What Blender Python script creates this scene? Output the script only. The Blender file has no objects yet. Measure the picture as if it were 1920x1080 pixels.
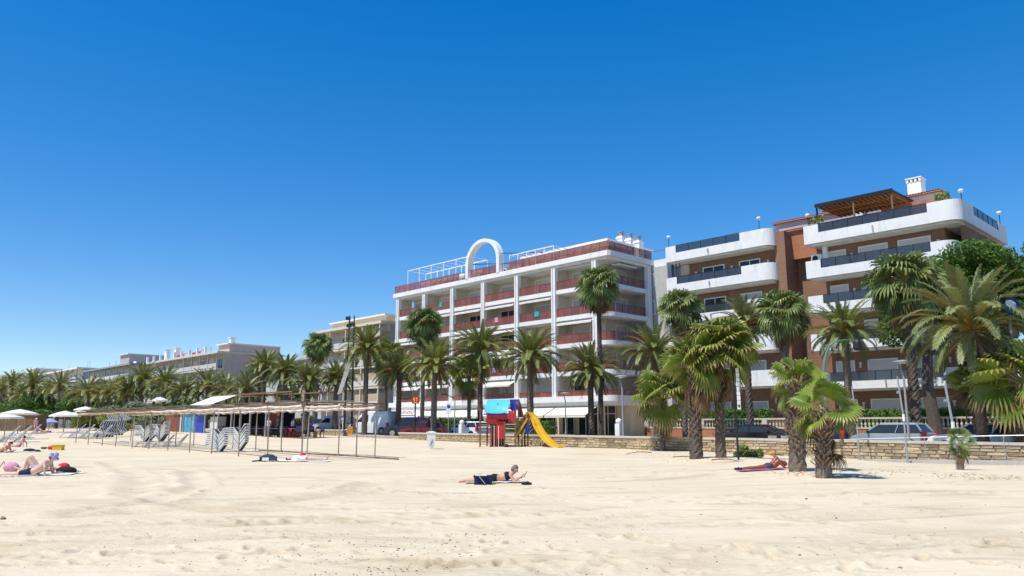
import bpy, math, random
import numpy as np
from mathutils import Vector, Matrix
random.seed(7)
R = math.radians
SC = bpy.context.scene
COL = SC.collection
# ------------------------------------------------------------------ camera
F = 1440.0
PITCH = math.atan(260 / 1440.0)
EYE = 1.55
cam_d = bpy.data.cameras.new('camera')
cam = bpy.data.objects.new('camera', cam_d)
COL.objects.link(cam)
cam.location = (0, 0, EYE)
cam.rotation_euler = (R(90) + PITCH, 0, 0)
cam_d.sensor_width = 36
cam_d.lens = 27.0
cam_d.clip_end = 9000
SC.camera = cam
# ------------------------------------------------------------------ world and sun
SUN_EL, SUN_AZ = 61.0, -127.0          # azimuth from +Y towards +X
w = bpy.data.worlds.new('World')
SC.world = w
w.use_nodes = True
nt = w.node_tree
bg = nt.nodes['Background']
sky = nt.nodes.new('ShaderNodeTexSky')
sky.sky_type = 'NISHITA'
sky.sun_disc = False
sky.sun_elevation = R(SUN_EL)
sky.sun_rotation = R(SUN_AZ % 360)
sky.air_density = 0.9
sky.dust_density = 0.15
sky.ozone_density = 3.0
hs = nt.nodes.new('ShaderNodeHueSaturation')
hs.inputs['Hue'].default_value = 0.509
hs.inputs['Saturation'].default_value = 1.715
hs.inputs['Value'].default_value = 1.9
gm = nt.nodes.new('ShaderNodeGamma'); gm.inputs['Gamma'].default_value = 0.72
nt.links.new(sky.outputs[0], gm.inputs['Color']); nt.links.new(gm.outputs[0], hs.inputs['Color'])
nt.links.new(hs.outputs[0], bg.inputs['Color'])
bg.inputs['Strength'].default_value = 0.125
sun_d = bpy.data.lights.new('sun', 'SUN')
sun = bpy.data.objects.new('sun', sun_d)
COL.objects.link(sun)
sun_d.energy = 4.8
sun_d.angle = R(0.53)
sun_d.color = (1.0, 0.95, 0.85)
SD = Vector((math.cos(R(SUN_EL)) * math.sin(R(SUN_AZ)), math.cos(R(SUN_EL)) * math.cos(R(SUN_AZ)), math.sin(R(SUN_EL))))
sun.rotation_euler = SD.to_track_quat('Z', 'Y').to_euler()
sun.location = (0, 0, 60)
SC.view_settings.view_transform = 'Standard'
SC.view_settings.look = 'None'
SC.view_settings.exposure = 0.12
SC.view_settings.gamma = 1.0
SC.view_settings.use_curve_mapping = False
SC.cycles.max_bounces = 6
SC.cycles.transparent_max_bounces = 8
# ------------------------------------------------------------------ street frame: s runs along the shore to the left, n runs inland
SA, CA = math.sin(R(44)), math.cos(R(44))
ROT = R(-46)                        # an object turned by ROT has local x towards -s and local y towards +n

def SN(s, n, z=0.0):
    return Vector((-SA * s + CA * n, CA * s + SA * n, z))

def ray(px, py):
    cp, sp = math.cos(PITCH), math.sin(PITCH)
    return (px - 960.0, F * cp + (py - 540) * sp, F * sp - (py - 540) * cp)

def on_n(px, py, n):
    d = ray(px, py)
    t = n / (d[0] * CA + d[1] * SA)
    return Vector((d[0] * t, d[1] * t, d[2] * t + EYE))

def s_of(p):
    return -SA * p[0] + CA * p[1]

def n_of(p):
    return CA * p[0] + SA * p[1]

def sm(x, a, b):
    t = np.clip((x - a) / (b - a), 0, 1)
    return t * t * (3 - 2 * t)

YS = [0, 14, 38, 45, 53, 60, 72, 88, 110, 160, 1000]
ZS = [0, 0.0, 0.12, 0.2, 0.27, 0.45, 0.75, 1.05, 1.15, 1.2, 1.2]

def street_z(s):
    return float(np.interp(s, [-40, 15, 52, 67, 85, 120, 2000], [0.12, 0.2, 0.5, 0.85, 1.1, 1.2, 1.25]))

def sand_base(X, Y):
    X = np.asarray(X, float); Y = np.asarray(Y, float)
    z = np.interp(Y, YS, ZS)
    # the bank on the right that the tractor cut
    bank = sm(Y + 0.05 * X, 12.6, 16.5) * sm(X, 2.0, 9.0) * (1 - sm(Y, 22, 34))
    z = z + 0.22 * bank
    z = z - 0.10 * sm(X, 8, 22) * sm(Y, 20, 32)
    # soft heaps round the palm feet
    for cx, cy, h, r in ((9.0, 33.0, 0.22, 2.6), (13.5, 30.5, 0.15, 2.2), (24, 27, 0.3, 4.0)):
        z = z + h * np.exp(-((X - cx) ** 2 + (Y - cy) ** 2) / (r * r))
    z = z + 0.035 * np.sin(X * 0.55 + 1.3 * np.sin(Y * 0.21)) * np.sin(Y * 0.43 + 0.8 * np.sin(X * 0.3)) * sm(Y, 5, 12) * (1 - sm(Y, 60, 90))
    return z

def G(x, y):
    return float(sand_base(x, y))

def on_ground(px, py):
    d = ray(px, py)
    t = 4.0 / d[1]
    prev = t
    while t * d[1] < 400:
        x, y, z = d[0] * t, d[1] * t, EYE + d[2] * t
        if z <= G(x, y):
            lo, hi = prev, t
            for _ in range(30):
                m = (lo + hi) / 2
                if EYE + d[2] * m <= G(d[0] * m, d[1] * m): hi = m
                else: lo = m
            t = hi
            break
        prev = t
        t *= 1.01
    return Vector((d[0] * t, d[1] * t, G(d[0] * t, d[1] * t)))

# ------------------------------------------------------------------ materials
def nodemat(name):
    m = bpy.data.materials.new(name)
    m.use_nodes = True
    n = m.node_tree
    return m, n, n.nodes['Principled BSDF']

def mat(name, col, rough=0.7, var=0.12, scale=3.0, bump=0.0, bscale=30.0, metal=0.0, spec=0.3, rand=0.0, stretch=None, alpha=1.0, trans=0.0, dirt=0.0):
    m, n, b = nodemat(name)
    L = n.links.new
    tc = n.nodes.new('ShaderNodeTexCoord')
    src = tc.outputs['Object']
    if stretch:
        mp = n.nodes.new('ShaderNodeMapping'); mp.inputs['Scale'].default_value = stretch
        L(src, mp.inputs['Vector']); src = mp.outputs['Vector']
    no = n.nodes.new('ShaderNodeTexNoise'); no.inputs['Scale'].default_value = scale; no.inputs['Detail'].default_value = 6; no.inputs['Roughness'].default_value = 0.65
    L(src, no.inputs['Vector'])
    mr = n.nodes.new('ShaderNodeMapRange'); mr.inputs['From Min'].default_value = 0.3; mr.inputs['From Max'].default_value = 0.7
    mr.inputs['To Min'].default_value = 1 - var; mr.inputs['To Max'].default_value = 1 + var
    L(no.outputs[0], mr.inputs['Value'])
    val = mr.outputs[0]
    if rand:
        oi = n.nodes.new('ShaderNodeObjectInfo')
        m2 = n.nodes.new('ShaderNodeMapRange'); m2.inputs['To Min'].default_value = 1 - rand; m2.inputs['To Max'].default_value = 1 + rand
        L(oi.outputs['Random'], m2.inputs['Value'])
        mu = n.nodes.new('ShaderNodeMath'); mu.operation = 'MULTIPLY'; L(val, mu.inputs[0]); L(m2.outputs[0], mu.inputs[1]); val = mu.outputs[0]
    if dirt:
        d2 = n.nodes.new('ShaderNodeTexNoise'); d2.inputs['Scale'].default_value = 0.9; d2.inputs['Detail'].default_value = 8; d2.inputs['Roughness'].default_value = 0.75
        mp2 = n.nodes.new('ShaderNodeMapping'); mp2.inputs['Scale'].default_value = (1.6, 1.6, 0.35); L(tc.outputs['Object'], mp2.inputs['Vector']); L(mp2.outputs[0], d2.inputs['Vector'])
        m3 = n.nodes.new('ShaderNodeMapRange'); m3.inputs['From Min'].default_value = 0.5; m3.inputs['From Max'].default_value = 0.72
        m3.inputs['To Min'].default_value = 1.0; m3.inputs['To Max'].default_value = 1 - dirt
        L(d2.outputs[0], m3.inputs['Value'])
        mu = n.nodes.new('ShaderNodeMath'); mu.operation = 'MULTIPLY'; L(val, mu.inputs[0]); L(m3.outputs[0], mu.inputs[1]); val = mu.outputs[0]
    vm = n.nodes.new('ShaderNodeVectorMath'); vm.operation = 'SCALE'
    vm.inputs[0].default_value = col[:3]
    L(val, vm.inputs['Scale'])
    L(vm.outputs[0], b.inputs['Base Color'])
    b.inputs['Roughness'].default_value = rough
    b.inputs['Metallic'].default_value = metal
    b.inputs['Specular IOR Level'].default_value = spec
    b.inputs['Alpha'].default_value = alpha
    if bump:
        nb = n.nodes.new('ShaderNodeTexNoise'); nb.inputs['Scale'].default_value = bscale; nb.inputs['Detail'].default_value = 4
        L(src, nb.inputs['Vector'])
        bp = n.nodes.new('ShaderNodeBump'); bp.inputs['Strength'].default_value = bump; bp.inputs['Distance'].default_value = 0.02
        L(nb.outputs[0], bp.inputs['Height']); L(bp.outputs[0], b.inputs['Normal'])
    if trans:
        tr = n.nodes.new('ShaderNodeBsdfTranslucent'); L(vm.outputs[0], tr.inputs['Color'])
        mx = n.nodes.new('ShaderNodeMixShader'); mx.inputs[0].default_value = trans
        out = n.nodes['Material Output']
        L(b.outputs[0], mx.inputs[1]); L(tr.outputs[0], mx.inputs[2]); L(mx.outputs[0], out.inputs['Surface'])
    return m

M = {}
def defm(k, *a, **kw): M[k] = mat(k, *a, **kw)
defm('white', (0.80, 0.79, 0.76), 0.6, 0.05, 1.5, 0.1, 20, dirt=0.20)
defm('white_clean', (0.82, 0.82, 0.81), 0.5, 0.03)
defm('balcony_white', (0.76, 0.76, 0.75), 0.65, 0.05, 1.2, 0.12, 25, dirt=0.24)
defm('cream', (0.66, 0.58, 0.44), 0.75, 0.07, 1.2, 0.15, 25, dirt=0.12)
defm('wall_beige', (0.60, 0.55, 0.455), 0.75, 0.08, 1.0, 0.15, 25, dirt=0.12)
defm('pink_wall', (0.56, 0.43, 0.35), 0.75, 0.08, 1.0, dirt=0.1)
defm('lilac_wall', (0.47, 0.41, 0.41), 0.75, 0.08, 1.0, dirt=0.1)
defm('grey_wall', (0.47, 0.46, 0.44), 0.75, 0.08, 1.0, dirt=0.15)
defm('tan_wall', (0.50, 0.40, 0.28), 0.75, 0.08, 1.0, dirt=0.15)
defm('maroon', (0.25, 0.045, 0.04), 0.45, 0.1)
defm('maroon_panel', (0.28, 0.095, 0.075), 0.25, 0.06, 1.0, spec=0.4, rand=0.2, alpha=0.6)
defm('terracotta', (0.36, 0.15, 0.08), 0.8, 0.15, 2.0, 0.3, 15, rand=0.1)
defm('dark_glass', (0.03, 0.037, 0.05), 0.1, 0.05, spec=0.35)
defm('smoke_glass', (0.05, 0.06, 0.075), 0.10, 0.05, spec=0.8, alpha=0.72)
defm('shutter', (0.60, 0.57, 0.52), 0.6, 0.04, rand=0.06)
defm('shutter_grey', (0.42, 0.46, 0.47), 0.5, 0.04, rand=0.06)
defm('canvas_old', (0.60, 0.53, 0.46), 0.9, 0.15, 3.0, 0.3, 30)
defm('canvas', (0.80, 0.78, 0.72), 0.85, 0.05, 2.0, 0.1, 40, trans=0.2)
defm('black_metal', (0.02, 0.02, 0.022), 0.4, 0.1)
defm('steel', (0.46, 0.47, 0.48), 0.38, 0.12, 8, metal=0.7)
defm('grey_paint', (0.30, 0.31, 0.33), 0.45, 0.1)
defm('teal_paint', (0.10, 0.22, 0.20), 0.5, 0.15, 10)
defm('wood', (0.20, 0.13, 0.08), 0.8, 0.3, 6, 0.4, 30, stretch=(1, 1, 0.2), rand=0.15)
defm('wood_pale', (0.36, 0.30, 0.23), 0.85, 0.3, 6, 0.4, 30, rand=0.2)
defm('wood_warm', (0.34, 0.15, 0.055), 0.7, 0.25, 6, 0.3, 30)
defm('cane', (0.42, 0.33, 0.22), 0.9, 0.35, 9, 0.5, 60)
defm('wood_red', (0.20, 0.085, 0.05), 0.75, 0.3, 6, 0.3, 30, stretch=(1, 1, 0.2), rand=0.12)
defm('concrete', (0.42, 0.40, 0.37), 0.85, 0.12, 2.5, 0.3, 30, dirt=0.2)
defm('coping', (0.53, 0.47, 0.38), 0.85, 0.12, 3, 0.3, 30)
defm('stone', (0.48, 0.375, 0.24), 0.9, 0.22, 4, 0.6, 18, rand=0.30)
defm('mortar', (0.26, 0.20, 0.14), 0.95, 0.2, 5, 0.5, 20)
defm('paving', (0.42, 0.36, 0.30), 0.85, 0.12, 1.0, 0.2, 20, dirt=0.15)
defm('asphalt', (0.055, 0.055, 0.058), 0.85, 0.2, 1.5, 0.4, 60, dirt=0.2)
defm('road_white', (0.70, 0.70, 0.68), 0.7, 0.12, 8)
defm('earth', (0.32, 0.26, 0.18), 0.95, 0.2, 0.5)
defm('leaf', (0.185, 0.225, 0.060), 0.42, 0.25, 2.0, rand=0.30, trans=0.28, spec=0.5)
defm('leaf_grey', (0.210, 0.245, 0.095), 0.42, 0.25, 2.0, rand=0.25, trans=0.25, spec=0.5)
defm('leaf_bright', (0.20, 0.275, 0.035), 0.40, 0.25, 2.0, rand=0.30, trans=0.35, spec=0.5)
defm('leaf_deep', (0.17, 0.225, 0.062), 0.45, 0.25, 2.0, rand=0.30, trans=0.25, spec=0.4)
defm('leaf_tip', (0.34, 0.26, 0.10), 0.6, 0.2, 3.0, rand=0.25, trans=0.3)
defm('leaf_dead', (0.26, 0.17, 0.09), 0.8, 0.25, 3.0, rand=0.3, trans=0.15)
defm('rachis', (0.30, 0.27, 0.08), 0.5, 0.2, 3.0, rand=0.2)
defm('rachis_orange', (0.42, 0.22, 0.03), 0.6, 0.2, 3.0, rand=0.2)
defm('palm_trunk', (0.17, 0.135, 0.105), 0.95, 0.35, 5, 0.9, 14, stretch=(1, 1, 2.5), rand=0.15)
defm('palm_trunk_dark', (0.12, 0.095, 0.075), 0.95, 0.35, 5, 0.9, 14, stretch=(1, 1, 2.5), rand=0.15)
defm('leaf_base', (0.27, 0.19, 0.13), 0.9, 0.4, 6, 0.6, 20)
defm('pine_leaf', (0.085, 0.165, 0.022), 0.6, 0.4, 0.7, trans=0.25)
defm('hedge_leaf', (0.085, 0.165, 0.030), 0.6, 0.4, 1.5, trans=0.2)
defm('grey_leaf', (0.24, 0.27, 0.15), 0.7, 0.35, 1.2, trans=0.2)
defm('lime_leaf', (0.22, 0.26, 0.07), 0.7, 0.35, 1.2, trans=0.2)
defm('car_white', (0.78, 0.79, 0.80), 0.22, 0.02, spec=0.6)
defm('car_silver', (0.45, 0.50, 0.56), 0.25, 0.03, metal=0.4, spec=0.6)
defm('car_black', (0.012, 0.013, 0.022), 0.15, 0.05, spec=0.7)
defm('car_navy', (0.012, 0.018, 0.05), 0.18, 0.05, spec=0.7)
defm('car_red', (0.22, 0.012, 0.022), 0.2, 0.05, spec=0.6)
defm('car_blue', (0.02, 0.04, 0.30), 0.2, 0.05, spec=0.6)
defm('tyre', (0.02, 0.02, 0.02), 0.85)
defm('rim', (0.45, 0.46, 0.48), 0.3, metal=0.8)
defm('lens_red', (0.55, 0.01, 0.02), 0.15, spec=0.7)
defm('lens_clear', (0.7, 0.72, 0.75), 0.1, spec=0.8)
defm('play_red', (0.58, 0.03, 0.028), 0.42, 0.12, 3, spec=0.4, dirt=0.2)
defm('play_blue', (0.10, 0.52, 0.82), 0.35, 0.05, spec=0.5)
defm('play_navy', (0.012, 0.022, 0.20), 0.35, 0.05)
defm('play_yellow', (0.74, 0.42, 0.02), 0.35, 0.10, 3, spec=0.4, dirt=0.2)
defm('skin', (0.56, 0.32, 0.22), 0.5, 0.06, 6)
defm('skin_pale', (0.64, 0.42, 0.32), 0.5, 0.06, 6)
defm('skin_tan', (0.40, 0.17, 0.10), 0.4, 0.08, 6, spec=0.5)
defm('skin_dark', (0.24, 0.06, 0.03), 0.35, 0.08, 6, spec=0.5)
defm('hair_brown', (0.05, 0.025, 0.018), 0.6, 0.3, 20)
defm('hair_grey', (0.18, 0.14, 0.12), 0.6, 0.3, 20)
defm('cloth_navy', (0.018, 0.020, 0.075), 0.85, 0.1, 6)
defm('cloth_black', (0.015, 0.013, 0.016), 0.85, 0.1)
defm('cloth_white', (0.76, 0.74, 0.72), 0.85, 0.06)
defm('cloth_red', (0.55, 0.04, 0.05), 0.8, 0.1)
defm('cloth_purple', (0.27, 0.10, 0.27), 0.85, 0.25, 8)
defm('cloth_pink', (0.60, 0.30, 0.38), 0.85, 0.3, 9)
defm('cloth_lilac', (0.36, 0.36, 0.62), 0.85, 0.15)
defm('trunk_pale', (0.30, 0.26, 0.22), 0.95, 0.25, 8, 0.6, 20)
defm('cloth_orange', (0.62, 0.30, 0.04), 0.8, 0.1)
defm('cloth_teal', (0.03, 0.38, 0.38), 0.8, 0.1)
defm('cloth_slate', (0.055, 0.058, 0.085), 0.85, 0.1)
defm('lounger_white', (0.76, 0.76, 0.74), 0.4, 0.06, spec=0.4, rand=0.08)
defm('lounger_mesh', (0.10, 0.11, 0.135), 0.7, 0.08, rand=0.1)
defm('brown_wall', (0.20, 0.065, 0.035), 0.7, 0.12, 2)
defm('sign_blue', (0.02, 0.06, 0.45), 0.4)
defm('sign_poster', (0.06, 0.33, 0.50), 0.5, 0.5, 2.5)
defm('pebble', (0.22, 0.17, 0.13), 0.9, 0.4, 8, rand=0.3)
defm('roof_tile', (0.42, 0.17, 0.09), 0.8, 0.2, 3, 0.4, 20)

def glow(name, col, s):
    m, n, b = nodemat(name)
    b.inputs['Base Color'].default_value = (*col, 1)
    b.inputs['Emission Color'].default_value = (*col, 1)
    b.inputs['Emission Strength'].default_value = s
    M[name] = m
glow('led_orange', (1.0, 0.28, 0.02), 1.6)

def brickmat():
    m, n, b = nodemat('brick')
    L = n.links.new
    tc = n.nodes.new('ShaderNodeTexCoord')
    # vertical faces: u = x + y, v = z
    sx = n.nodes.new('ShaderNodeSeparateXYZ'); L(tc.outputs['Object'], sx.inputs[0])
    ad = n.nodes.new('ShaderNodeMath'); ad.operation = 'ADD'; L(sx.outputs[0], ad.inputs[0]); L(sx.outputs[1], ad.inputs[1])
    cb = n.nodes.new('ShaderNodeCombineXYZ'); L(ad.outputs[0], cb.inputs[0]); L(sx.outputs[2], cb.inputs[1])
    br = n.nodes.new('ShaderNodeTexBrick')
    br.inputs['Scale'].default_value = 1.0
    br.inputs['Brick Width'].default_value = 0.25; br.inputs['Row Height'].default_value = 0.075
    br.inputs['Mortar Size'].default_value = 0.008
    br.inputs['Color1'].default_value = (0.28, 0.145, 0.085, 1); br.inputs['Color2'].default_value = (0.22, 0.110, 0.066, 1); br.inputs['Mortar'].default_value = (0.23, 0.16, 0.11, 1)
    L(cb.outputs[0], br.inputs['Vector'])
    no = n.nodes.new('ShaderNodeTexNoise'); no.inputs['Scale'].default_value = 0.8; no.inputs['Detail'].default_value = 6; L(tc.outputs['Object'], no.inputs['Vector'])
    mr = n.nodes.new('ShaderNodeMapRange'); mr.inputs['To Min'].default_value = 0.75; mr.inputs['To Max'].default_value = 1.25; L(no.outputs[0], mr.inputs['Value'])
    vm = n.nodes.new('ShaderNodeVectorMath'); vm.operation = 'SCALE'; L(br.outputs['Color'], vm.inputs[0]); L(mr.outputs[0], vm.inputs['Scale'])
    L(vm.outputs[0], b.inputs['Base Color'])
    b.inputs['Roughness'].default_value = 0.85
    bp = n.nodes.new('ShaderNodeBump'); bp.inputs['Strength'].default_value = 0.4; bp.inputs['Distance'].default_value = 0.01; L(br.outputs['Fac'], bp.inputs['Height']); bp.invert = True
    L(bp.outputs[0], b.inputs['Normal'])
    M['brick'] = m
brickmat()

def sandmat():
    m, n, b = nodemat('sand')
    L = n.links.new; N = n.nodes.new
    tc = N('ShaderNodeTexCoord'); O = tc.outputs['Object']
    def noise(scale, detail=6, rough=0.6, st=None, dist=0.0):
        x = N('ShaderNodeTexNoise'); x.inputs['Scale'].default_value = scale; x.inputs['Detail'].default_value = detail; x.inputs['Roughness'].default_value = rough; x.inputs['Distortion'].default_value = dist
        if st:
            mp = N('ShaderNodeMapping'); mp.inputs['Scale'].default_value = st[0]; mp.inputs['Rotation'].default_value = (0, 0, R(st[1])); L(O, mp.inputs[0]); L(mp.outputs[0], x.inputs['Vector'])
        else: L(O, x.inputs['Vector'])
        return x.outputs[0]
    def rng(v, a, b_, c, d):
        x = N('ShaderNodeMapRange'); x.inputs['From Min'].default_value = a; x.inputs['From Max'].default_value = b_; x.inputs['To Min'].default_value = c; x.inputs['To Max'].default_value = d; L(v, x.inputs['Value']); return x.outputs[0]
    def mix(f, c1, c2):
        x = N('ShaderNodeMix'); x.data_type = 'RGBA'; L(f, x.inputs[0])
        if isinstance(c1, tuple): x.inputs[6].default_value = (*c1, 1)
        else: L(c1, x.inputs[6])
        if isinstance(c2, tuple): x.inputs[7].default_value = (*c2, 1)
        else: L(c2, x.inputs[7])
        return x.outputs[2]
    def math_(op, a, b_):
        x = N('ShaderNodeMath'); x.operation = op
        for i, v in enumerate((a, b_)):
            if isinstance(v, (int, float)): x.inputs[i].default_value = v
            else: L(v, x.inputs[i])
        return x.outputs[0]
    base = mix(rng(noise(0.35, 5), 0.35, 0.65, 0, 1), (0.640, 0.535, 0.375), (0.700, 0.600, 0.435))
    ochre = rng(noise(0.16, 7, 0.7, ((1, 2.6, 1), 12), 1.5), 0.56, 0.70, 0, 0.75)
    c = mix(ochre, base, (0.44, 0.335, 0.185))
    # darker, damp streaks raked along the beach
    streak = rng(noise(0.7, 7, 0.72, ((0.35, 2.6, 1), 9), 0.6), 0.54, 0.72, 0, 0.7)
    c = mix(streak, c, (0.34, 0.265, 0.17))
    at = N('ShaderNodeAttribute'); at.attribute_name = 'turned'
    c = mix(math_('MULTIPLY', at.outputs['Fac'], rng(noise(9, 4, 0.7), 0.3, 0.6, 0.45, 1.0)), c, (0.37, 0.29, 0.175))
    speck = rng(noise(26, 3, 0.8), 0.68, 0.78, 0, 0.4)
    c = mix(speck, c, (0.26, 0.21, 0.15))
    grain = rng(noise(140, 2, 0.5), 0.3, 0.7, 0.90, 1.08)
    vm = N('ShaderNodeVectorMath'); vm.operation = 'SCALE'; L(c, vm.inputs[0]); L(grain, vm.inputs['Scale'])
    L(vm.outputs[0], b.inputs['Base Color'])
    b.inputs['Roughness'].default_value = 0.95
    b.inputs['Specular IOR Level'].default_value = 0.15
    # relief: prints, clods, ripples
    vo = N('ShaderNodeTexVoronoi'); vo.inputs['Scale'].default_value = 2.3; vo.feature = 'SMOOTH_F1'; vo.inputs['Smoothness'].default_value = 0.4
    L(O, vo.inputs['Vector'])
    prints = math_('MULTIPLY', rng(vo.outputs['Distance'], 0.0, 0.28, -1, 0), rng(noise(0.30, 4, 0.6), 0.50, 0.62, 0, 1))
    clod = math_('MULTIPLY', noise(7, 6, 0.7), rng(noise(0.22, 3), 0.42, 0.62, 0.35, 1.3))
    rip = noise(1.6, 6, 0.65, ((0.5, 2.2, 1), 10), 0.5)
    fine = noise(45, 3, 0.6)
    h = math_('ADD', math_('MULTIPLY', prints, 0.022), math_('MULTIPLY', clod, 0.04))
    h = math_('ADD', h, math_('MULTIPLY', rip, 0.065))
    h = math_('ADD', h, math_('MULTIPLY', fine, 0.004))
    bp = N('ShaderNodeBump'); bp.inputs['Strength'].default_value = 0.9; bp.inputs['Distance'].default_value = 1.0
    L(h, bp.inputs['Height']); L(bp.outputs[0], b.inputs['Normal'])
    M['sand'] = m
sandmat()

# ------------------------------------------------------------------ mesh helpers
class MB:
    def __init__(s):
        s.v = []; s.f = []; s.m = []
    def add(s, vs, fs, mi=0):
        o = len(s.v); s.v.extend([tuple(x) for x in vs])
        s.f.extend([tuple(i + o for i in f) for f in fs]); s.m.extend([mi] * len(fs))
    def box(s, x0, y0, z0, x1, y1, z1, mi=0):
        if x0 > x1: x0, x1 = x1, x0
        if y0 > y1: y0, y1 = y1, y0
        if z0 > z1: z0, z1 = z1, z0
        s.add([(x0, y0, z0), (x1, y0, z0), (x1, y1, z0), (x0, y1, z0), (x0, y0, z1), (x1, y0, z1), (x1, y1, z1), (x0, y1, z1)],
              [(0, 3, 2, 1), (4, 5, 6, 7), (0, 1, 5, 4), (1, 2, 6, 5), (2, 3, 7, 6), (3, 0, 4, 7)], mi)
        return s
    def bar(s, a, b, w, d=None, mi=0):
        """rectangular bar from a to b"""
        a = Vector(a); b = Vector(b); d = d or w
        t = (b - a).normalized()
        up = Vector((0, 0, 1)) if abs(t.z) < 0.9 else Vector((0, 1, 0))
        x = t.cross(up).normalized() * w / 2; y = x.cross(t).normalized() * d / 2
        vs = [p + q for p in (a, b) for q in (-x - y, x - y, x + y, -x + y)]
        s.add(vs, [(0, 1, 2, 3), (7, 6, 5, 4), (0, 4, 5, 1), (1, 5, 6, 2), (2, 6, 7, 3), (3, 7, 4, 0)], mi)
        return s
    def tube(s, pts, rad, k=8, mi=0, cap=True, sx=1.0, sy=1.0):
        pts = [Vector(p) for p in pts]
        if not isinstance(rad, (list, tuple)): rad = [rad] * len(pts)
        o = len(s.v); ref = None
        for i, p in enumerate(pts):
            t = (pts[min(i + 1, len(pts) - 1)] - pts[max(i - 1, 0)]).normalized()
            if ref is None: ref = Vector((1, 0, 0)) if abs(t.x) < 0.8 else Vector((0, 1, 0))
            x = (ref - t * ref.dot(t)).normalized(); y = t.cross(x); ref = x
            for j in range(k):
                a = 2 * math.pi * j / k
                q = p + (x * math.cos(a) * sx + y * math.sin(a) * sy) * rad[i]
                s.v.append(tuple(q))
        for i in range(len(pts) - 1):
            for j in range(k):
                a = o + i * k + j; b = o + i * k + (j + 1) % k
                s.f.append((a, b, b + k, a + k)); s.m.append(mi)
        if cap:
            s.f.append(tuple(o + j for j in reversed(range(k)))); s.m.append(mi)
            s.f.append(tuple(o + (len(pts) - 1) * k + j for j in range(k))); s.m.append(mi)
        return s
    def prism(s, poly, z0, z1, mi=0):
        n = len(poly)
        vs = [(x, y, z0) for x, y in poly] + [(x, y, z1) for x, y in poly]
        fs = [tuple(reversed(range(n))), tuple(range(n, 2 * n))] + [(i, (i + 1) % n, n + (i + 1) % n, n + i) for i in range(n)]
        s.add(vs, fs, mi); return s
    def ribbon(s, path, th, z0, z1, mi=0):
        """wall of thickness th standing on a 2D path (path is its outer face, body to the left)"""
        P = [Vector((x, y)) for x, y in path]; In = []
        for i, p in enumerate(P):
            a = (P[i] - P[i - 1]).normalized() if i else (P[1] - P[0]).normalized()
            b = (P[i + 1] - P[i]).normalized() if i < len(P) - 1 else a
            t = (a + b).normalized(); nrm = Vector((-t.y, t.x)); c = max(0.3, nrm.dot(Vector((-a.y, a.x))))
            In.append(p + nrm * th / c)
        n = len(P)
        vs = [(p.x, p.y, z0) for p in P] + [(p.x, p.y, z0) for p in In] + [(p.x, p.y, z1) for p in P] + [(p.x, p.y, z1) for p in In]
        fs = []
        for i in range(n - 1):
            fs += [(i, i + 1, 2 * n + i + 1, 2 * n + i), (n + i + 1, n + i, 3 * n + i, 3 * n + i + 1), (2 * n + i, 2 * n + i + 1, 3 * n + i + 1, 3 * n + i), (i + 1, i, n + i, n + i + 1)]
        fs += [(0, 2 * n, 3 * n, n), (n - 1, 2 * n - 1, 4 * n - 1, 3 * n - 1)]
        s.add(vs, fs, mi); return s
    def sphere(s, c, r, k=10, h=6, mi=0, sc=(1, 1, 1)):
        c = Vector(c); o = len(s.v)
        for i in range(h + 1):
            th = math.pi * i / h
            for j in range(k):
                a = 2 * math.pi * j / k
                s.v.append((c.x + r * sc[0] * math.sin(th) * math.cos(a), c.y + r * sc[1] * math.sin(th) * math.sin(a), c.z + r * sc[2] * math.cos(th)))
        for i in range(h):
            for j in range(k):
                a = o + i * k + j; b = o + i * k + (j + 1) % k
                s.f.append((a, a + k, b + k, b)); s.m.append(mi)
        return s
    def xf(s, mtx):
        s.v = [tuple(mtx @ Vector(p)) for p in s.v]; return s
    def mesh(s, name, mats, smooth=False):
        me = bpy.data.meshes.new(name)
        me.from_pydata(s.v, [], s.f)
        if not isinstance(mats, (list, tuple)): mats = [mats]
        for m in mats: me.materials.append(M[m] if isinstance(m, str) else m)
        if len(mats) > 1: me.polygons.foreach_set('material_index', s.m)
        if smooth: me.polygons.foreach_set('use_smooth', [True] * len(s.f))
        me.update()
        return me

def link(name, me, parent=None, loc=None, rot=None, scale=None, label=None, kind=None):
    o = bpy.data.objects.new(name, me)
    COL.objects.link(o)
    if parent is not None: o.parent = parent
    if loc is not None: o.location = loc
    if rot is not None: o.rotation_euler = rot
    if scale is not None: o.scale = (scale,) * 3 if isinstance(scale, (int, float)) else scale
    if label: o['label'] = label
    if kind: o['kind'] = kind
    return o

def part(name, mb, mats, parent, smooth=False, **kw):
    return link(name, mb.mesh(name, mats, smooth), parent, **kw)

def tag(o, label, cat, group=None):
    o['label'] = label; o['category'] = cat
    if group: o['group'] = group
    return o

def thing(name, label, cat, loc=(0, 0, 0), rotz=0.0, group=None):
    o = bpy.data.objects.new(name, None); COL.objects.link(o)
    o.empty_display_size = 0.3
    o.location = loc; o.rotation_euler = (0, 0, rotz)
    return tag(o, label, cat, group)

def copy_tree(o, parent=None):
    c = o.copy(); COL.objects.link(c); c.parent = parent
    for ch in o.children: copy_tree(ch, c)
    return c

def structure(name, me, **kw):
    o = link(name, me, **kw); o['kind'] = 'structure'; return o
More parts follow.
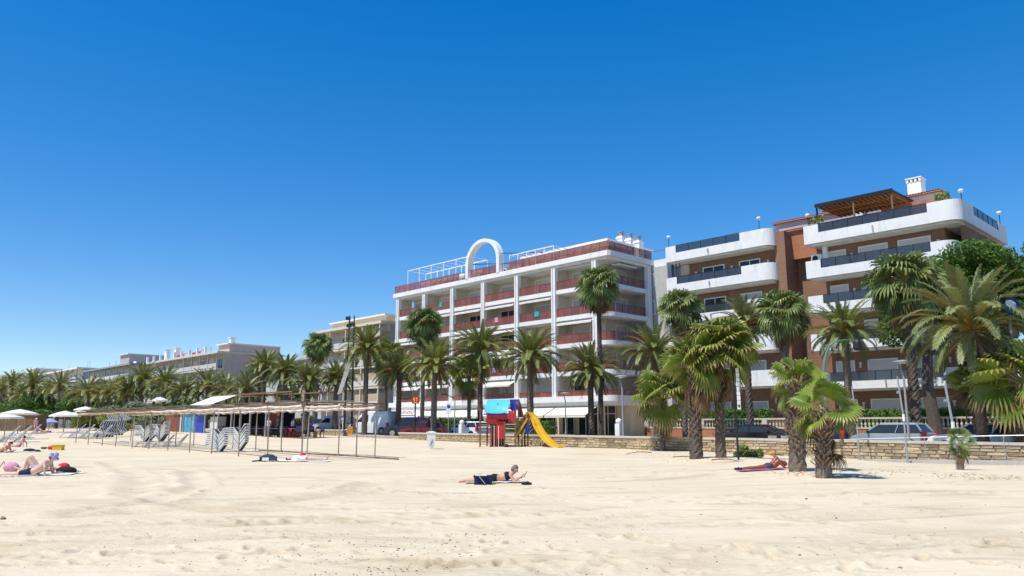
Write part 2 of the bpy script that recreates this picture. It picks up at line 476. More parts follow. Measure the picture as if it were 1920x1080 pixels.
# ================================================================== terrain
def build_sand():
    rs = [2.0]
    while rs[-1] < 900: rs.append(rs[-1] * 1.0078)
    rs = np.array(rs); az = np.radians(np.linspace(-60, 60, 700))
    A, Rr = np.meshgrid(az, rs)
    X = Rr * np.sin(A); Y = Rr * np.cos(A)
    Z = sand_base(X, Y)
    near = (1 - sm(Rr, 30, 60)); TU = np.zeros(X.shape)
    # ruts left by the tractor: px,py polylines laid on the flat sand
    def ground_line(pts):
        out = []
        for px, py in pts:
            d = ray(px, py); t = -EYE / d[2]; out.append((d[0] * t, d[1] * t))
        return out
    ruts = [([(-300, 1010), (200, 1000), (560, 985), (900, 968), (1300, 945)], 0.16, 0.035),
            ([(-300, 1030), (150, 1030), (500, 1010), (900, 990), (1200, 968)], 0.16, 0.03),
            ([(150, 880), (350, 885), (370, 915), (300, 940), (130, 960)], 0.25, 0.05),
            ([(200, 870), (260, 900), (250, 930), (420, 960), (900, 950)], 0.3, 0.04),
            ([(560, 900), (700, 905), (650, 925), (480, 950), (150, 965)], 0.3, 0.05),
            ([(1100, 1080), (1400, 1050), (1700, 1010), (2300, 985)], 0.5, 0.05),
            ([(1500, 975), (1700, 970), (2100, 960)], 0.35, 0.04),
            ([(1000, 930), (1250, 925), (1600, 935), (2000, 950)], 0.2, 0.02),
            ([(300, 1100), (900, 1060), (1500, 1010), (2000, 975)], 0.25, 0.03)]
    for pts, wd, dp in ruts:
        P = np.array(ground_line(pts))
        D = np.full(X.shape, 1e9)
        for a, b in zip(P[:-1], P[1:]):
            ab = b - a; t = np.clip(((X - a[0]) * ab[0] + (Y - a[1]) * ab[1]) / (ab @ ab), 0, 1)
            D = np.minimum(D, np.hypot(X - a[0] - t * ab[0], Y - a[1] - t * ab[1]))
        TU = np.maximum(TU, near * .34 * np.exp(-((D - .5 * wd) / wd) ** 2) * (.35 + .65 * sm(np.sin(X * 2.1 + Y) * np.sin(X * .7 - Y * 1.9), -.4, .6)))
        wob = wd * (1 + 0.25 * np.sin(X * 1.7) * np.sin(Y * 1.3))
        Z += near * (-dp * np.exp(-(D / wob) ** 2) + dp * 0.6 * np.exp(-((D - 1.9 * wob) / (0.7 * wob)) ** 2))
    # footprints: short trails of dents, and trampled patches
    rg = random.Random(3); dents = []
    for _ in range(20):
        px, py = rg.uniform(-100, 2000), rg.uniform(890, 1060)
        d = ray(px, py); t = -EYE / d[2]; x, y = d[0] * t, d[1] * t; a = rg.uniform(-0.5, 0.5) + (math.pi if rg.random() < .5 else 0)
        for k in range(rg.randint(8, 22)):
            a += rg.uniform(-.12, .12)
            x += 0.62 * math.cos(a); y += 0.62 * math.sin(a)
            sd = 0.11 if k % 2 else -0.11
            dents.append((x - sd * math.sin(a), y + sd * math.cos(a), a))
    for _ in range(150):
        d = ray(rg.uniform(0, 1900), rg.choice((rg.uniform(880, 960), rg.uniform(1000, 1075)))); t = -EYE / d[2]
        dents.append((d[0] * t, d[1] * t, rg.uniform(0, 6.28)))
    for x, y, a in dents:
        r = math.hypot(x, y); aa = math.degrees(math.atan2(x, y))
        if r < 3 or r > 34 or abs(aa) > 56: continue
        i0 = int(math.log((r - .5) / 2) / math.log(1.0078)); i1 = int(math.log((r + .5) / 2) / math.log(1.0078)) + 2
        dj = math.degrees(0.6 / r); j0 = max(0, int((aa - dj + 60) / 120 * 699)); j1 = min(699, int((aa + dj + 60) / 120 * 699) + 2)
        xs = X[i0:i1, j0:j1] - x; ys = Y[i0:i1, j0:j1] - y
        u = xs * math.cos(a) + ys * math.sin(a); v = -xs * math.sin(a) + ys * math.cos(a)
        q = np.sqrt((u / .14) ** 2 + (v / .065) ** 2)
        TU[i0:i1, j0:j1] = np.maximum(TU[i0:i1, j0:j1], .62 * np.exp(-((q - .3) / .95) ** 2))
        Z[i0:i1, j0:j1] += -0.058 * np.exp(-q ** 3) + 0.022 * np.exp(-((q - 1.7) / .5) ** 2)
    nn = CA * X + SA * Y; ss = -SA * X + CA * Y
    gap = sm(ss, 53, 54) * (1 - sm(ss, 60, 61))
    Z -= 1.2 * sm(nn, 38.15, 38.6)
    h, wd = X.shape
    vs = np.stack([X, Y, Z], -1).reshape(-1, 3)
    idx = np.arange(h * wd).reshape(h, wd)
    fs = np.stack([idx[:-1, :-1], idx[:-1, 1:], idx[1:, 1:], idx[1:, :-1]], -1).reshape(-1, 4)
    me = bpy.data.meshes.new('beach_sand')
    me.vertices.add(len(vs)); me.vertices.foreach_set('co', vs.ravel())
    me.loops.add(fs.size); me.loops.foreach_set('vertex_index', fs.ravel())
    me.polygons.add(len(fs)); me.polygons.foreach_set('loop_start', np.arange(0, fs.size, 4))
    me.update(); me.validate()
    me.polygons.foreach_set('use_smooth', [True] * len(fs))
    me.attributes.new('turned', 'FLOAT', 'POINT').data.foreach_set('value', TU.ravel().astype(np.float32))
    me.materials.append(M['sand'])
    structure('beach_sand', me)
    b = MB(); b.add([(-60, -40, -0.05), (60, -40, -0.05), (60, 3.2, -0.05), (-60, 3.2, -0.05)], [(0, 1, 2, 3)])
    structure('sand_behind', b.mesh('sand_behind', 'sand'))
build_sand()
b = MB(); b.add([(-4000, -600, -1.6), (4000, -600, -1.6), (4000, 5000, -1.6), (-4000, 5000, -1.6)], [(0, 1, 2, 3)])
structure('ground', b.mesh('ground', 'earth'))

SL = [-60, -20, 0, 10, 15, 20, 30, 40, 52, 58, 62, 67, 75, 85, 100, 120, 160, 220, 300, 420, 700]
def strip(name, n0, n1, dz, m, s0=-60, s1=700, th=0.5):
    ss = [s0] + [s for s in SL if s0 < s < s1] + [s1]
    mb = MB()
    vs = []
    for s in ss:
        z = street_z(s) + dz
        for n, zz in ((n0, z), (n1, z), (n1, z - th), (n0, z - th)): vs.append(tuple(SN(s, n, zz)))
    fs = []
    for i in range(len(ss) - 1):
        a = i * 4
        for k in range(4): fs.append((a + k, a + 4 + k, a + 4 + (k + 1) % 4, a + (k + 1) % 4))
    fs += [(0, 1, 2, 3), tuple(reversed(range(len(vs) - 4, len(vs))))]
    mb.add(vs, fs)
    return structure(name, mb.mesh(name, m))
strip('promenade', 38.55, 41.0, 0.12, 'paving')
strip('road', 41.0, 52.5, 0.0, 'asphalt')
strip('pavement', 52.5, 63.0, 0.12, 'paving')
strip('town_ground', 63.0, 140.0, 0.10, 'earth')
# parking bay lines and centre line on the road
mb = MB()
for s in np.arange(4, 120, 5.6):
    z = street_z(s) + 0.006
    p = [SN(s, 41.1, z), SN(s + .1, 41.1, z), SN(s + .1, 43.2, z), SN(s, 43.2, z)]
    mb.add(p, [(0, 1, 2, 3)])
for s in np.arange(0, 140, 6):
    z0, z1 = street_z(s) + 0.006, street_z(s + 3) + 0.006
    mb.add([SN(s, 46.9, z0), SN(s + 3, 46.9, z1), SN(s + 3, 47.05, z1), SN(s, 47.05, z0)], [(0, 1, 2, 3)])
structure('road_marking', mb.mesh('road_marking', 'road_white'))

# ------------------------------------------------------------------ stone wall along the sand
def wall_top(s): return 0.92 + 0.0045 * (s - 15) + (0.16 if s > 60 else 0)
def stone_wall(s0, s1, label, seed, big):
    rg = random.Random(seed)
    t = thing('stone_wall', label, 'wall', SN((s0 + s1) / 2, 38.2, G(*SN((s0 + s1) / 2, 38.0)[:2])), ROT)
    inv = (Matrix.Translation(t.location) @ Matrix.Rotation(ROT, 4, 'Z')).inverted()
    core = MB(); cop = MB(); n = max(2, int((s1 - s0) / 3))
    for i in range(n):
        a = s0 + (s1 - s0) * i / n; c = s0 + (s1 - s0) * (i + 1) / n
        for mb, na, nb, zl, zh in ((core, 38.2, 38.5, -0.9, -0.12), (cop, 38.10, 38.58, -0.12, 0.0)):
            za, zc = wall_top(a), wall_top(c)
            e = 0.004 if mb is cop else 0
            vs = [SN(a + e, na, za + zl), SN(c - e, na, zc + zl), SN(c - e, nb, zc + zl), SN(a + e, nb, za + zl), SN(a + e, na, za + zh), SN(c - e, na, zc + zh), SN(c - e, nb, zc + zh), SN(a + e, nb, za + zh)]
            mb.add([inv @ v for v in vs], [(0, 3, 2, 1), (4, 5, 6, 7), (0, 1, 5, 4), (1, 2, 6, 5), (2, 3, 7, 6), (3, 0, 4, 7)])
    part('wall_core', core, 'mortar', t); part('coping', cop, 'coping', t)
    shared = []
    for k in range(7):
        mb = MB(); j = lambda q: rg.uniform(-q, q)
        vs = [(-.5 + j(.03), 0, -.5 + j(.08)), (.5 + j(.03), 0, -.5 + j(.08)), (.5 + j(.03), 0, .5 + j(.08)), (-.5 + j(.03), 0, .5 + j(.08)),
              (-.46 + j(.03), -.045 + j(.015), -.40 + j(.06)), (.46 + j(.03), -.045 + j(.015), -.40 + j(.06)), (.46 + j(.03), -.05 + j(.015), .40 + j(.06)), (-.46 + j(.03), -.05 + j(.015), .40 + j(.06))]
        mb.add(vs, [(4, 5, 6, 7), (0, 1, 5, 4), (1, 2, 6, 5), (2, 3, 7, 6), (3, 0, 4, 7)])
        shared.append(mb.mesh('stone', 'stone'))
    st = []
    zl = [-.12, -.28, -.42, -.58, -.74, -.90]
    for r in range(5):
        s = s0 + rg.uniform(0, .2)
        while s < s1 - .2:
            L_ = min(rg.uniform(.28, .75), s1 - s)
            zt, zb = wall_top(s) + zl[r], wall_top(s) + zl[r + 1]
            p = SN(s + L_ / 2, 38.2, 0)
            if zt > G(p.x, p.y) - .02: st.append((s + L_ / 2, (zt + zb) / 2, L_ - .03, (zt - zb) - .025))
            s += L_
    st.sort(key=lambda q: q[0])
    rest = MB()
    for i, (s, z, L_, h) in enumerate(st):
        me = shared[rg.randrange(7)]
        loc = inv @ SN(s, 38.2, z)
        if i < big:
            link('stone', me, t, loc=loc, scale=(L_, rg.uniform(.7, 1.6), h))
        else:
            vs = [(v.co.x * L_ + loc.x, v.co.y + loc.y, v.co.z * h + loc.z) for v in me.vertices]
            rest.add(vs, [tuple(p.vertices) for p in me.polygons])
    if rest.v: part('stone', rest, 'stone', t, kind='stuff')
    return t
stone_wall(3.0, 53.0, 'long low stone wall between the sand and the road behind the slide and palms', 5, 300)
stone_wall(61.5, 84.0, 'low stone wall behind the bare wooden pergola posts under the parked vans', 6, 0)

# concrete ramp and its handrail at the right
mb = MB()
for s0, s1, z0, z1 in ((3, 9, .30, .16), (9, 15, .16, .04), (15, 19, .04, -.05)):
    mb.add([SN(s0, 36.4, z0), SN(s1, 36.4, z1), SN(s1, 38.1, z1), SN(s0, 38.1, z0), SN(s0, 36.4, z0 - .6), SN(s1, 36.4, z1 - .6), SN(s1, 38.1, z1 - .6), SN(s0, 38.1, z0 - .6)],
           [(0, 1, 2, 3), (0, 4, 5, 1), (1, 5, 6, 2), (3, 7, 4, 0), (2, 6, 7, 3)])
structure('beach_ramp', mb.mesh('beach_ramp', 'concrete'))
t = thing('handrail', 'thin grey metal handrail along the ramp in front of the stone wall', 'railing', SN(12, 36.45, 0), ROT)
inv = (Matrix.Translation(t.location) @ Matrix.Rotation(ROT, 4, 'Z')).inverted()
mb = MB(); pts = [inv @ SN(s, 36.45, z) for s, z in ((20, .75), (15, .98), (10, 1.16), (5, 1.30))]
mb.tube(pts, .02, 6); part('rail', mb, 'steel', t)
for s in (20, 17.3, 14.6, 12, 9, 6):
    mb = MB(); zt = float(np.interp(s, [5, 10, 15, 20], [1.3, 1.16, .98, .75])); p = inv @ SN(s, 36.45, 0); mb.tube([(p.x, p.y, -.3), (p.x, p.y, zt)], .018, 6); part('post', mb, 'steel', t)

# ================================================================== generic facade pieces
def window(parent, x, y, z, w_, h_, face='y-', frame='white', fill='shutter', th=.07):
    """window facing local -y (face 'y-') or +x (face 'x+'); (x, y) is the centre of its sill on the wall plane"""
    mb = MB(); f = .09
    def B(a0, b0, c0, a1, b1, c1, m_=mb):
        if face == 'y-': m_.box(x + a0, y - c1, z + b0, x + a1, y - c0, z + b1)
        else: m_.box(x + c0, y + a0, z + b0, x + c1, y + a1, z + b1)
    B(-w_ / 2, 0, .003, -w_ / 2 + f, h_, th); B(w_ / 2 - f, 0, .003, w_ / 2, h_, th); B(-w_ / 2 + f, h_ - f, .003, w_ / 2 - f, h_, th); B(-w_ / 2 + f, 0, .003, w_ / 2 - f, f * .6, th)
    fr = part('window', mb, frame, parent)
    p = MB()
    if fill.startswith('shutter'):
        k = max(3, int((h_ - f * 1.6) / .17)); dz = (h_ - f * 1.6) / k
        for i in range(k): B(-w_ / 2 + f + .002, f * .6 + i * dz + .006, .004, w_ / 2 - f - .002, f * .6 + (i + 1) * dz, .030, p)
        B(-w_ / 2 + f + .002, f * .6, .003, w_ / 2 - f - .002, h_ - f, .012, p)
        part('shutter', p, fill, fr)
    else:
        B(-w_ / 2 + f + .002, f * .6 + .002, .003, w_ / 2 - f - .002, h_ - f - .002, .02, p)
        part('pane', p, fill, fr)
        q = MB(); B(-.03, f * .6, .021, .03, h_ - f, .05, q); part('mullion', q, frame, fr)
    return fr

def arc(cx, cy, r, a0, a1, k=6):
    return [(cx + r * math.cos(R(a0 + (a1 - a0) * i / k)), cy + r * math.sin(R(a0 + (a1 - a0) * i / k))) for i in range(k + 1)]

# ================================================================== the white arcaded block with red railings
def build_arch_block():
    s0, n0 = 50.5, 63.0
    T = thing('apartment_building', 'white five storey seafront block with maroon railings, pillars and a big roof arch', 'building', SN(s0, n0, 0), ROT)
    L_ = -38.5                         # left end
    D = 15.0
    lv = [4.78, 7.5, 10.55, 13.6, 16.7]          # slab tops
    colx = [-1.85 - 6.0 * i for i in range(7)]
    sidey = 7.1
    # inner walls
    mb = MB()
    mb.box(L_ + 1.2, 2.3, 4.0, -2.6, D, 19.25)
    mb.box(-2.6, 2.3, 4.0, -2.3, D, 19.25)
    part('wall', mb, 'wall_beige', T)
    mb = MB(); mb.box(-2.3, 7.7, 0.2, 2.2, D, 19.3); part('side_wall', mb, 'grey_wall', T)
    mb = MB(); mb.box(L_ + 1.6, 3.6, 0.2, -1.2, D - .2, 4.0); part('ground_floor_wall', mb, 'cream', T)
    mb = MB(); mb.box(-1.19, 3.6, .2, -.3, 12, 3.9); part('ground_floor_wall', mb, 'cream', T)
    # slabs with rounded corner
    for k, z in enumerate(lv):
        mb = MB(); o = .45 if k == 0 else 0.0
        th = .62 if k == 0 else .46
        rr = 1.3
        poly = [(L_ - o, D), (L_ - o, -o)] + arc(-rr + o, rr - o - 0.0, rr, 270, 360) + [(o, 7.6), (-2.3, 7.6), (-2.3, D)]
        mb.prism(poly, z - th, z)
        if k == 0: mb.prism([(x * .995 - .12 if x > L_ else x + .3, y + .3) for x, y in poly], z - th - .4, z - th - .003)
        part('floor_slab', mb, 'white', T)
    mb = MB(); poly = [(L_ - .35, D), (L_ - .35, -.25), (.1, -.25), (.3, 0.1), (.3, 7.9), (2.3, 7.9), (2.3, D)]
    mb.prism(poly, 19.55, 20.12); mb.prism([(x + (.35 if x < -10 else -.35), y + .35 if y < 5 else y) for x, y in poly], 19.27, 19.547)
    part('cornice', mb, 'white', T)
    # pillars: pair of fins with a groove
    def pillar(x, y, z0=4.8, z1=19.27, side=False):
        mb = MB()
        for a, b_ in ((-.30, -.13), (.13, .30)): mb.box(x + a, y - .28, z0, x + b_, y + .25, z1)
        mb.box(x - .125, y - .16, z0, x + .125, y + .2, z1)
        part('pillar', mb, 'white', T)
    for x in colx: pillar(x, .08)
    mb = MB()
    for a, b_ in ((-.30, -.13), (.13, .30)): mb.box(-.28, sidey + a, 4.8, .22, sidey + b_, 19.27)
    mb.box(-.2, sidey - .125, 4.8, .14, sidey + .125, 19.27); part('pillar', mb, 'white', T)
    # partitions behind pillars
    for x in colx[1:]:
        for k in range(5): mb = MB(); mb.box(x - .07, .35, lv[k] + .002, x + .07, 2.297, (lv[k + 1] - .47) if k < 4 else 19.26); part('partition', mb, 'wall_beige', T)
    # railings
    rg = random.Random(11)
    for k, z in enumerate(lv):
        h = 1.02 if k else .62
        bays = [(colx[i + 1] + .31, colx[i] - .31) for i in range(6)] + [(L_ + .05, colx[6] - .31)]
        for (a, b_) in bays:
            mb = MB(); mb.box(a, .10, z + h - .055, b_, .16, z + h)
            n = max(1, round((b_ - a) / 1.1))
            for i in range(n + 1):
                xx = a + .03 + (b_ - a - .06) * i / n; mb.box(xx - .02, .105, z, xx + .02, .155, z + h - .056)
            rl = part('railing', mb, 'maroon', T)
            for i in range(n):
                p = MB(); x0 = a + .03 + (b_ - a - .06) * i / n + .025; x1 = a + .03 + (b_ - a - .06) * (i + 1) / n - .025
                p.box(x0, .12, z + .05, x1, .14, z + h - .06); part('panel', p, 'maroon_panel', rl)
        # corner and side railing
        path = [(colx[0] + .31, .12)] + arc(-1.3 - .12, 1.3 + .0, 1.18, 270, 360, 5) + [(-.24, sidey - .32)]
        mb = MB(); mb.ribbon(path, .05, z + h - .055, z + h)
        for q in ([path[0], path[3], path[6]] + [(-.24, y) for y in (2.6, 3.7, 4.8, 5.9)]): mb.box(q[0] - .025, q[1] - .025, z, q[0] + .025, q[1] + .025, z + h - .056)
        rl = part('railing', mb, 'maroon', T)
        mb = MB(); mb.ribbon(path[:7], .015, z + .05, z + h - .06); part('panel', mb, 'maroon_panel', rl)
        for i in range(4):
            y0, y1 = 1.55 + i * 1.3, 2.8 + i * 1.3
            p = MB(); p.box(-.255, y0, z + .05, -.24, y1, z + h - .06); part('panel', p, 'maroon_panel', rl)
    # roof railing
    zr = 20.12
    mb = MB(); path = [(L_ - .2, 6.0), (L_ - .2, -.1), (.12, -.1), (.12, 7.8), (2.2, 8.0)]
    mb.ribbon(path, .05, zr + 1.0, zr + 1.06)
    xs = list(np.linspace(L_ - .17, .1, 34))
    for x in xs: mb.box(x - .02, -.1, zr, x + .02, -.05, zr + .997)
    for y in np.linspace(1.1, 7.7, 7): mb.box(.07, y - .02, zr, .12, y + .02, zr + .997)
    rl = part('railing', mb, 'maroon', T)
    for a, b_ in zip(xs[:-1], xs[1:]):
        if -17.2 < b_ and a < -16.3 or -23.7 < b_ and a < -22.7: continue
        p = MB(); p.box(a + .03, -.09, zr + .07, b_ - .03, -.065, zr + .98); part('panel', p, 'maroon_panel', rl)
    yy = np.linspace(0, 7.7, 8)
    for a, b_ in zip(yy[:-1], yy[1:]):
        p = MB(); p.box(.085, a + .03, zr + .07, .105, b_ - .03, zr + .98); part('panel', p, 'maroon_panel', rl)
    # the arch: round ring on two legs
    mb = MB(); cx, cz, r1 = -19.9, 21.9, 3.15
    A0 = [(cx + (r1) * math.cos(a), cz + r1 * .94 * math.sin(a)) for a in np.linspace(math.pi, 0, 25)]
    A1 = [(cx + (r1 - .50) * math.cos(a), cz + (r1 * .94 - .42) * math.sin(a)) for a in np.linspace(math.pi, 0, 25)]
    A0 = [(A0[0][0], zr - .02)] + A0 + [(A0[-1][0], zr - .02)]; A1 = [(A1[0][0], zr - .02)] + A1 + [(A1[-1][0], zr - .02)]
    n = len(A0); vs = []
    for y in (-.30, .55):
        vs += [(x, y, z) for x, z in A0] + [(x, y, z) for x, z in A1]
    fs = []
    for i in range(n - 1):
        fs += [(i, i + 1, n + i + 1, n + i), (2 * n + i + 1, 2 * n + i, 3 * n + i, 3 * n + i + 1), (i + 1, i, 2 * n + i, 2 * n + i + 1), (n + i, n + i + 1, 3 * n + i + 1, 3 * n + i)]
    mb.add(vs, fs); part('roof_arch', mb, 'white', T)
    mb = MB(); mb.tube([(-16.9, .3, 22.6), (-12, 4.5, 22.6)], .05, 6); mb.tube([(-22.9, .3, 22.1), (-17, 5, 22.1)], .05, 6); part('arch_brace', mb, 'black_metal', T)
    # penthouse set back, white roof edge and steel frames
    mb = MB(); mb.box(-36, 4.6, zr, -3.4, 12, 22.0); part('penthouse_wall', mb, 'terracotta', T)
    mb = MB(); mb.box(-17.0, 3.6, 22.35, -2.9, 12.4, 22.62); mb.box(-16.8, 4.65, 22.003, -3.5, 12, 22.35); mb.box(-38.0, 3.6, 21.9, -24, 12.4, 22.08); part('penthouse_roof', mb, 'white', T)
    for i in range(12):
        window(T, -34.5 + i * 2.65, 4.597, zr + .1, 1.5, 1.65, fill='dark_glass' if i % 3 else 'shutter')
    mb = MB()
    for a, b_, h in ((-37.4, -24.0, 23.5), (-16.4, -9.0, 22.35)):
        for y in (1.2, 4.4):
            mb.bar((a, y, h), (b_, y, h), .09)
            for x in np.linspace(a, b_, 6): mb.bar((x, y, zr), (x, y, h - .05), .08)
        for x in np.linspace(a, b_, 9): mb.bar((x, 1.25, h), (x, 4.35, h), .06)
        part('roof_frame', mb, 'white_clean', T); mb = MB()
    # chimneys
    for x, y, ct in ((-5.1, 9.0, 24.1), (-3.8, 9.0, 23.6), (-2.6, 9.0, 23.1)):
        mb = MB(); mb.box(x - .42, y - .42, zr, x + .42, y + .42, ct); mb.box(x - .5, y - .5, ct - .3, x + .5, y + .5, ct - .18)
        c = part('chimney', mb, 'white', T)
        mb = MB(); mb.tube([(x, y, ct), (x, y, ct + .5)], .27, 10); mb.box(x - .33, y - .33, ct + .51, x + .33, y + .33, ct + .58); part('chimney_cowl', mb, 'grey_paint', c)
    # balcony doors, small windows, wall lamps and cooler units
    for k, z in enumerate(lv):
        for i in range(7):
            x = (colx[i] - 3.0) if i < 6 else None
            if x is None: continue
            r = rg.random()
            window(T, x - .9, 2.297, z + .02, 2.7, 2.15, frame='white_clean', fill=['shutter', 'dark_glass', 'shutter', 'shutter_grey'][int(r * 4)])
            window(T, x + 1.75, 2.297, z + .75, 1.1, 1.3, frame='white_clean', fill=['dark_glass', 'shutter'][rg.random() < .5])
        window(T, -.0, 7.697, z + .3, 0.9, 1.6, frame='white_clean', fill='shutter_grey') if k else None
    for k in range(1, 5):
        window(T, 2.203, 10.0, lv[k] + .5, 1.0, 1.1, face='x+', frame='white_clean', fill='dark_glass')
        window(T, -2.297, 5.0, lv[k] + .05, 2.2, 2.1, face='x+', frame='white_clean', fill='shutter')
    for x, z in ((-9.6, lv[4]), (-27.4, lv[3]), (-15.0, lv[3])):
        mb = MB(); mb.box(x, 1.95, z + 1.55, x + .85, 2.28, z + 2.15)
        u = part('cooling_unit', mb, 'white_clean', T)
        mb = MB(); mb.tube([(x + .33, 1.945, z + 1.85), (x + .33, 1.93, z + 1.85)], .22, 12); part('fan_grille', mb, 'black_metal', u)
    # awnings: rolled and hanging
    for i, k, drop in ((0, 4, .0), (1, 3, .15), (2, 3, .2), (2, 2, .3), (3, 3, .2), (3, 2, .2), (3, 1, .9), (5, 2, .2), (1, 1, .3), (0, 2, .2), (4, 1, .5), (2, 0, .8), (4, 3, .15), (5, 0, .5), (2, 1, .15), (4, 0, .3)):
        if k == 4: zt = 19.2
        else: zt = lv[k + 1] - .50
        a, b_ = colx[i + 1] + .45, colx[i] - .45
        mb = MB()
        mb.tube([(a, .35, zt - .12), (b_, .35, zt - .12)], .09, 8)
        if drop:
            n = 8
            vs = []
            for j in range(n + 1):
                x = a + (b_ - a) * j / n
                vs += [(x, .28, zt - .12), (x, -.05 - drop * .9, zt - .2 - drop * .55), (x, -.06 - drop * .9, zt - .38 - drop * .55 - .03 * (j % 2))]
            fs = []
            for j in range(n): fs += [(3 * j, 3 * j + 3, 3 * j + 4, 3 * j + 1), (3 * j + 1, 3 * j + 4, 3 * j + 5, 3 * j + 2)]
            mb.add(vs, fs)
        part('awning', mb, 'canvas', T)
    mb = MB(); mb.box(-1.2, 2.2, 18.95, -.2, 5.4, 19.05); part('awning_box', mb, 'white_clean', T)
    # towels, tables and plants on the balconies
    for i in range(16):
        k = rg.randrange(0, 5); b_ = rg.randrange(6); x = colx[b_] - rg.uniform(1.2, 4.6); z = lv[k]
        q = rg.random()
        if q < .35:
            mb = MB(); w_ = rg.uniform(.5, .9); mb.box(x, .06, z + .45, x + w_, .098, z + 1.03); mb.box(x, .17, z + .6, x + w_, .19, z + 1.03); mb.box(x, .06, z + 1.031, x + w_, .19, z + 1.045)
            if k: part('hung_towel', mb, rg.choice(['cloth_white', 'cloth_teal', 'cloth_orange', 'cloth_lilac', 'cloth_pink']), T)
        elif q < .7:
            mb = MB(); mb.box(x, .9, z + .70, x + .9, 1.6, z + .75); mb.box(x + .4, 1.2, z + .002, x + .5, 1.3, z + .70); part('balcony_table', mb, 'white_clean', T)
            for dx in (-.55, 1.0): mb = MB(); mb.box(x + dx, 1.0, z + .40, x + dx + .45, 1.45, z + .45); mb.box(x + dx, 1.452, z + .4, x + dx + .45, 1.5, z + .95); mb.box(x + dx + .03, 1.03, z + .002, x + dx + .42, 1.4, z + .39); part('balcony_chair', mb, rg.choice(['white_clean', 'wood', 'cloth_slate']), T)
        else:
            mb = MB(); mb.tube([(x, .5, z + .002), (x, .5, z + .35)], [.14, .2], 8); part('flower_pot', mb, 'terracotta', T)
            foliage = MB()
            for _ in range(60):
                a = rg.uniform(0, 6.28); r = rg.uniform(0, .28); zz = z + .4 + rg.random() * .8; foliage.add([(x + r * math.cos(a), .5 + r * math.sin(a), zz), (x + r * math.cos(a) + .1, .5 + r * math.sin(a), zz + .08), (x + r * math.cos(a), .5 + r * math.sin(a) + .08, zz + .14)], [(0, 1, 2)])
            part('balcony_plant', foliage, 'hedge_leaf', T, kind='stuff')
    # street level: glass fronts, columns, big awnings
    for i in range(6):
        x0, x1 = colx[i + 1] + .35, colx[i] - .35
        mb = MB()
        for a in np.linspace(x0, x1 - 1.0, 5): mb.box(a, 3.5, .7, a + .98, 3.59, 3.7)
        part('shop_window', mb, 'dark_glass', T)
        mb = MB()
        for a in np.linspace(x0, x1, 6): mb.box(a - .04, 3.44, .5, a + .04, 3.50, 3.75)
        mb.box(x0, 3.44, 2.9, x1, 3.49, 2.98); part('shop_frame', mb, 'white_clean', T)
    for x in colx:
        mb = MB(); mb.box(x - .28, .3, .2, x + .28, .9, 3.75); part('column', mb, 'cream', T)
    for i in range(6):
        a, b_ = colx[i + 1] + .08, colx[i] - .08
        if i == 5: continue
        mb = MB()
        ys = [(.2, 3.72), (-1.9, 2.72), (-1.92, 2.50)]
        for (y0, z0), (y1, z1) in zip(ys[:-1], ys[1:]):
            mb.add([(a, y0, z0), (b_, y0, z0), (b_, y1, z1), (a, y1, z1)], [(0, 1, 2, 3)])
        mb.bar((a, -1.9, 2.72), (b_, -1.9, 2.72), .06)
        part('street_awning', mb, 'canvas', T, label='wide white street awning')
    # shop at the left end: white fascia with red lettering, canopy on a post
    mb = MB(); mb.box(-38.2, -.5, 3.1, -31.0, .0, 3.75); part('shop_fascia', mb, 'white_clean', T)
    mb = MB()
    rg2 = random.Random(4); x = -36.2
    for k in range(9):
        wd_ = rg2.uniform(.22, .34)
        mb.box(x, -.53, 3.25, x + .07, -.503, 3.6)
        if k % 3 != 1: mb.box(x + .07, -.53, 3.53, x + wd_, -.503, 3.6)
        if k % 2: mb.box(x + .07, -.53, 3.25, x + wd_, -.503, 3.32)
        else: mb.box(x + wd_ - .06, -.53, 3.25, x + wd_, -.503, 3.5)
        x += wd_ + .12
    part('shop_lettering', mb, 'play_red', T)
    mb = MB(); mb.box(-38.8, -3.4, 2.75, -27, -.6, 2.92); part('shop_canopy', mb, 'white_clean', T)
    mb = MB(); mb.tube([(-30.5, -3.1, .4), (-30.5, -3.1, 2.75)], .09, 8); part('canopy_post', mb, 'white_clean', T)
    # side entrance
    mb = MB(); mb.box(-.297, 6.0, .5, -.26, 7.1, 2.7); part('door', mb, 'wood', T)
    mb = MB(); mb.box(-.29, 5.2, 2.75, .9, 7.8, 2.95); mb.box(.6, 5.2, .3, .8, 5.4, 2.75); part('porch', mb, 'cream', T)
    return T
build_arch_block()

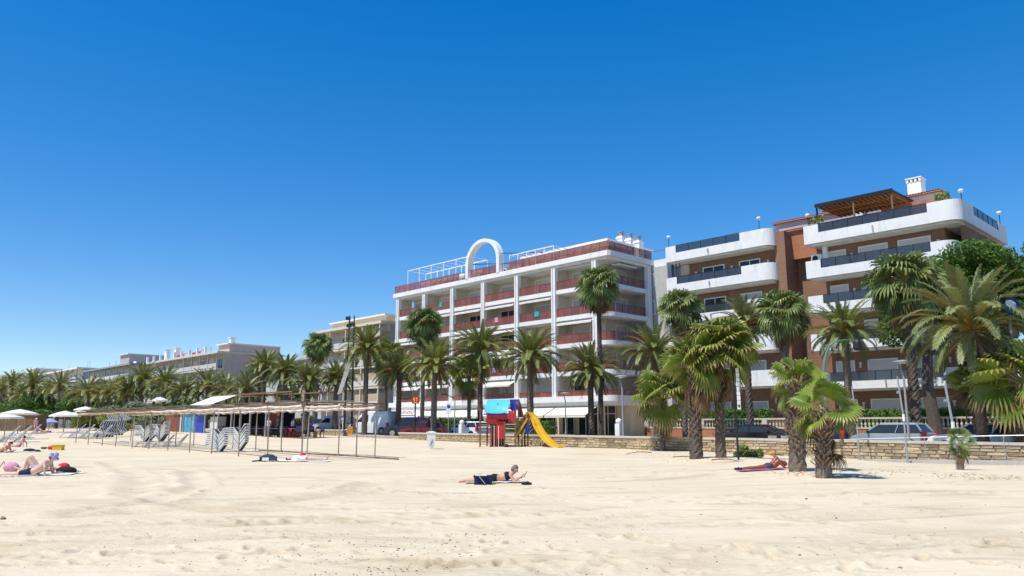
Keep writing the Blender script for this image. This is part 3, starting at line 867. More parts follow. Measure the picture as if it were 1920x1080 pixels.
# ================================================================== brick block with white rounded balconies
def build_brick_block():
    n0 = 61.0; s0 = 16.2
    T = thing('apartment_building', 'brown brick block with wide white rounded balconies and a timber roof pergola', 'building', SN(s0, n0, 0), ROT)
    def X(s): return -(s - s0)
    zb = 1.4
    # brick bodies
    xr0, xr1 = X(28.0), 0.0
    xl0, xl1 = X(41.8), X(30.9)
    mb = MB(); mb.box(xr0 + .9, 1.6, zb - 1.4, xr1 - 1.6, 12.6, 16.4); part('brick_wall', mb, 'brick', T)
    mb = MB(); mb.box(xl0 + 1.6, 1.6, zb - 1.4, xl1 - 0.2, 12.6, 16.9); part('brick_wall', mb, 'brick', T)
    mb = MB(); mb.box(xl1 - .19, .9, zb - 1.4, xl1 + .75, 3.2, 18.3); part('brick_pier', mb, 'brick', T)
    mb = MB(); mb.box(xl1 + .2, 3.21, zb - 1.4, xr0 + .89, 12.6, 17.6); part('stair_wall', mb, 'brick', T)
    mb = MB(); mb.box(xl1 + .76, 2.2, 15.9, xr0 + .89, 3.2, 18.0); part('brick_link', mb, 'terracotta', T)
    mb = MB(); mb.box(xl0 + .6, 1.4, zb - 1.4, xl0 + 1.59, 9, 16.9); part('end_wall', mb, 'cream', T)
    def balcony(x0, x1, ztop, zbot, notch, label=None, side=False, railh=.68, roof=False):
        """solid white parapet with rounded right corner, lower part where a dark glass railing stands"""
        r = .85; th = .16
        zl = ztop - .70
        # slab
        mb = MB()
        yb = 12.4 if (roof or side) else 1.597
        if side: poly = [(x0, yb), (x0, 0.0)] + arc(x1 - r, r, r, 270, 360) + [(x1, yb)]
        else: poly = [(x0, 1.597), (x0, 0.0)] + arc(x1 - r, r, r, 270, 360) + [(x1, 1.597 if not roof else 3)]
        mb.prism([(a, b_) for a, b_ in poly], zbot, zbot + .22)
        ins = [(a + (.35 if a < (x0 + x1) / 2 else -.35), b_ + .35 if b_ < 5 else b_) for a, b_ in poly]
        mb.prism(ins, zbot - .14, zbot - .003)
        sl = part('balcony_slab', mb, 'balcony_white', T)
        n0_, n1_ = notch
        mb = MB()
        mb.ribbon([(x0, 1.59), (x0, 0.0), (n0_, 0.0)], th, zbot + .222, ztop)
        mb.ribbon([(n0_ + .001, 0.0), (n1_ - .001, 0.0)], th, zbot + .222, zl)
        tail = arc(x1 - r, r, r, 270, 360)
        if side:
            mb.ribbon([(n1_, 0.0)] + tail + [(x1, 3.4)], th, zbot + .222, ztop)
            mb.ribbon([(x1, 3.401), (x1, 10.0)], th, zbot + .222, zl)
            mb.ribbon([(x1, 10.001), (x1, 12.4)], th, zbot + .222, ztop)
        else:
            mb.ribbon([(n1_, 0.0)] + tail + [(x1, 1.59)], th, zbot + .222, ztop)
        bp = part('balcony', mb, 'balcony_white', T)
        # railing in the notch
        mb = MB(); mb.box(n0_, .03, ztop + .0, n1_, .09, ztop + .05)
        n = max(2, round((n1_ - n0_) / 1.25))
        xs = [n0_ + .03 + (n1_ - n0_ - .06) * i / n for i in range(n + 1)]
        for x in xs: mb.box(x - .025, .035, zl, x + .025, .085, ztop - .001)
        rl = part('railing', mb, 'black_metal', T)
        for a, b_ in zip(xs[:-1], xs[1:]):
            p = MB(); p.box(a + .03, .05, zl + .03, b_ - .03, .065, ztop - .02); part('glass_panel', p, 'smoke_glass', rl)
        if side:
            mb = MB(); mb.box(x1 - .1, 3.4, ztop, x1 - .04, 10.0, ztop + .05)
            ys = [3.43 + 6.54 * i / 5 for i in range(6)]
            for y in ys: mb.box(x1 - .095, y - .025, zl, x1 - .045, y + .025, ztop - .001)
            rl = part('railing', mb, 'black_metal', T)
            for a, b_ in zip(ys[:-1], ys[1:]):
                p = MB(); p.box(x1 - .08, a + .03, zl + .03, x1 - .065, b_ - .03, ztop - .02); part('glass_panel', p, 'smoke_glass', rl)
        # drain spout
        mb = MB(); xm = n0_ + (n1_ - n0_) * .52; mb.box(xm - .05, -.14, zbot + .26, xm + .05, -.003, zbot + .62); part('drain_spout', mb, 'shutter_grey', T)
    # right block
    tops = [(18.05, 16.5), (15.05, 13.6), (12.1, 10.7), (8.95, 7.6), (5.75, 4.45)]
    for k, (zt, zo) in enumerate(tops):
        balcony(xr0, xr1 if k == 0 else xr1 - .6, zt, zo, (xr0 + 1.25, xr1 - 2.2), side=(k == 0), roof=(k == 0))
    ltops = [(18.6, 17.1), (15.55, 14.05), (12.5, 11.05), (9.4, 8.0), (6.3, 4.95)]
    for k, (zt, zo) in enumerate(ltops):
        balcony(xl0, xl1, zt, zo, (xl0 + 1.15 + .0, xl1 - 3.0), roof=(k == 0))
    # windows
    rg = random.Random(21)
    for k in range(5):
        zf = (tops[k + 1][1] + .24) if k < 4 else 1.75
        h = 2.05 if k < 4 else 1.9
        for xx, w_ in ((xr0 + 2.0, 1.5), (xr0 + 4.9, 2.3), (xr0 + 8.0, 2.4)):
            window(T, xx, 1.597, zf + .05, w_, h, fill='shutter')
        zf = (ltops[k + 1][1] + .24) if k < 4 else 2.2
        for j, (xx, w_) in enumerate(((xl0 + 4.2, 2.3), (xl0 + 7.9, 2.1))):
            fill = 'dark_glass' if (k in (0, 1, 2) and not (k == 1 and j == 1)) else 'shutter_grey'
            window(T, xx, 1.597, zf + .05, w_, h if k < 4 else 1.5, fill=fill)
        # white wall lamps between windows
        for xx, zz in ((xr0 + 3.2, 1.5), (xr0 + 9.7, 1.5), (xl0 + 2.3, 1.5), (xl0 + 6.1, 1.5), (xl0 + 9.7, 1.5)):
            mb = MB(); zq = (tops if xx > xl1 else ltops)[k][1] - 1.15
            mb.box(xx - .10, 1.50, zq, xx + .10, 1.594, zq + .16); mb.box(xx - .05, 1.44, zq - .28, xx + .05, 1.595, zq - .003)
            part('wall_lamp', mb, 'canvas', T)
    mb = MB(); mb.box(xr0 + .95, 1.2, 14.9, xr0 + 1.3, 1.59, 16.35); part('wall_lamp_panel', mb, 'white_clean', T)
    mb = MB(); mb.box(xr0 + .05, 1.0, 15.1, xr0 + .9, 1.4, 15.75); u = part('cooling_unit', mb, 'white_clean', T)
    mb = MB(); mb.tube([(xr0 + .4, .99, 15.42), (xr0 + .4, .97, 15.42)], .24, 12); part('fan_grille', mb, 'black_metal', u)
    # glazed bay on left
    mb = MB()
    for i in range(4): mb.box(xl0 + .35, .35 + i * .35, 14.3, xl0 + .42, .41 + i * .35, 16.9)
    mb.box(xl0 + .35, .3, 16.5, xl0 + 1.5, .36, 16.56)
    for i in range(3): mb.box(xl0 + .5 + i * .4, .3, 14.3, xl0 + .56 + i * .4, .36, 16.9)
    part('screen', mb, 'black_metal', T)
    # roof: lilac penthouse with tile edge, terracotta parapet, pergola, white chimney, side volume
    mb = MB(); mb.box(xl1 - 2.6, 6.2, 17.6, xr0 + 5.0, 12, 20.5); part('penthouse_wall', mb, 'lilac_wall', T)
    def tiles(x0, y0, x1, y1, z0, z1, nm):
        mb = MB(); n = int((x1 - x0) / .22)
        for i in range(n):
            a = x0 + i * .22
            mb.add([(a, y0, z0), (a + .11, y0, z0 + .07), (a + .22, y0, z0), (a, y1, z1), (a + .11, y1, z1 + .07), (a + .22, y1, z1)], [(0, 1, 4, 3), (1, 2, 5, 4)])
        mb.box(x0, y0 + .02, z0 - .12, x1, y1, z0 - .03)
        part(nm, mb, 'roof_tile', T)
    tiles(xl1 - 2.9, 5.9, xr0 + 5.2, 7.4, 20.55, 20.95, 'roof_tiles')
    mb = MB(); mb.box(xl1 - 1.5, 4.2, 18.0, xr0 + 4.6, 5.0, 19.0); part('terrace_wall', mb, 'terracotta', T)
    tiles(xl1 - 1.7, 3.9, xr0 + 4.7, 5.2, 19.05, 19.3, 'roof_tiles')
    mb = MB(); mb.box(xr0 + 4.7, 4.6, 16.7, xr1 - 2.0, 12, 19.6); part('penthouse_wall', mb, 'terracotta', T)
    # pergola
    px0, px1 = xr0 + .95, xr1 - 4.7
    mb = MB()
    mb.add([(px0, .5, 19.72), (px1, .5, 19.72), (px1, 5.2, 19.80), (px0, 5.2, 19.80), (px0, .5, 19.84), (px1, .5, 19.84), (px1, 5.2, 19.92), (px0, 5.2, 19.92)],
           [(0, 3, 2, 1), (4, 5, 6, 7), (0, 1, 5, 4), (1, 2, 6, 5), (2, 3, 7, 6), (3, 0, 4, 7)])
    mb.box(px0 - .05, .42, 19.6, px1 + .05, .499, 19.9)
    pr = part('pergola_roof', mb, 'black_metal', T)
    mb = MB()
    for i in range(16):
        x = px0 + .25 + (px1 - px0 - .5) * i / 15; mb.bar((x, .55, 19.58), (x, 5.1, 19.66), .10, .14)
    for y, z in ((1.6, 19.46), (3.2, 19.48)): mb.bar((px0 + .1, y, z), (px1 - .1, y, z + .02), .08, .1)
    mb.add([(px0 + .05, .55, 19.70), (px1 - .05, .55, 19.70), (px1 - .05, 5.1, 19.78), (px0 + .05, 5.1, 19.78)], [(0, 1, 2, 3)])
    part('pergola_rafters', mb, 'wood_warm', T)
    for x in (px0 + .05, (px0 + px1) / 2, px1 - .1):
        mb = MB(); mb.box(x - .06, .55, 17.9, x + .06, .67, 19.6); part('pergola_post', mb, 'wood' if x > px0 + 1 else 'black_metal', T)
    mb = MB(); mb.box(xr1 - 6.2, 5.6, 19.61, xr1 - 2.8, 11.5, 20.4); part('roof_volume', mb, 'white', T)
    tiles(xr1 - 6.4, 5.3, xr1 - 2.6, 6.2, 20.45, 20.6, 'roof_tiles')
    mb = MB(); mb.box(xr1 - 5.8, 7.4, 20.41, xr1 - 4.7, 8.5, 22.1); c = part('chimney', mb, 'white_clean', T)
    mb = MB()
    for i in range(4): mb.box(xr1 - 5.85 + i * .33, 7.35, 22.11, xr1 - 5.67 + i * .33, 8.55, 22.4)
    mb.box(xr1 - 5.9, 7.3, 22.405, xr1 - 4.6, 8.6, 22.5); part('chimney_cowl', mb, 'white_clean', c)
    mb = MB(); mb.box(xr1 - 9.6, 5.6, 19.61, xr1 - 9.0, 6.2, 20.9); mb.box(xr1 - 9.7, 5.5, 20.91, xr1 - 8.9, 6.3, 21.0); part('chimney', mb, 'white', T)
    mb = MB(); mb.sphere((xr0 + 1.0, 6.1, 20.75), .45, 14, 8, sc=(1, .25, 1)); mb.bar((xr0 + 1.0, 6.3, 19.9), (xr0 + 1.0, 6.2, 20.6), .06); part('satellite_dish', mb, 'canvas', T)
    # terrace lamps: pole and white mushroom globe
    for x, y, z in ((xl0 + .35, .08, 18.6), (xl1 - 1.1, .08, 18.6), (xr0 + .3, .3, 18.05), (xr1 - .35, 2.0, 18.05), (xr1 - .08, 11.0, 18.05)):
        mb = MB(); mb.tube([(x, y, z), (x, y, z + .85)], .03, 6); q = part('terrace_lamp', mb, 'black_metal', T)
        mb = MB(); mb.sphere((x, y, z + 1.0), .2, 10, 6, sc=(1, 1, .75)); part('lamp_globe', mb, 'white_clean', q, smooth=True)
    # terrace plants
    mb = MB(); rg = random.Random(2)
    for x0, x1, y in ((xr0 + .3, xr0 + 1.6, .4), (xr1 - 1.8, xr1 - .8, .7)):
        for _ in range(160):
            x = rg.uniform(x0, x1); z = 18.0 + rg.random() ** .7 * .75; s_ = .09; a = rg.uniform(0, 6.28)
            mb.add([(x - s_ * math.cos(a), y + s_ * math.sin(a) + rg.uniform(-.2, .2), z), (x + s_ * math.cos(a), y - s_ * math.sin(a), z + .03), (x, y, z + .2)], [(0, 1, 2)])
    part('terrace_plant', mb, 'lime_leaf', T, kind='stuff')
    mb = MB(); mb.box(xr1 - .6, 1.9, 0, xr1 - .3, 11, 16.4)
    part('side_wall', mb, 'brick', T)
    return T
build_brick_block()

# pale block further right, partly behind the pine tree
T = thing('apartment_building', 'pale low block at the right edge behind the trees', 'building', SN(1.0, 64, 0), ROT)
mb = MB(); mb.box(-5, 0, 0, 22, 12, 13.6); part('wall', mb, 'white', T)
mb = MB(); mb.box(-5.6, -.8, 13.6, 22.5, 12.4, 14.0); part('roof', mb, 'white', T)
for i in range(6):
    for k in range(4): window(T, -3 + i * 4, -.003, 1.8 + k * 3, 1.9, 1.5, fill='shutter' if (i + k) % 2 else 'dark_glass')

# ================================================================== blocks farther along the shore
def block(s0, s1, n0, n1, ztop, floors, wall, label, bal='white', balc=True, seed=0, penth=None, dark=False, railm='shutter', bayw=4.6, side='wall'):
    rg = random.Random(seed)
    T = thing('apartment_building', label, 'building', SN(s0, n0, 0), ROT)
    L_ = -(s1 - s0); D = n1 - n0; dep = 1.7
    mb = MB(); mb.box(L_, dep, .3, 0, D, ztop - .4); part('wall', mb, wall, T)
    mb = MB(); mb.box(L_ - .3, -.1, ztop - .398, .35, D + .3, ztop); part('roof', mb, bal, T)
    fh = (ztop - 1.2 - .4) / floors
    nb = max(2, int(-L_ / bayw))
    for k in range(floors):
        z = 1.2 + k * fh
        if k and balc:
            mb = MB(); mb.box(L_ + .2, 0, z - .25, -.05, dep - .003, z); part('balcony_slab', mb, bal, T)
            mb = MB()
            for i in range(nb):
                a = L_ + .3 + (-L_ - .4) * i / nb; c = L_ + .3 + (-L_ - .4) * (i + 1) / nb - .25
                mb.box(a, .05, z + .12, c, .10, z + .95)
            part('balustrade_panels', mb, railm, T)
        for i in range(nb):
            xc = L_ + (-L_) * (i + .5) / nb
            window(T, xc, dep - .003, z + .05 if k else z - .8, 2.4 if i % 2 else 1.6, 2.1, fill=rg.choice(['dark_glass', 'dark_glass', 'shutter', 'shutter_grey']))
        for j in range(1):
            window(T, .003, D * .55, z + .8, 1.1, 1.2, face='x+', fill='dark_glass')
    if balc:
        mb = MB()
        for i in range(nb + 1):
            x = L_ + .2 + (-L_ - .4) * i / nb; mb.box(x - .09, .02, 1.0, x + .09, .22, ztop - .4)
        part('balcony_posts', mb, 'grey_paint' if dark else bal, T)
    for i in range(int(-L_ / 5)):
        x = L_ + rg.uniform(1, -L_ - 2); y = rg.uniform(3, D - 3); w_ = rg.uniform(.6, 2.6); h = rg.uniform(.5, 1.7)
        mb = MB(); mb.box(x, y, ztop + .002, x + w_, y + rg.uniform(.6, 2), ztop + h); part('roof_box', mb, rg.choice(['white', 'shutter', 'pink_wall', 'grey_wall']), T)
    for i in range(3):
        x = L_ + rg.uniform(1, -L_ - 2); mb = MB(); mb.tube([(x, 4, ztop), (x, 4, ztop + 2.2)], .04, 5)
        for q in range(4): mb.bar((x - .4, 4, ztop + 1.4 + q * .22), (x + .4, 4, ztop + 1.4 + q * .22), .03)
        part('antenna', mb, 'grey_paint', T)
    if penth:
        a, c, y0, h, m_ = penth
        mb = MB(); mb.box(L_ + a, y0, ztop + .003, L_ + c, D, ztop + h); part('penthouse_wall', mb, m_, T)
        mb = MB(); mb.box(L_ + a - .3, y0 - .5, ztop + h + .003, L_ + c + .3, D, ztop + h + .2); part('penthouse_roof', mb, 'white', T)
    return T, L_, D
T, L_, D = block(92, 110.5, 62.5, 92, 16.6, 5, 'grey_wall', 'beige and grey five storey block between the tall palms and the arched block', 'cream', seed=1, penth=(1.5, 16.5, 2.4, 1.2, 'cream'), railm='shutter')
mb = MB()
for i in range(5): mb.box(-6.5 + i * .0, .3, 1 + i * 3.0, -.3, 1.68, 3.2 + i * 3.0)
part('closed_balcony', mb, 'tan_wall', T)
T, L_, D = block(112, 146, 70, 84, 14.0, 4, 'grey_wall', 'grey block with a plain flank behind the fan palm and the date palms', 'grey_wall', balc=False, seed=2)
T, L_, D = block(148.5, 190, 63, 76.5, 16.2, 5, 'pink_wall', 'pink block with grey pergola posts, red awnings and chimneys on its roof terrace', 'shutter', seed=3, penth=(36, 41, 2.6, 1.6, 'pink_wall'), dark=True, bayw=4.0)
for i in range(9):
    mb = MB(); x = L_ + 2 + i * 4.1; mb.box(x, .1, 16.203, x + .4, .5, 17.5); part('roof_pier', mb, 'white_clean', T)
for x in (L_ + 18, L_ + 26.5):
    mb = MB(); mb.add([(x, 1.0, 16.9), (x + 4.4, 1.0, 16.9), (x + 4.4, 3.2, 17.6), (x, 3.2, 17.6), (x, 1.0, 16.5), (x + 4.4, 1.0, 16.5)], [(0, 1, 2, 3), (4, 5, 1, 0)]); part('awning', mb, 'cloth_red', T, label='red roof terrace awning')
for x, m_ in ((L_ + 5, 'sign_poster'), (L_ + 11, 'white_clean'), (-2, 'white_clean')):
    mb = MB(); mb.box(x, 3, 16.2, x + 1.0, 4, 19.1); mb.box(x - .15, 2.85, 19.1, x + 1.15, 4.15, 19.25); part('chimney', mb, 'white_clean', T)
T2, _, _ = block(120, 143, 86, 98, 17.2, 5, 'pink_wall', 'pale pink block with white roof structures rising behind the shore palms', 'white', balc=False, seed=4, penth=(3, 12, 2, 2.6, 'lilac_wall'))
T, L_, D = block(199, 236, 63, 76, 16.8, 5, 'wall_beige', 'dark glazed block stepping down with a small violet penthouse', 'grey_paint', seed=5, penth=(20, 27, 3, 3.0, 'lilac_wall'), dark=True)
T, L_, D = block(243, 285, 63, 88, 18.2, 5, 'shutter', 'wide dark block with a broad flat white roof beyond the pink block', 'white', seed=6, dark=True)
T, L_, D = block(292, 330, 63, 82, 19.6, 5, 'wall_beige', 'small distant pale block with a dark rounded roof near the left edge', 'white', seed=7, penth=(18, 28, 3, 1.6, 'grey_wall'), dark=True)
T, L_, D = block(338, 372, 63, 80, 20.4, 5, 'shutter', 'tiny white distant block at the far left edge', 'white', seed=8)
T, L_, D = block(380, 430, 63, 80, 16.5, 4, 'wall_beige', 'farthest grey block at the left edge of the shore', 'white', seed=9)
# ================================================================== palms
def feather(elev, droop, seed, dead=False, L_=1.0, pairs=56, lw=.0070, ll=.148):
    """a pinnate frond of length about 1 rising from the origin towards +x"""
    rg = random.Random(seed); mb = MB()
    N = 14; p = Vector((0, 0, 0)); pts = []; tans = []
    side = rg.uniform(-.10, .10)
    for i in range(N + 1):
        t = i / N; e = R(elev - droop * t ** 1.5)
        d = Vector((math.cos(e), side * t, math.sin(e))).normalized()
        pts.append(p.copy()); tans.append(d); p = p + d * (L_ / N)
    def at(t):
        x = t * N; i = min(N - 1, int(x)); f = x - i
        return pts[i].lerp(pts[i + 1], f), tans[i].lerp(tans[i + 1], f).normalized()
    mb.tube(pts[::2] + [pts[-1]] if N % 2 else pts[::2], [.016 * (1 - .85 * i / (N // 2)) for i in range(N // 2 + 1)], 4, 1, cap=False)
    for k in range(pairs):
        t = .14 + .86 * (k + rg.random() * .5) / pairs
        c, d = at(min(t, .995))
        sd = Vector((-d.y, d.x, 0)).normalized() if abs(d.z) < .98 else Vector((0, 1, 0))
        up = d.cross(sd) * -1
        if up.z < 0 and abs(elev) < 80: up = -up
        prof = math.sin(math.pi * min(1, .10 + .86 * t)) ** .6
        for s_ in (-1, 1):
            ln = ll * prof * rg.uniform(.85, 1.1)
            fw = .75 + .35 * t
            dr = (d * fw + sd * s_ * rg.uniform(.75, 1.0) + up * rg.uniform(.15, .50)).normalized()
            mid = c + dr * ln * .5
            tip = c + dr * ln - Vector((0, 0, ln * rg.uniform(.10, .45)))
            wv = dr.cross(up).normalized() * lw * 1.1
            if wv.length < 1e-4: wv = d * lw
            mb.add([c - wv * .5, c + wv * .5, mid + wv, mid - wv, tip], [(0, 1, 2, 3), (3, 2, 4)], 0)
    return mb

def fan(elev, seed, segs=24, droop=.35, size=.50, stalk=.50, spread=118, split=.66):
    """a palmate leaf on a stalk rising from the origin towards +x"""
    rg = random.Random(seed); mb = MB()
    e0 = R(elev); e1 = R(elev - 22)
    a = Vector((0, 0, 0)); b_ = Vector((math.cos(e0), 0, math.sin(e0))) * stalk * .55
    h = b_ + Vector((math.cos(e1), rg.uniform(-.12, .12), math.sin(e1))) * stalk * .45
    mb.tube([a, b_, h], [.018, .013, .010], 4, 1, cap=False)
    e2 = R(elev - 20 - rg.uniform(0, 25))
    fx = Vector((math.cos(e2), 0, math.sin(e2))); fy = Vector((0, 1, 0)); fz = fx.cross(fy)
    tw = rg.choice((-1, 1)) * rg.uniform(.2, 1.1); fy = (fy + fz * tw).normalized(); fz = fx.cross(fy)
    if fz.z < 0: fz = -fz
    for k in range(segs):
        al = R(-spread + 2 * spread * (k + .5) / segs); da = R(spread / segs)
        r = size * (1 - .28 * (abs(al) / math.pi) ** 1.2) * rg.uniform(.92, 1.06)
        def P(ang, rr, up=0.0, dp=0.0):
            return h + (fx * math.cos(ang) + fy * math.sin(ang)) * rr + fz * up - Vector((0, 0, dp))
        rm = r * split
        cup = .10 * size
        fold = .022
        dd = droop * size * rg.uniform(.4, 1.5)
        v = [P(al - da, .03 * size), P(al + da, .03 * size), P(al - da * .98, rm, cup - fold), P(al, rm * 1.02, cup + fold * .3), P(al + da * .98, rm, cup - fold),
             P(al - da * .62, r * .84, cup * .8, dd * .35), P(al + da * .62, r * .84, cup * .8, dd * .35), P(al + rg.uniform(-.03, .03), r, cup * .4, dd)]
        mb.add(v, [(0, 3, 2), (0, 1, 3), (1, 4, 3), (2, 3, 5), (3, 6, 5), (3, 4, 6)], 0)
        mb.add(v[5:], [(0, 1, 2)], 2)
    return mb

LIB = {}
for key, leafm in (('date', 'leaf'), ('dateg', 'leaf_grey')):
    for e in (84, 68, 52, 34, 16, -4, -28):
        for v in range(2):
            dr = {84: 22, 68: 38, 52: 58, 34: 76, 16: 80, -4: 66, -28: 46}[e] * (1 if v == 0 else 1.25)
            LIB[key, e, v] = feather(e, dr, e * 7 + v + 11).mesh('frond', [leafm, 'rachis' if v else 'rachis_orange'])
for v in range(2): LIB['datedead', -48, v] = feather(-48, 35, 77 + v, pairs=22, ll=.16).mesh('dry_frond', ['leaf_dead', 'leaf_dead'])
for key, leafm, tipm in (('fan', 'leaf_deep', 'leaf_tip'), ('fany', 'leaf_bright', 'leaf_tip')):
    for e in (86, 66, 46, 26, 4, -20, -42):
        for v in range(3):
            LIB[key, e, v] = fan(e, e * 5 + v + (3 if key == 'fan' else 9), segs=20 if key == 'fan' else 24, split=.40 if key == 'fan' else .64, droop=.10 + .10 * v + (.16 if e < 20 else 0) + (.12 if key == 'fan' else 0), size=.52 if key == 'fan' else .60, stalk=.48 if key == 'fan' else .46).mesh('frond', [leafm, 'rachis', tipm if key == 'fany' else leafm])
for e in (-58, -72):
    for v in range(2): LIB['fandead', e, v] = fan(e, e + 40 * v, segs=16, droop=.55, size=.42, stalk=.34, spread=75, split=.35).mesh('dry_frond', ['leaf_dead', 'leaf_dead', 'leaf_dead'])

def stalk(seed):
    rg = random.Random(seed); mb = MB()
    pts = [Vector((0, 0, 0))]; e = 55
    for i in range(9): pts.append(pts[-1] + Vector((math.cos(R(e)), 0, math.sin(R(e)))) * .11); e -= 19
    mb.tube(pts, [.010] * 5 + [.006] * 5, 4)
    for i in range(3, 10):
        for k in range(9):
            p = pts[i] + Vector((rg.uniform(-.05, .05), rg.uniform(-.05, .05), 0)); q = p + Vector((rg.uniform(-.05, .08), rg.uniform(-.07, .07), -rg.uniform(.08, .22)))
            mb.bar(p, q, .007)
    return mb
STK = [stalk(i).mesh('flower_stalk', 'leaf_tip') for i in range(2)]
def trunk_mesh(h, r0, r1, kind, seed, lean=(0, 0)):
    rg = random.Random(seed); mb = MB(); k = 12
    n = max(6, int(h / .16)); vs = []
    o = 0
    for i in range(n + 1):
        t = i / n; z = h * t
        r = r0 + (r1 - r0) * t
        r *= 1 + (.20 if kind == 'date' else .10) * math.exp(-z / .25)
        if kind == 'date': r *= 1 + .22 * sm(t, .82, 1.0)
        cx = lean[0] * t * t; cy = lean[1] * t * t
        for j in range(k):
            a = 2 * math.pi * (j + .5 * (i % 2)) / k
            rr = r * (1 + (.11 if (i + j) % 2 else -.05) + rg.uniform(-.05, .05))
            vs.append((cx + rr * math.cos(a), cy + rr * math.sin(a), z + rg.uniform(-.02, .02)))
    fs = []
    for i in range(n):
        for j in range(k):
            a = i * k + j; b_ = i * k + (j + 1) % k
            fs.append((a, b_, b_ + k, a + k))
    fs.append(tuple(n * k + j for j in range(k)))
    mb.add(vs, fs); return mb

def palm(px, pyc, rad, kind, n=None, base=None, label='', group=None, seed=0, count=None, tw=.20, dead=0, lean=(0, 0), skirt=0, boots=0, squash=1.0, minh=0.0):
    """px, pyc: where the heart of the crown shows; rad: frond length in pixels; stands on row n or on the sand at base pixel"""
    rg = random.Random(seed * 13 + 5)
    if base is not None:
        g = on_ground(*base); d = ray(px, pyc); t = g.y / d[1]
        top = Vector((d[0] * t, g.y, EYE + d[2] * t))
        foot = g - Vector((0, 0, .12))
    else:
        top = on_n(px, pyc, n)
        s_ = s_of(top); foot = Vector((top.x, top.y, street_z(s_) + .05))
        if n < 38: foot.z = G(foot.x, foot.y) - .1
        if n > 56.6: foot.z = 1.2
    h = max(top.z - foot.z, .3)
    L_ = rad * top.y / F * (1.24 if kind.startswith('date') else 1.10)
    T = thing('palm_tree', label, 'palm tree', foot, 0.0, group)
    dx, dy = top.x - foot.x, top.y - foot.y
    tm = trunk_mesh(h, tw * 1.1, tw * .85, 'date' if kind.startswith('date') else 'fan', seed, (dx, dy))
    part('trunk', tm, 'palm_trunk' if seed % 3 else 'palm_trunk_dark', T, smooth=False)
    off = Vector((dx, dy, h - .05))
    if kind.startswith('date'):
        es = [84, 68, 52, 34, 16, -4, -28]; cn = count or 74
        wts = [.07, .14, .18, .20, .19, .14, .08]
        Ls = [.78, .92, 1, 1, .95, .85, .75]
        key = kind
    else:
        es = [86, 66, 46, 26, 4, -20, -42]; cn = count or 40
        wts = [.10, .15, .17, .18, .16, .14, .10] if kind == 'fan' else [.13, .22, .23, .2, .13, .07, .02]
        Ls = [.95, 1, 1, 1, .95, .9, .8]; key = kind
    az = 0
    for e, w_, lf in zip(es, wts, Ls):
        c = max(2 if w_ > .05 else 1, round(cn * w_))
        for i in range(c):
            az = 2 * math.pi * (i + rg.uniform(-.3, .3)) / c + e * .7
            o = link('frond', LIB[key, e, rg.randrange(2 if kind.startswith('date') else 3)], T, loc=off + Vector((math.cos(az) * tw * .5, math.sin(az) * tw * .5, .18 * math.sin(R(e)))),
                     rot=(rg.uniform(-.12, .12), R(rg.uniform(-8, 8) if kind != 'fany' else rg.uniform(-16, 12)), az), scale=(L_ * lf * rg.uniform(.88, 1.1), L_ * lf * rg.uniform(.9, 1.1), L_ * lf * squash * rg.uniform(.9, 1.05)))
    for i in range(dead):
        az = rg.uniform(0, 6.28)
        link('dry_frond', LIB['datedead', -48, i % 2], T, loc=off + Vector((0, 0, -.1)), rot=(0, R(rg.uniform(-10, 15)), az), scale=L_ * rg.uniform(.6, .8))
    for i in range(skirt):
        az = 2 * math.pi * i / skirt * 3.1 + rg.uniform(-.3, .3)
        z = -rg.uniform(.05, .9) * min(1.0, L_ * .9)
        link('dry_frond', LIB['fandead', rg.choice((-58, -72)), rg.randrange(2)], T, loc=off + Vector((math.cos(az) * tw * .7, math.sin(az) * tw * .7, z)), rot=(0, R(rg.uniform(-8, 8)), az), scale=L_ * rg.uniform(.75, 1.05))
    if kind == 'fan' and base is None:
        for i in range(9):
            link('flower_stalk', STK[i % 2], T, loc=off, rot=(0, R(rg.uniform(-14, 14)), i * 2.4 + rg.uniform(-.3, .3)), scale=L_ * rg.uniform(.85, 1.15))
    if boots:
        mb = MB()
        for i in range(boots):
            t = i / boots; z = h * (.22 + .78 * t); a = i * 2.4
            c = Vector((dx * (z / h) ** 2 + math.cos(a) * tw * .95, dy * (z / h) ** 2 + math.sin(a) * tw * .95, z))
            d = Vector((math.cos(a + rg.uniform(-.3, .3)), math.sin(a + rg.uniform(-.3, .3)), rg.uniform(.3, 1.1))).normalized()
            q = c + d * rg.uniform(.10, .26); sd = Vector((-d.y, d.x, 0)).normalized() * rg.uniform(.03, .06)
            mb.add([c - sd, c + sd, q + sd * .5, q - sd * .5, c + Vector((0, 0, -.06)), q + Vector((0, 0, .03))], [(0, 1, 2, 3), (0, 4, 1), (3, 2, 5)])
        part('leaf_bases', mb, 'leaf_base', T, kind='stuff')
    return T

G1 = 'date palms along the promenade'
G2 = 'tall fan palms along the promenade'
G3 = 'fan palms growing in the sand'
G4 = 'far date palms at the left end of the promenade'
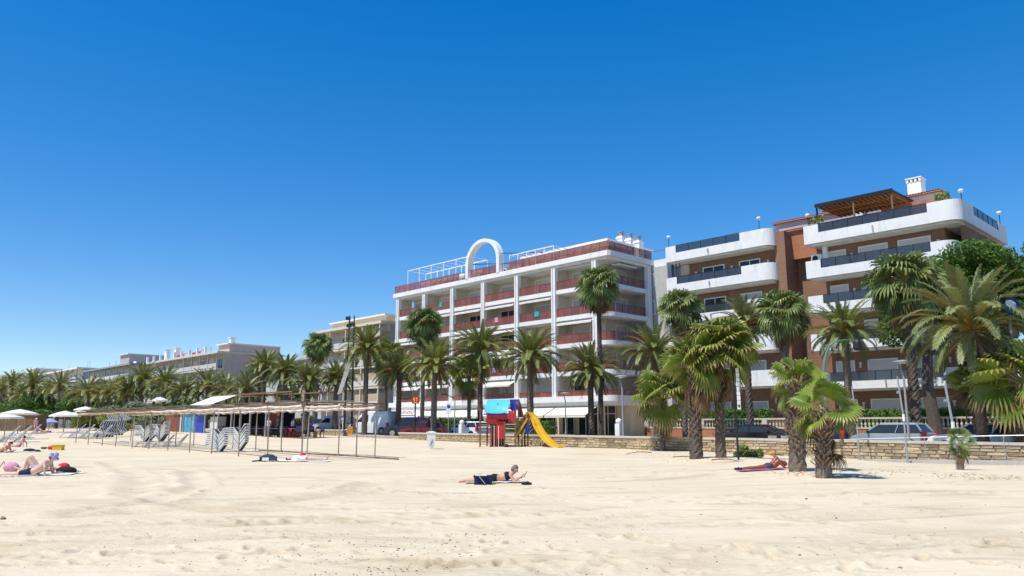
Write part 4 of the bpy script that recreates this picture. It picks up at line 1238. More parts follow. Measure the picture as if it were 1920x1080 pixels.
# near fan palms in the sand
palm(1245, 748, 58, 'fany', base=(1243, 846), label='low shaggy fan palm, leftmost of the fan palms growing in the sand', group=G3, seed=3, count=26, tw=.15, skirt=8, boots=60)
palm(1303, 690, 62, 'fany', base=(1306, 860), label='thick trunked fan palm with drooping gold tips just right of the low shaggy one', group=G3, seed=6, count=32, tw=.25, skirt=14, boots=150)
palm(1350, 665, 72, 'fany', base=(1352, 858), label='broad crowned fan palm beside the black sign pole', group=G3, seed=9, count=36, tw=.19, skirt=10, boots=130)
palm(1497, 724, 52, 'fany', base=(1496, 884), label='fan palm with a ragged brown trunk behind the sunbather on a purple towel', group=G3, seed=4, count=13, tw=.22, skirt=8, boots=150)
palm(1546, 775, 60, 'fany', base=(1545, 896), label='short fan palm with a spiky stub covered trunk, nearest of the palms in the sand', group=G3, seed=5, count=11, tw=.18, skirt=3, boots=190)
palm(1925, 722, 92, 'fany', base=(1918, 868), label='big fan palm cut by the right edge of the picture', group=G3, seed=12, count=24, tw=.26, skirt=12, boots=110)
palm(1801, 830, 24, 'fan', base=(1802, 881), label='tiny dusty fan palm sapling at the foot of a steel pole', group=None, seed=7, count=16, tw=.08, skirt=8, boots=16)
# palms behind the wall, right to left
palm(1822, 618, 122, 'dateg', n=40.0, label='largest date palm with long arching fronds near the right edge', group=G1, seed=10, count=64, tw=.21, dead=6)
palm(1827, 728, 46, 'fany', n=41.5, label='fan palm with a pale straight trunk in front of the white estate car', group=G2, seed=11, count=22, tw=.21, skirt=8)
palm(1695, 532, 72, 'fan', n=47, label='tall fan palm with a slanting trunk before the right half of the brick block', group=G2, seed=12, count=44, tw=.27, skirt=26, lean=(0, 0))
palm(1583, 628, 66, 'date', n=44, label='date palm in front of the brick block between two rows of balconies', group=G1, seed=13, tw=.21, dead=3)
palm(1468, 590, 52, 'fan', n=46, label='tall fan palm against the recess in the middle of the brick block', group=G2, seed=14, count=42, tw=.22, skirt=24)
palm(1397, 610, 58, 'dateg', n=46, label='greyish date palm rising behind the broad fan palm', group=G1, seed=15, tw=.22, dead=2)
palm(1276, 580, 44, 'fan', n=50, label='tall fan palm at the left corner of the brick block', group=G2, seed=16, count=42, tw=.2, skirt=20)
palm(1228, 668, 62, 'date', n=45, label='date palm in front of the last pillar of the arched block', group=G1, seed=17, tw=.23, dead=4)
palm(1122, 538, 44, 'fan', n=52, label='tallest fan palm, standing before the corner of the arched block', group=G2, seed=18, count=46, tw=.21, skirt=30)
palm(1107, 698, 56, 'date', n=52, label='short date palm beside the tallest fan palm', group=G1, seed=19, tw=.27, dead=3)
palm(994, 672, 60, 'date', n=46, label='date palm with a thick dark trunk just behind the play tower', group=G1, seed=20, tw=.27, dead=6)
palm(901, 662, 58, 'date', n=46, label='date palm left of the play tower with an ochre crown heart', group=G1, seed=21, tw=.23, dead=3)
palm(880, 705, 40, 'fany', n=55, label='short leafy fan palm half hidden behind the date palm left of the play tower', group=G2, seed=22, count=30, tw=.2, skirt=8)
palm(815, 688, 55, 'date', n=42, label='date palm behind the white litter bin', group=G1, seed=23, tw=.25, dead=3)
palm(795, 610, 38, 'fan', n=53, label='tall fan palm left of the third pillar of the arched block', group=G2, seed=24, count=44, tw=.22, skirt=20)
palm(749, 700, 46, 'date', n=44, label='date palm at the left corner of the arched block', group=G1, seed=25, tw=.25, dead=3)
palm(725, 672, 34, 'fany', n=50, label='leafy fan palm between the two date palms near the arched block', group=G2, seed=26, count=34, tw=.2, skirt=6)
palm(688, 658, 48, 'date', n=40, label='date palm with a tall thin trunk in front of the white vans', group=G1, seed=27, tw=.23, dead=0)
palm(631, 712, 38, 'date', n=42, label='date palm left of the twin dark poles', group=G1, seed=28, tw=.24, dead=2)
palm(597, 650, 30, 'fan', n=50, label='tall round headed fan palm left of the beige block', group=G2, seed=29, count=44, tw=.24, skirt=22)
palm(578, 718, 40, 'date', n=40, label='date palm right below the round headed fan palm', group=G1, seed=30, tw=.28, dead=2)
palm(536, 702, 40, 'date', n=42, label='date palm with a thick pale bottomed crown behind the wooden pergola', group=G1, seed=31, tw=.25, dead=6)
palm(497, 690, 36, 'date', n=44, label='date palm in front of the right end of the pink block', group=G1, seed=32, tw=.25, dead=3)
palm(487, 694, 32, 'date', n=47, label='date palm just behind the one before the pink block', group=G1, seed=33, tw=.25, count=34)
palm(541, 750, 26, 'fany', n=44, label='low leafy fan palm at the feet of the date palms behind the pergola', group=G2, seed=34, count=24, tw=.2)
for i, (px, py, r, n, c, lab) in enumerate([
    (462, 735, 33, 40, 'dateg', 'date palm right of the tilted white awning'), (423, 735, 32, 43, 'dateg', 'date palm behind the tilted white awning'),
    (390, 728, 34, 44, 'date', 'date palm left of the tilted white awning'), (345, 738, 30, 42, 'dateg', 'date palm over the brown kiosk wall'),
    (310, 722, 32, 44, 'date', 'date palm below the chimneys of the pink block'), (268, 716, 34, 44, 'date', 'date palm with an orange heart left of the pink block'),
    (236, 738, 30, 42, 'date', 'date palm above the grey tamarisk'), (205, 742, 30, 42, 'date', 'date palm below the glazed far block'),
    (165, 738, 30, 40, 'dateg', 'date palm above the green shore bush'), (140, 748, 24, 44, 'date', 'date palm below the flat white roof'),
    (112, 728, 29, 40, 'dateg', 'date palm above the right pair of white parasols'), (90, 740, 25, 42, 'date', 'date palm between the two groups of parasols'),
    (62, 722, 27, 40, 'date', 'date palm above the left pair of parasols'), (44, 742, 24, 42, 'dateg', 'small date palm in the far left cluster'),
    (24, 722, 25, 41, 'date', 'second palm from the left edge'), (4, 735, 24, 41, 'dateg', 'date palm at the left edge')]):
    palm(px, py, r * 1.2, c, n=n, label=lab, group=G4, seed=50 + i, count=48, tw=.28)
for i, (px, py, r, n, c) in enumerate([(448, 745, 24, 52, 'date'), (370, 742, 26, 52, 'dateg'), (325, 745, 25, 54, 'date'), (290, 735, 26, 54, 'dateg'), (250, 735, 22, 54, 'date'), (220, 735, 22, 54, 'date'),
        (185, 745, 22, 52, 'date'), (125, 748, 20, 52, 'date'), (75, 745, 20, 52, 'dateg'), (30, 752, 18, 52, 'date'), (10, 756, 16, 52, 'date'), (55, 758, 16, 44, 'date'), (155, 758, 16, 46, 'date')]):
    palm(px, py, r * 1.25, c, n=n, label='small date palm in the far second row, ' + ['just left of the kiosk awning\'s right end', 'left of the kiosk awning', 'above the brown kiosk wall', 'under the pink block\'s chimneys', 'behind the tamarisk', 'left of the tamarisk', 'below the glazed block', 'above the right parasol', 'between the parasol pairs', 'above the left parasols', 'nearest the left edge', 'low behind the lilac parasol', 'low above the green bush'][i], group='second row of far palms', seed=80 + i, count=36, tw=.25)

# ================================================================== broadleaf masses built of leaf faces
def leaves(blobs, count, size, seed, flat=.5):
    """leaf faces spread in ellipsoid clumps (cx, cy, cz, rx, ry, rz), mostly near their skins"""
    rg = np.random.default_rng(seed)
    bl = np.array(blobs, float); vol = (bl[:, 3] * bl[:, 4] + bl[:, 3] * bl[:, 5]); pr = vol / vol.sum()
    k = rg.choice(len(bl), count, p=pr); d = rg.normal(size=(count, 3)); d /= np.linalg.norm(d, axis=1)[:, None]
    rad = 1 - np.abs(rg.normal(scale=.20, size=count)) + rg.normal(scale=.04, size=count)
    c = bl[k, :3] + d * bl[k, 3:] * rad[:, None]
    nrm = d * .6 + rg.normal(size=(count, 3)) * .7; nrm[:, 2] += flat; nrm /= np.linalg.norm(nrm, axis=1)[:, None]
    a = np.cross(nrm, rg.normal(size=(count, 3))); a /= np.linalg.norm(a, axis=1)[:, None]; b_ = np.cross(nrm, a)
    s = size * rg.uniform(.6, 1.4, size=(count, 1))
    v = np.stack([c - a * s, c + b_ * s * .55, c + a * s, c - b_ * s * .55], 1).reshape(-1, 3)
    f = np.arange(count * 4).reshape(-1, 4)
    me = bpy.data.meshes.new('foliage'); me.vertices.add(len(v)); me.vertices.foreach_set('co', v.astype(np.float32).ravel())
    me.loops.add(f.size); me.loops.foreach_set('vertex_index', f.astype(np.int32).ravel())
    me.polygons.add(count); me.polygons.foreach_set('loop_start', np.arange(0, f.size, 4, dtype=np.int32))
    me.update(); me.validate(); return me

def foliage_part(T, blobs, count, size, seed, m, name='foliage'):
    me = leaves(blobs, count, size, seed); me.materials.append(M[m])
    return link(name, me, T, kind='stuff')

# umbrella pine at the right
def pine():
    c = on_n(1850, 520, 55)
    foot = on_n(1752, 770, 54.5); foot.z = 1.3
    T = thing('pine_tree', 'broad dark green pine with bare leaning limbs beside the brick block', 'tree', foot)
    mb = MB(); mb.tube([(0, 0, -.2), (-.3, 0, 3), (.1, .1, 6), (.9, .3, 8.5)], [.42, .34, .28, .2], 10); part('trunk', mb, 'palm_trunk_dark', T)
    rg = random.Random(9)
    P0 = Vector((-.1, 0, 5.0))
    for e in ((-3.0, -.5, 7.2), (4.2, .2, 7.4), (7.5, -1, 8.0), (2, 1.5, 9.5), (-2, .4, 8.8), (6, 2.5, 9.6), (1.0, -1.8, 6.8), (9.5, 1.2, 8.2)):
        e = Vector(e); m_ = P0.lerp(e, .5) + Vector((0, 0, -.5)); mb = MB(); mb.tube([P0, m_, e], [.17, .12, .05], 7); part('limb', mb, 'palm_trunk_dark', T)
    bl = []
    for _ in range(80):
        x = rg.uniform(.6, 17); y = rg.uniform(-2.5, 4)
        edge = 1 - (abs(x - 8.5) / 11.5) ** 2
        z = 9.9 + rg.uniform(-3.6, 2.2) * edge + .06 * x
        bl.append((x, y, z, rg.uniform(1.0, 1.9), rg.uniform(1.0, 1.8), rg.uniform(.55, .95)))
    for _ in range(5): bl.append((rg.uniform(-2, .5), rg.uniform(-1, 2), rg.uniform(5.4, 7.5), rg.uniform(.7, 1.4), 1.1, rg.uniform(.5, .8)))
    for _ in range(16): bl.append((rg.uniform(6, 15), rg.uniform(-1, 2), rg.uniform(5.5, 8), rg.uniform(.9, 1.6), 1.2, rg.uniform(.6, 1.0)))
    foliage_part(T, bl, 85000, .12, 4, 'pine_leaf', 'crown')
pine()

def hedge(s0, s1, n, z0, z1, w_, count, label, m='hedge_leaf', size=.09, seed=0):
    T = thing('hedge', label, 'hedge', SN((s0 + s1) / 2, n, z0), ROT)
    L_ = (s1 - s0) / 2; rg = random.Random(seed)
    mb = MB(); mb.box(-L_ + .15, -w_ / 2 + .18, 0, L_ - .15, w_ / 2 - .18, z1 - z0 - .2); part('branch_core', mb, 'pine_leaf', T)
    bl = []
    x = -L_
    while x < L_:
        for yy in (-w_ * .25, w_ * .25):
            for zz in (.25, .55, .85): bl.append((x + rg.uniform(-.2, .2), yy, (z1 - z0) * zz - .08 + rg.uniform(-.06, .06), .5, w_ * .38, .26))
        x += .6
    foliage_part(T, bl, count, size, seed, m)
    return T
hz = on_n(1090, 786, 56).z
hedge(52.2, 63.0, 56, .62, hz, 1.3, 15000, 'clipped green hedge in front of the arched block behind the slide', seed=1)
hedge(64.5, 71.5, 56, .85, on_n(850, 782, 56).z, 1.3, 9000, 'clipped hedge behind the small white car left of the play tower', seed=2)
hedge(30.2, 40.5, 57.2, 1.45, on_n(1420, 764, 57).z, 1.1, 13000, 'bright hedge above the balustrade, left half of the brick block', seed=3)
hedge(8.0, 28.2, 57.6, 1.45, on_n(1700, 765, 57).z, 1.2, 18000, 'long shaded hedge above the balustrade under the pine tree', seed=4)

def bush(px, pyt, pyb, wpx, n, label, m, count, size, seed, group=None):
    p = on_n(px, pyb, n); t_ = on_n(px, pyt, n); W_ = wpx * p.y / F; h = t_.z - p.z
    z = G(p.x, p.y) if n < 38 else p.z
    T = thing('bush', label, 'bush', (p.x, p.y, z - .1), 0, group)
    rg = random.Random(seed)
    mb = MB()
    for k in range(5): mb.tube([(rg.uniform(-.2, .2) * W_, 0, 0), (rg.uniform(-.5, .5) * W_ * .6, rg.uniform(-.2, .2), h * .6)], [.06, .02], 5)
    part('stems', mb, 'wood', T, kind='stuff')
    bl = []
    for k in range(14):
        x = rg.uniform(-.5, .5); hh = h * (1 - 1.6 * abs(x) ** 2)
        bl.append((x * W_, rg.uniform(-.25, .25) * W_, hh * rg.uniform(.3, .8), W_ * .17, W_ * .15, h * .20))
    foliage_part(T, bl, count, size, seed, m)
bush(232, 736, 796, 125, 33, 'grey green tamarisk above the left end of the pergola', 'grey_leaf', 20000, .17, 1)
bush(285, 752, 792, 50, 34, 'small rounded grey tamarisk right of the larger one', 'grey_leaf', 7000, .15, 2)
bush(195, 774, 808, 120, 30, 'low lime green shore bush behind the stacked sun loungers', 'lime_leaf', 12000, .14, 3)
bush(570, 772, 792, 26, 42, 'small olive shrub behind the pergola posts', 'lime_leaf', 3500, .10, 4)
bush(1405, 822, 856, 42, 33, 'small bright weed clump at the foot of the black sign pole', 'lime_leaf', 2600, .07, 5)
bush(62, 738, 790, 150, 41, 'dark shrubbery behind the left parasols', 'hedge_leaf', 9000, .22, 6)
bush(330, 748, 800, 120, 41, 'dark shrubbery behind the brown kiosk', 'hedge_leaf', 9000, .2, 7)
bush(420, 752, 790, 100, 42, 'shrubbery behind the tilted white awning', 'hedge_leaf', 8000, .2, 8)
bush(495, 756, 792, 80, 42, 'shrubbery between kiosk terrace and road', 'hedge_leaf', 6000, .18, 9)

bush(150, 738, 790, 120, 42, 'dark green shrubbery behind the right hand pair of parasols', 'hedge_leaf', 11000, .22, 10)
bush(225, 745, 790, 70, 44, 'dark green shrubbery behind the grey tamarisk', 'lime_leaf', 8000, .2, 11)
bush(5, 748, 792, 70, 41, 'grey green shrubbery at the very left edge', 'grey_leaf', 6000, .22, 12)
bush(375, 752, 795, 60, 46, 'olive shrubbery left of the tilted white awning', 'lime_leaf', 6000, .2, 13)
# dry fallen fronds under the leftmost fan palms
for i, (px, py, a) in enumerate(((1222, 853, 2.6), (1262, 862, 5.9), (1335, 868, .3))):
    g = on_ground(px, py)
    o = link('dry_frond', LIB['datedead', -48, i % 2], None, loc=g + Vector((0, 0, .12)), rot=(0, R(-52), a), scale=1.7)
    tag(o, ['fallen dry frond left of the low shaggy fan palm', 'fallen dry frond right of the low shaggy fan palm', 'fallen dry frond at the foot of the broad fan palm'][i], 'palm frond', 'fallen fronds')

# ================================================================== balustrade of the brick block
def balustrade():
    s0, s1, n = 7.5, 41.0, 56.0
    T = thing('balustrade', 'long pale garden balustrade on a reddish wall behind the parked cars', 'balustrade', SN(s0, n, 0), ROT)
    L_ = -(s1 - s0)
    for i in range(6):
        a = L_ + (-L_) * i / 6; c = L_ + (-L_) * (i + 1) / 6
        mb = MB(); mb.box(a, 0, -.2, c - .004, .35, 1.40); part('base_wall', mb, 'terracotta', T)
        mb = MB(); mb.box(a, -.04, 1.402, c - .004, .34, 1.50); mb.box(a, -.03, 2.08, c - .004, .33, 2.2); part('rail', mb, 'coping', T)
        mb = MB(); mb.box(a - .2, -.05, 1.502, a + .2, .32, 2.078); part('pier', mb, 'coping', T)
        mb = MB(); x = a + .38
        while x < c - .3:
            mb.tube([(x, .15, 1.5), (x, .15, 1.56), (x, .15, 1.72), (x, .15, 1.9), (x, .15, 2.08)], [.07, .05, .085, .045, .065], 6, cap=False); x += .27
        part('balusters', mb, 'coping', T, kind='stuff')
balustrade()
mb = MB(); mb.add([SN(7, 56.3, 1.42), SN(41, 56.3, 1.42), SN(41, 60.9, 1.42), SN(7, 60.9, 1.42)], [(0, 1, 2, 3)]); structure('garden_ground', mb.mesh('garden_ground', 'earth'))
# ================================================================== helpers for placed things
def at_Y(px, py, Y):
    d = ray(px, py); t = Y / d[1]
    return Vector((d[0] * t, Y, EYE + d[2] * t))
def face_cam(p):            # rotation that turns local -y to the camera
    return math.atan2(-p.x, p.y)

# ================================================================== play tower with slide
def play_tower():
    g = on_ground(945, 838)
    T = thing('play_tower', 'wooden play tower with light blue roof, red panels and a yellow slide', 'play tower', g, face_cam(g))
    k = g.y / F
    def L_(px, py): return (px - 945) * k, (838 - py) * k
    def post(px, y, top, r=.055, m='wood_red'):
        mb = MB(); x, z = L_(px, top); mb.box(x - r, y - r, -.25, x + r, y + r, z); part('post', mb, m, T)
    for px, y, top in ((901, 0, 767), (913, 1.5, 768), (921, .1, 800), (946, -.3, 793), (966, -.3, 766), (972, .4, 751), (966, 1.6, 760), (989, .25, 776), (984, 1.1, 778), (925, 1.7, 778), (978, .0, 790)): post(px, y, top)
    # light blue curved roof panel, navy panel behind the ridge
    def panel(name, x0t, x1t, x0b, x1b, yt, yb, zt, zb, m, bulge=.18, th=.03):
        mb = MB(); n = 6; vs = []
        for s_ in (0, th):
            for i in range(n + 1):
                f = i / n
                for j in range(5):
                    u = j / 4; x = (x0t + (x0b - x0t) * f) * (1 - u) + (x1t + (x1b - x1t) * f) * u
                    vs.append((x, yt + (yb - yt) * f - bulge * math.sin(math.pi * f) + s_, zt + (zb - zt) * f + .04 * math.sin(math.pi * f) - (.10 * (1 - (2 * u - 1) ** 2) * f)))
        fs = []; o = (n + 1) * 5
        for i in range(n):
            for j in range(4):
                a = i * 5 + j; fs += [(a, a + 5, a + 6, a + 1), (o + a, o + a + 1, o + a + 6, o + a + 5)]
        for j in range(4): fs += [(j, j + 1, o + j + 1, o + j), (n * 5 + j + 1, n * 5 + j, o + n * 5 + j, o + n * 5 + j + 1)]
        for i in range(n): fs += [(i * 5 + 5, i * 5, o + i * 5, o + i * 5 + 5), (i * 5 + 4, i * 5 + 9, o + i * 5 + 9, o + i * 5 + 4)]
        mb.add(vs, fs); return part(name, mb, m, T, smooth=False)
    xa, zt = L_(914, 751); xb, _ = L_(956, 751); xc, zb = L_(908, 775); xd, _ = L_(951, 775)
    panel('roof_panel', xa, xb, xc, xd, .75, -.25, zt, zb, 'play_blue')
    panel('roof_panel', xa, xb, xc, xd, .80, 1.75, zt, zb, 'play_navy', bulge=-.18)
    mb = MB(); mb.box(xc - .04, -.32, zb - .17, xd + .05, -.24, zb - .09); mb.box(xc - .03, -.2, zb - .15, xc + .03, 1.7, zb - .09); part('roof_trim', mb, 'play_navy', T)
    mb = MB(); x, z = L_(933, 760); mb.box(x - .02, .13, z - .02, x + .02, .18, z + .06); part('roof_bolt', mb, 'black_metal', T)
    x0, z0 = L_(956, 751); x1, z1 = L_(971, 770)
    panel('roof_panel', x0 - .02, x1, x0 + .02, x1, .6, .25, z0, z1, 'play_navy', bulge=.05)
    x0, z0 = L_(974, 751); x1, z1 = L_(981, 784)
    mb = MB(); mb.add([(x0, .5, z0), (x1 + .05, .5, z1), (x0 - .05, .5, z1), (x0, .56, z0), (x1 + .05, .56, z1), (x0 - .05, .56, z1)], [(0, 2, 1), (3, 4, 5), (0, 1, 4, 3), (1, 2, 5, 4), (2, 0, 3, 5)]); part('gable_panel', mb, 'maroon', T)
    # red panels
    def pan(px0, py0, px1, py1, y, m='play_red', n='side_panel', arch=False):
        xa, za = L_(px0, py0); xb, zb = L_(px1, py1); mb = MB()
        if arch:
            pts = [(xa, za), (xb, za), (xb, zb)] + [(xb + (xa - xb) * t, zb + .16 * math.sin(math.pi * t)) for t in np.linspace(.15, .85, 7)] + [(xa, zb)]
            N = len(pts); vs = [(x, y, z) for x, z in pts] + [(x, y + .04, z) for x, z in pts]
            mb.add(vs, [tuple(range(N)), tuple(reversed(range(N, 2 * N)))] + [((i + 1) % N, i, N + i, N + (i + 1) % N) for i in range(N)])
        else:
            w_ = abs(xb - xa); c = max(1, round(w_ / .16))
            for i in range(c): mb.box(xa + (xb - xa) * i / c, y, zb, xa + (xb - xa) * (i + 1) / c - .012, y + .035, za)
        part(n, mb, m, T)
    pan(913, 777, 952, 788, -.03); pan(913, 776, 966, 795, 1.62); pan(913, 787, 933, 799, -.07, arch=True); pan(932, 792, 947, 823, -.10)
    pan(953, 772, 967, 795, -.12); pan(914, 780, 918, 798, .9); pan(947, 795, 966, 798, .4, 'play_navy')
    pan(921, 803, 945, 838, 1.7, 'wood_red', 'back_board')
    # deck
    xa, za = L_(902, 800); xb, _ = L_(968, 800); mb = MB()
    for i in range(9): mb.box(xa, -.02 + i * .185, za - .06, xb, .155 + i * .185, za)
    part('deck', mb, 'wood_pale', T)
    # fire poles and cross rails
    for px in (922, 927, 931, 935):
        mb = MB(); x, z = L_(px, 800); mb.tube([(x, -.1, -.1), (x, -.1, z)], .022, 6); part('climbing_pole', mb, 'play_red' if px in (922, 931) else 'lounger_white', T)
    for px0, px1, py in ((901, 913, 798), (901, 913, 808), (901, 921, 833), (947, 966, 835)):
        mb = MB(); x0, z = L_(px0, py); x1, _ = L_(px1, py); mb.bar((x0, -.02, z), (x1, .0, z), .05); part('cross_rail', mb, 'wood_pale', T)
    # ladder
    for py in (797, 805, 813, 822, 832):
        mb = MB(); x0, z = L_(948, py); x1, _ = L_(966, py); mb.bar((x0, -.33, z), (x1, -.33, z), .06, .05); part('rung', mb, 'coping', T)
    # ramp with orange grips to the slide platform
    x0, z0 = L_(966, 822); x1, z1 = L_(988, 786)
    for y in (-.1, .35):
        mb = MB(); mb.bar((x0, y, z0), (x1, y, z1), .07, .12); part('ramp_beam', mb, 'cloth_orange', T)
    for i in range(5):
        f = (i + .5) / 5; mb = MB(); x = x0 + (x1 - x0) * f; z = z0 + (z1 - z0) * f; mb.box(x - .06, -.12, z + .05, x + .06, .38, z + .08); part('ramp_step', mb, 'wood_pale', T)
    x0, z0 = L_(970, 836); x1, z1 = L_(984, 806); mb = MB(); mb.bar((x0, -.2, z0), (x1, -.2, z1), .06); part('brace', mb, 'wood_pale', T)
    x0, z0 = L_(986, 800); mb = MB(); mb.box(x0 - .02, .10, z0 - .45, x0 + .22, .17, z0); part('bracket_panel', mb, 'sign_blue', T)
    x0, z0 = L_(982, 783); mb = MB(); mb.box(x0 - .1, .1, z0 - .06, x0 + .35, 1.2, z0); part('slide_platform', mb, 'wood_red', T)
    x0, z0 = L_(950, 836); mb = MB(); mb.tube([(x0, -.42, z0), (x0, -.36, z0)], .13, 12); part('spring_wheel', mb, 'black_metal', T)
    # slide
    P = [(987, 781, .7), (993, 781, .6), (999, 787, .45), (1005, 801, .2), (1012, 813, -.1), (1021, 824, -.45), (1031, 833, -.85), (1043, 839, -1.2), (1052, 842, -1.45)]
    pts = []
    for px, py, y in P:
        x, z = L_(px, py); f = (g.y + y) / g.y
        pts.append(Vector((x * f, y, z * f - (1 - f) * (EYE - g.z))))
    pts[-1].z = max(pts[-1].z, .06)
    vs = []; hw = .23
    prof = [(-hw, .20), (-hw, .02), (-hw * .6, -.03), (hw * .6, -.03), (hw, .02), (hw, .20), (hw + .04, .20), (hw + .04, -.02), (hw * .6, -.07), (-hw * .6, -.07), (-hw - .04, -.02), (-hw - .04, .20)]
    for i, p in enumerate(pts):
        t = (pts[min(i + 1, len(pts) - 1)] - pts[max(i - 1, 0)]).normalized(); s_ = t.cross(Vector((0, 0, 1))).normalized(); u = s_.cross(t)
        sc_ = 1.0 if i < 7 else .8
        vs += [p + s_ * a + u * b_ * sc_ for a, b_ in prof]
    m = len(prof); fs = []
    for i in range(len(pts) - 1):
        for j in range(m): fs.append((i * m + j, i * m + (j + 1) % m, (i + 1) * m + (j + 1) % m, (i + 1) * m + j))
    fs += [tuple(reversed(range(m))), tuple(range((len(pts) - 1) * m, len(pts) * m))]
    mb = MB(); mb.add(vs, fs); part('slide', mb, 'play_yellow', T, smooth=False)
play_tower()

# ================================================================== litter bin
g = on_ground(808, 842)
T = thing('litter_bin', 'white beach litter bin with grey pictogram left of the play tower', 'bin', g, face_cam(g))
mb = MB(); mb.add([(-.20, -.2, 0), (.20, -.2, 0), (.20, .2, 0), (-.20, .2, 0), (-.27, -.27, .95), (.27, -.27, .95), (.27, .27, .95), (-.27, .27, .95)], [(0, 3, 2, 1), (0, 1, 5, 4), (1, 2, 6, 5), (2, 3, 7, 6), (3, 0, 4, 7), (4, 5, 6, 7)])
part('bin_body', mb, 'white_clean', T)
mb = MB(); mb.box(-.30, -.30, .952, .30, .30, 1.02); mb.box(-.16, -.16, 1.02, .16, .16, 1.06); part('lid', mb, 'white_clean', T)
mb = MB()
for a, b_ in (((-.02, .22), (.08, .60)), ((-.1, .25), (.02, .45)), ((.02, .55), (.12, .35))): mb.bar((a[0], -.258 + 0 * a[1], a[1]), (b_[0], -.262, b_[1]), .05, .01)
part('pictogram', mb, 'grey_paint', T)

# ================================================================== wooden pergola without cover
def pergola():
    T = thing('pergola', 'long bare pergola of thin weathered posts with ragged pale canvas strips overhead', 'pergola', SN(30.7, 17, 0), ROT)
    H_ = 2.50
    rg = random.Random(5)
    ss = [0, 3.2, 6.2, 9.2, 12.2, 15.2, 18.2, 21.2, 24.2, 27.2, 30.2, 33.2]
    for n_ in (0, 3.8):
        for s_ in ss + ([] if n_ else [-0.0][:0]):
            x = -s_; w_ = SN(30.7 + s_, 17 + n_); z0 = G(w_.x, w_.y)
            mb = MB(); lx, ly = rg.uniform(-.07, .07), rg.uniform(-.05, .05)
            mb.tube([(x + lx, n_ + ly, z0 - .3), (x, n_, H_)], [.034, .03], 7); part('post', mb, 'wood_pale', T)
    w_ = SN(30.7 + 1.6, 20.8); mb = MB(); mb.tube([(-1.6, 3.8, G(w_.x, w_.y) - .3), (-1.6, 3.8, H_)], [.034, .03], 7); part('post', mb, 'wood_pale', T)
    for n_ in (0, 3.8):
        mb = MB(); mb.box(-33.6, n_ - .05, H_, .3, n_ + .05, H_ + .08); part('beam', mb, 'wood', T)
    for s_ in ss:
        mb = MB(); mb.box(-s_ - .04, -.35, H_ + .082, -s_ + .04, 4.15, H_ + .14); part('cross_beam', mb, 'wood', T)
    # purlins and cane remains
    for y in (.9, 1.9, 2.9):
        mb = MB(); mb.tube([(-33.5, y, H_ + .16), (.3, y, H_ + .16)], .022, 6); part('purlin', mb, 'wood_pale', T)
    for i in range(len(ss) - 1):
        a, b_ = -ss[i], -ss[i + 1]
        # gathered canvas strips hanging under the beams, scalloped edge
        for n_, dz in ((-.02, .02), (1.9, .06), (3.78, .0)):
            mb = MB(); n = 12; vs = []
            for j in range(n + 1):
                f = j / n; x = a + (b_ - a) * f; sag = .10 * math.sin(math.pi * f)
                hh = (.13 + .04 * math.sin(f * 19 + i)) * (1 if i < 7 else .8)
                for q, (oy, oz) in enumerate(((-.05, 0), (-.09, -hh * .5), (-.03, -hh), (.06, -hh * .9), (.08, -hh * .3))): vs.append((x, n_ + oy + .02 * math.sin(f * 31 + q), H_ - .02 + dz - sag * .4 + oz))
            fs = []
            for j in range(n):
                for q in range(4): fs.append((j * 5 + q, j * 5 + q + 1, j * 5 + q + 6, j * 5 + q + 5))
            mb.add(vs, fs); part('canvas_strip', mb, 'canvas_old' if i < 6 else 'cane', T)
    mb = MB()
    for i in range(420):
        x = -rg.uniform(0, 33.4) if i < 90 else -rg.uniform(15, 33.4); y = rg.uniform(-.3, 1.5); l_ = rg.uniform(1.0, 2.6)
        mb.bar((x, y, H_ + .19 + rg.uniform(-.02, .05)), (x + rg.uniform(-.5, .5), y + l_, H_ + .20 + rg.uniform(-.02, .05)), .025)
    part('cane_cover', mb, 'cane', T, kind='stuff')
    # ground sleepers
    for n_ in (3.95,):
        for s0_, s1_ in ((-1.6, 3), (3, 6), (6, 9), (9.2, 12)):
            wa, wb = SN(30.7 + s0_, 17 + n_), SN(30.7 + s1_, 17 + n_)
            mb = MB(); mb.bar((-s0_, n_, G(wa.x, wa.y) + .03), (-s1_ + .01, n_, G(wb.x, wb.y) + .03), .10, .07); part('ground_beam', mb, 'wood', T)
pergola()

# ================================================================== sun loungers
def stack_lounger():
    T = thing('sun_lounger', 'x', 'sun lounger')
    path = [(-1.02, 0, .50), (-.62, 0, .50), (-.32, 0, .12), (-.04, 0, .50), (.46, 0, .50), (.72, 0, .16), (1.05, 0, .66)]
    for y in (-.32, .32):
        mb = MB()
        for a, b_ in zip(path[:-1], path[1:]): mb.bar((a[0], y, a[2]), (b_[0], y, b_[2]), .035, .045)
        part('side_rail', mb, 'lounger_white', T)
    mb = MB(); mb.box(-1.03, -.30, .48, -.97, .30, .54); part('end_bar', mb, 'lounger_white', T); mb = MB(); mb.box(1.02, -.30, .62, 1.08, .30, .68); part('end_bar', mb, 'lounger_white', T)
    mb = MB(); mb.add([(x, y, z - .018) for x, _, z in path for y in (-.29, .29)], [(2 * i, 2 * i + 2, 2 * i + 3, 2 * i + 1) for i in range(6)]); part('sling', mb, 'lounger_mesh', T)
    return T
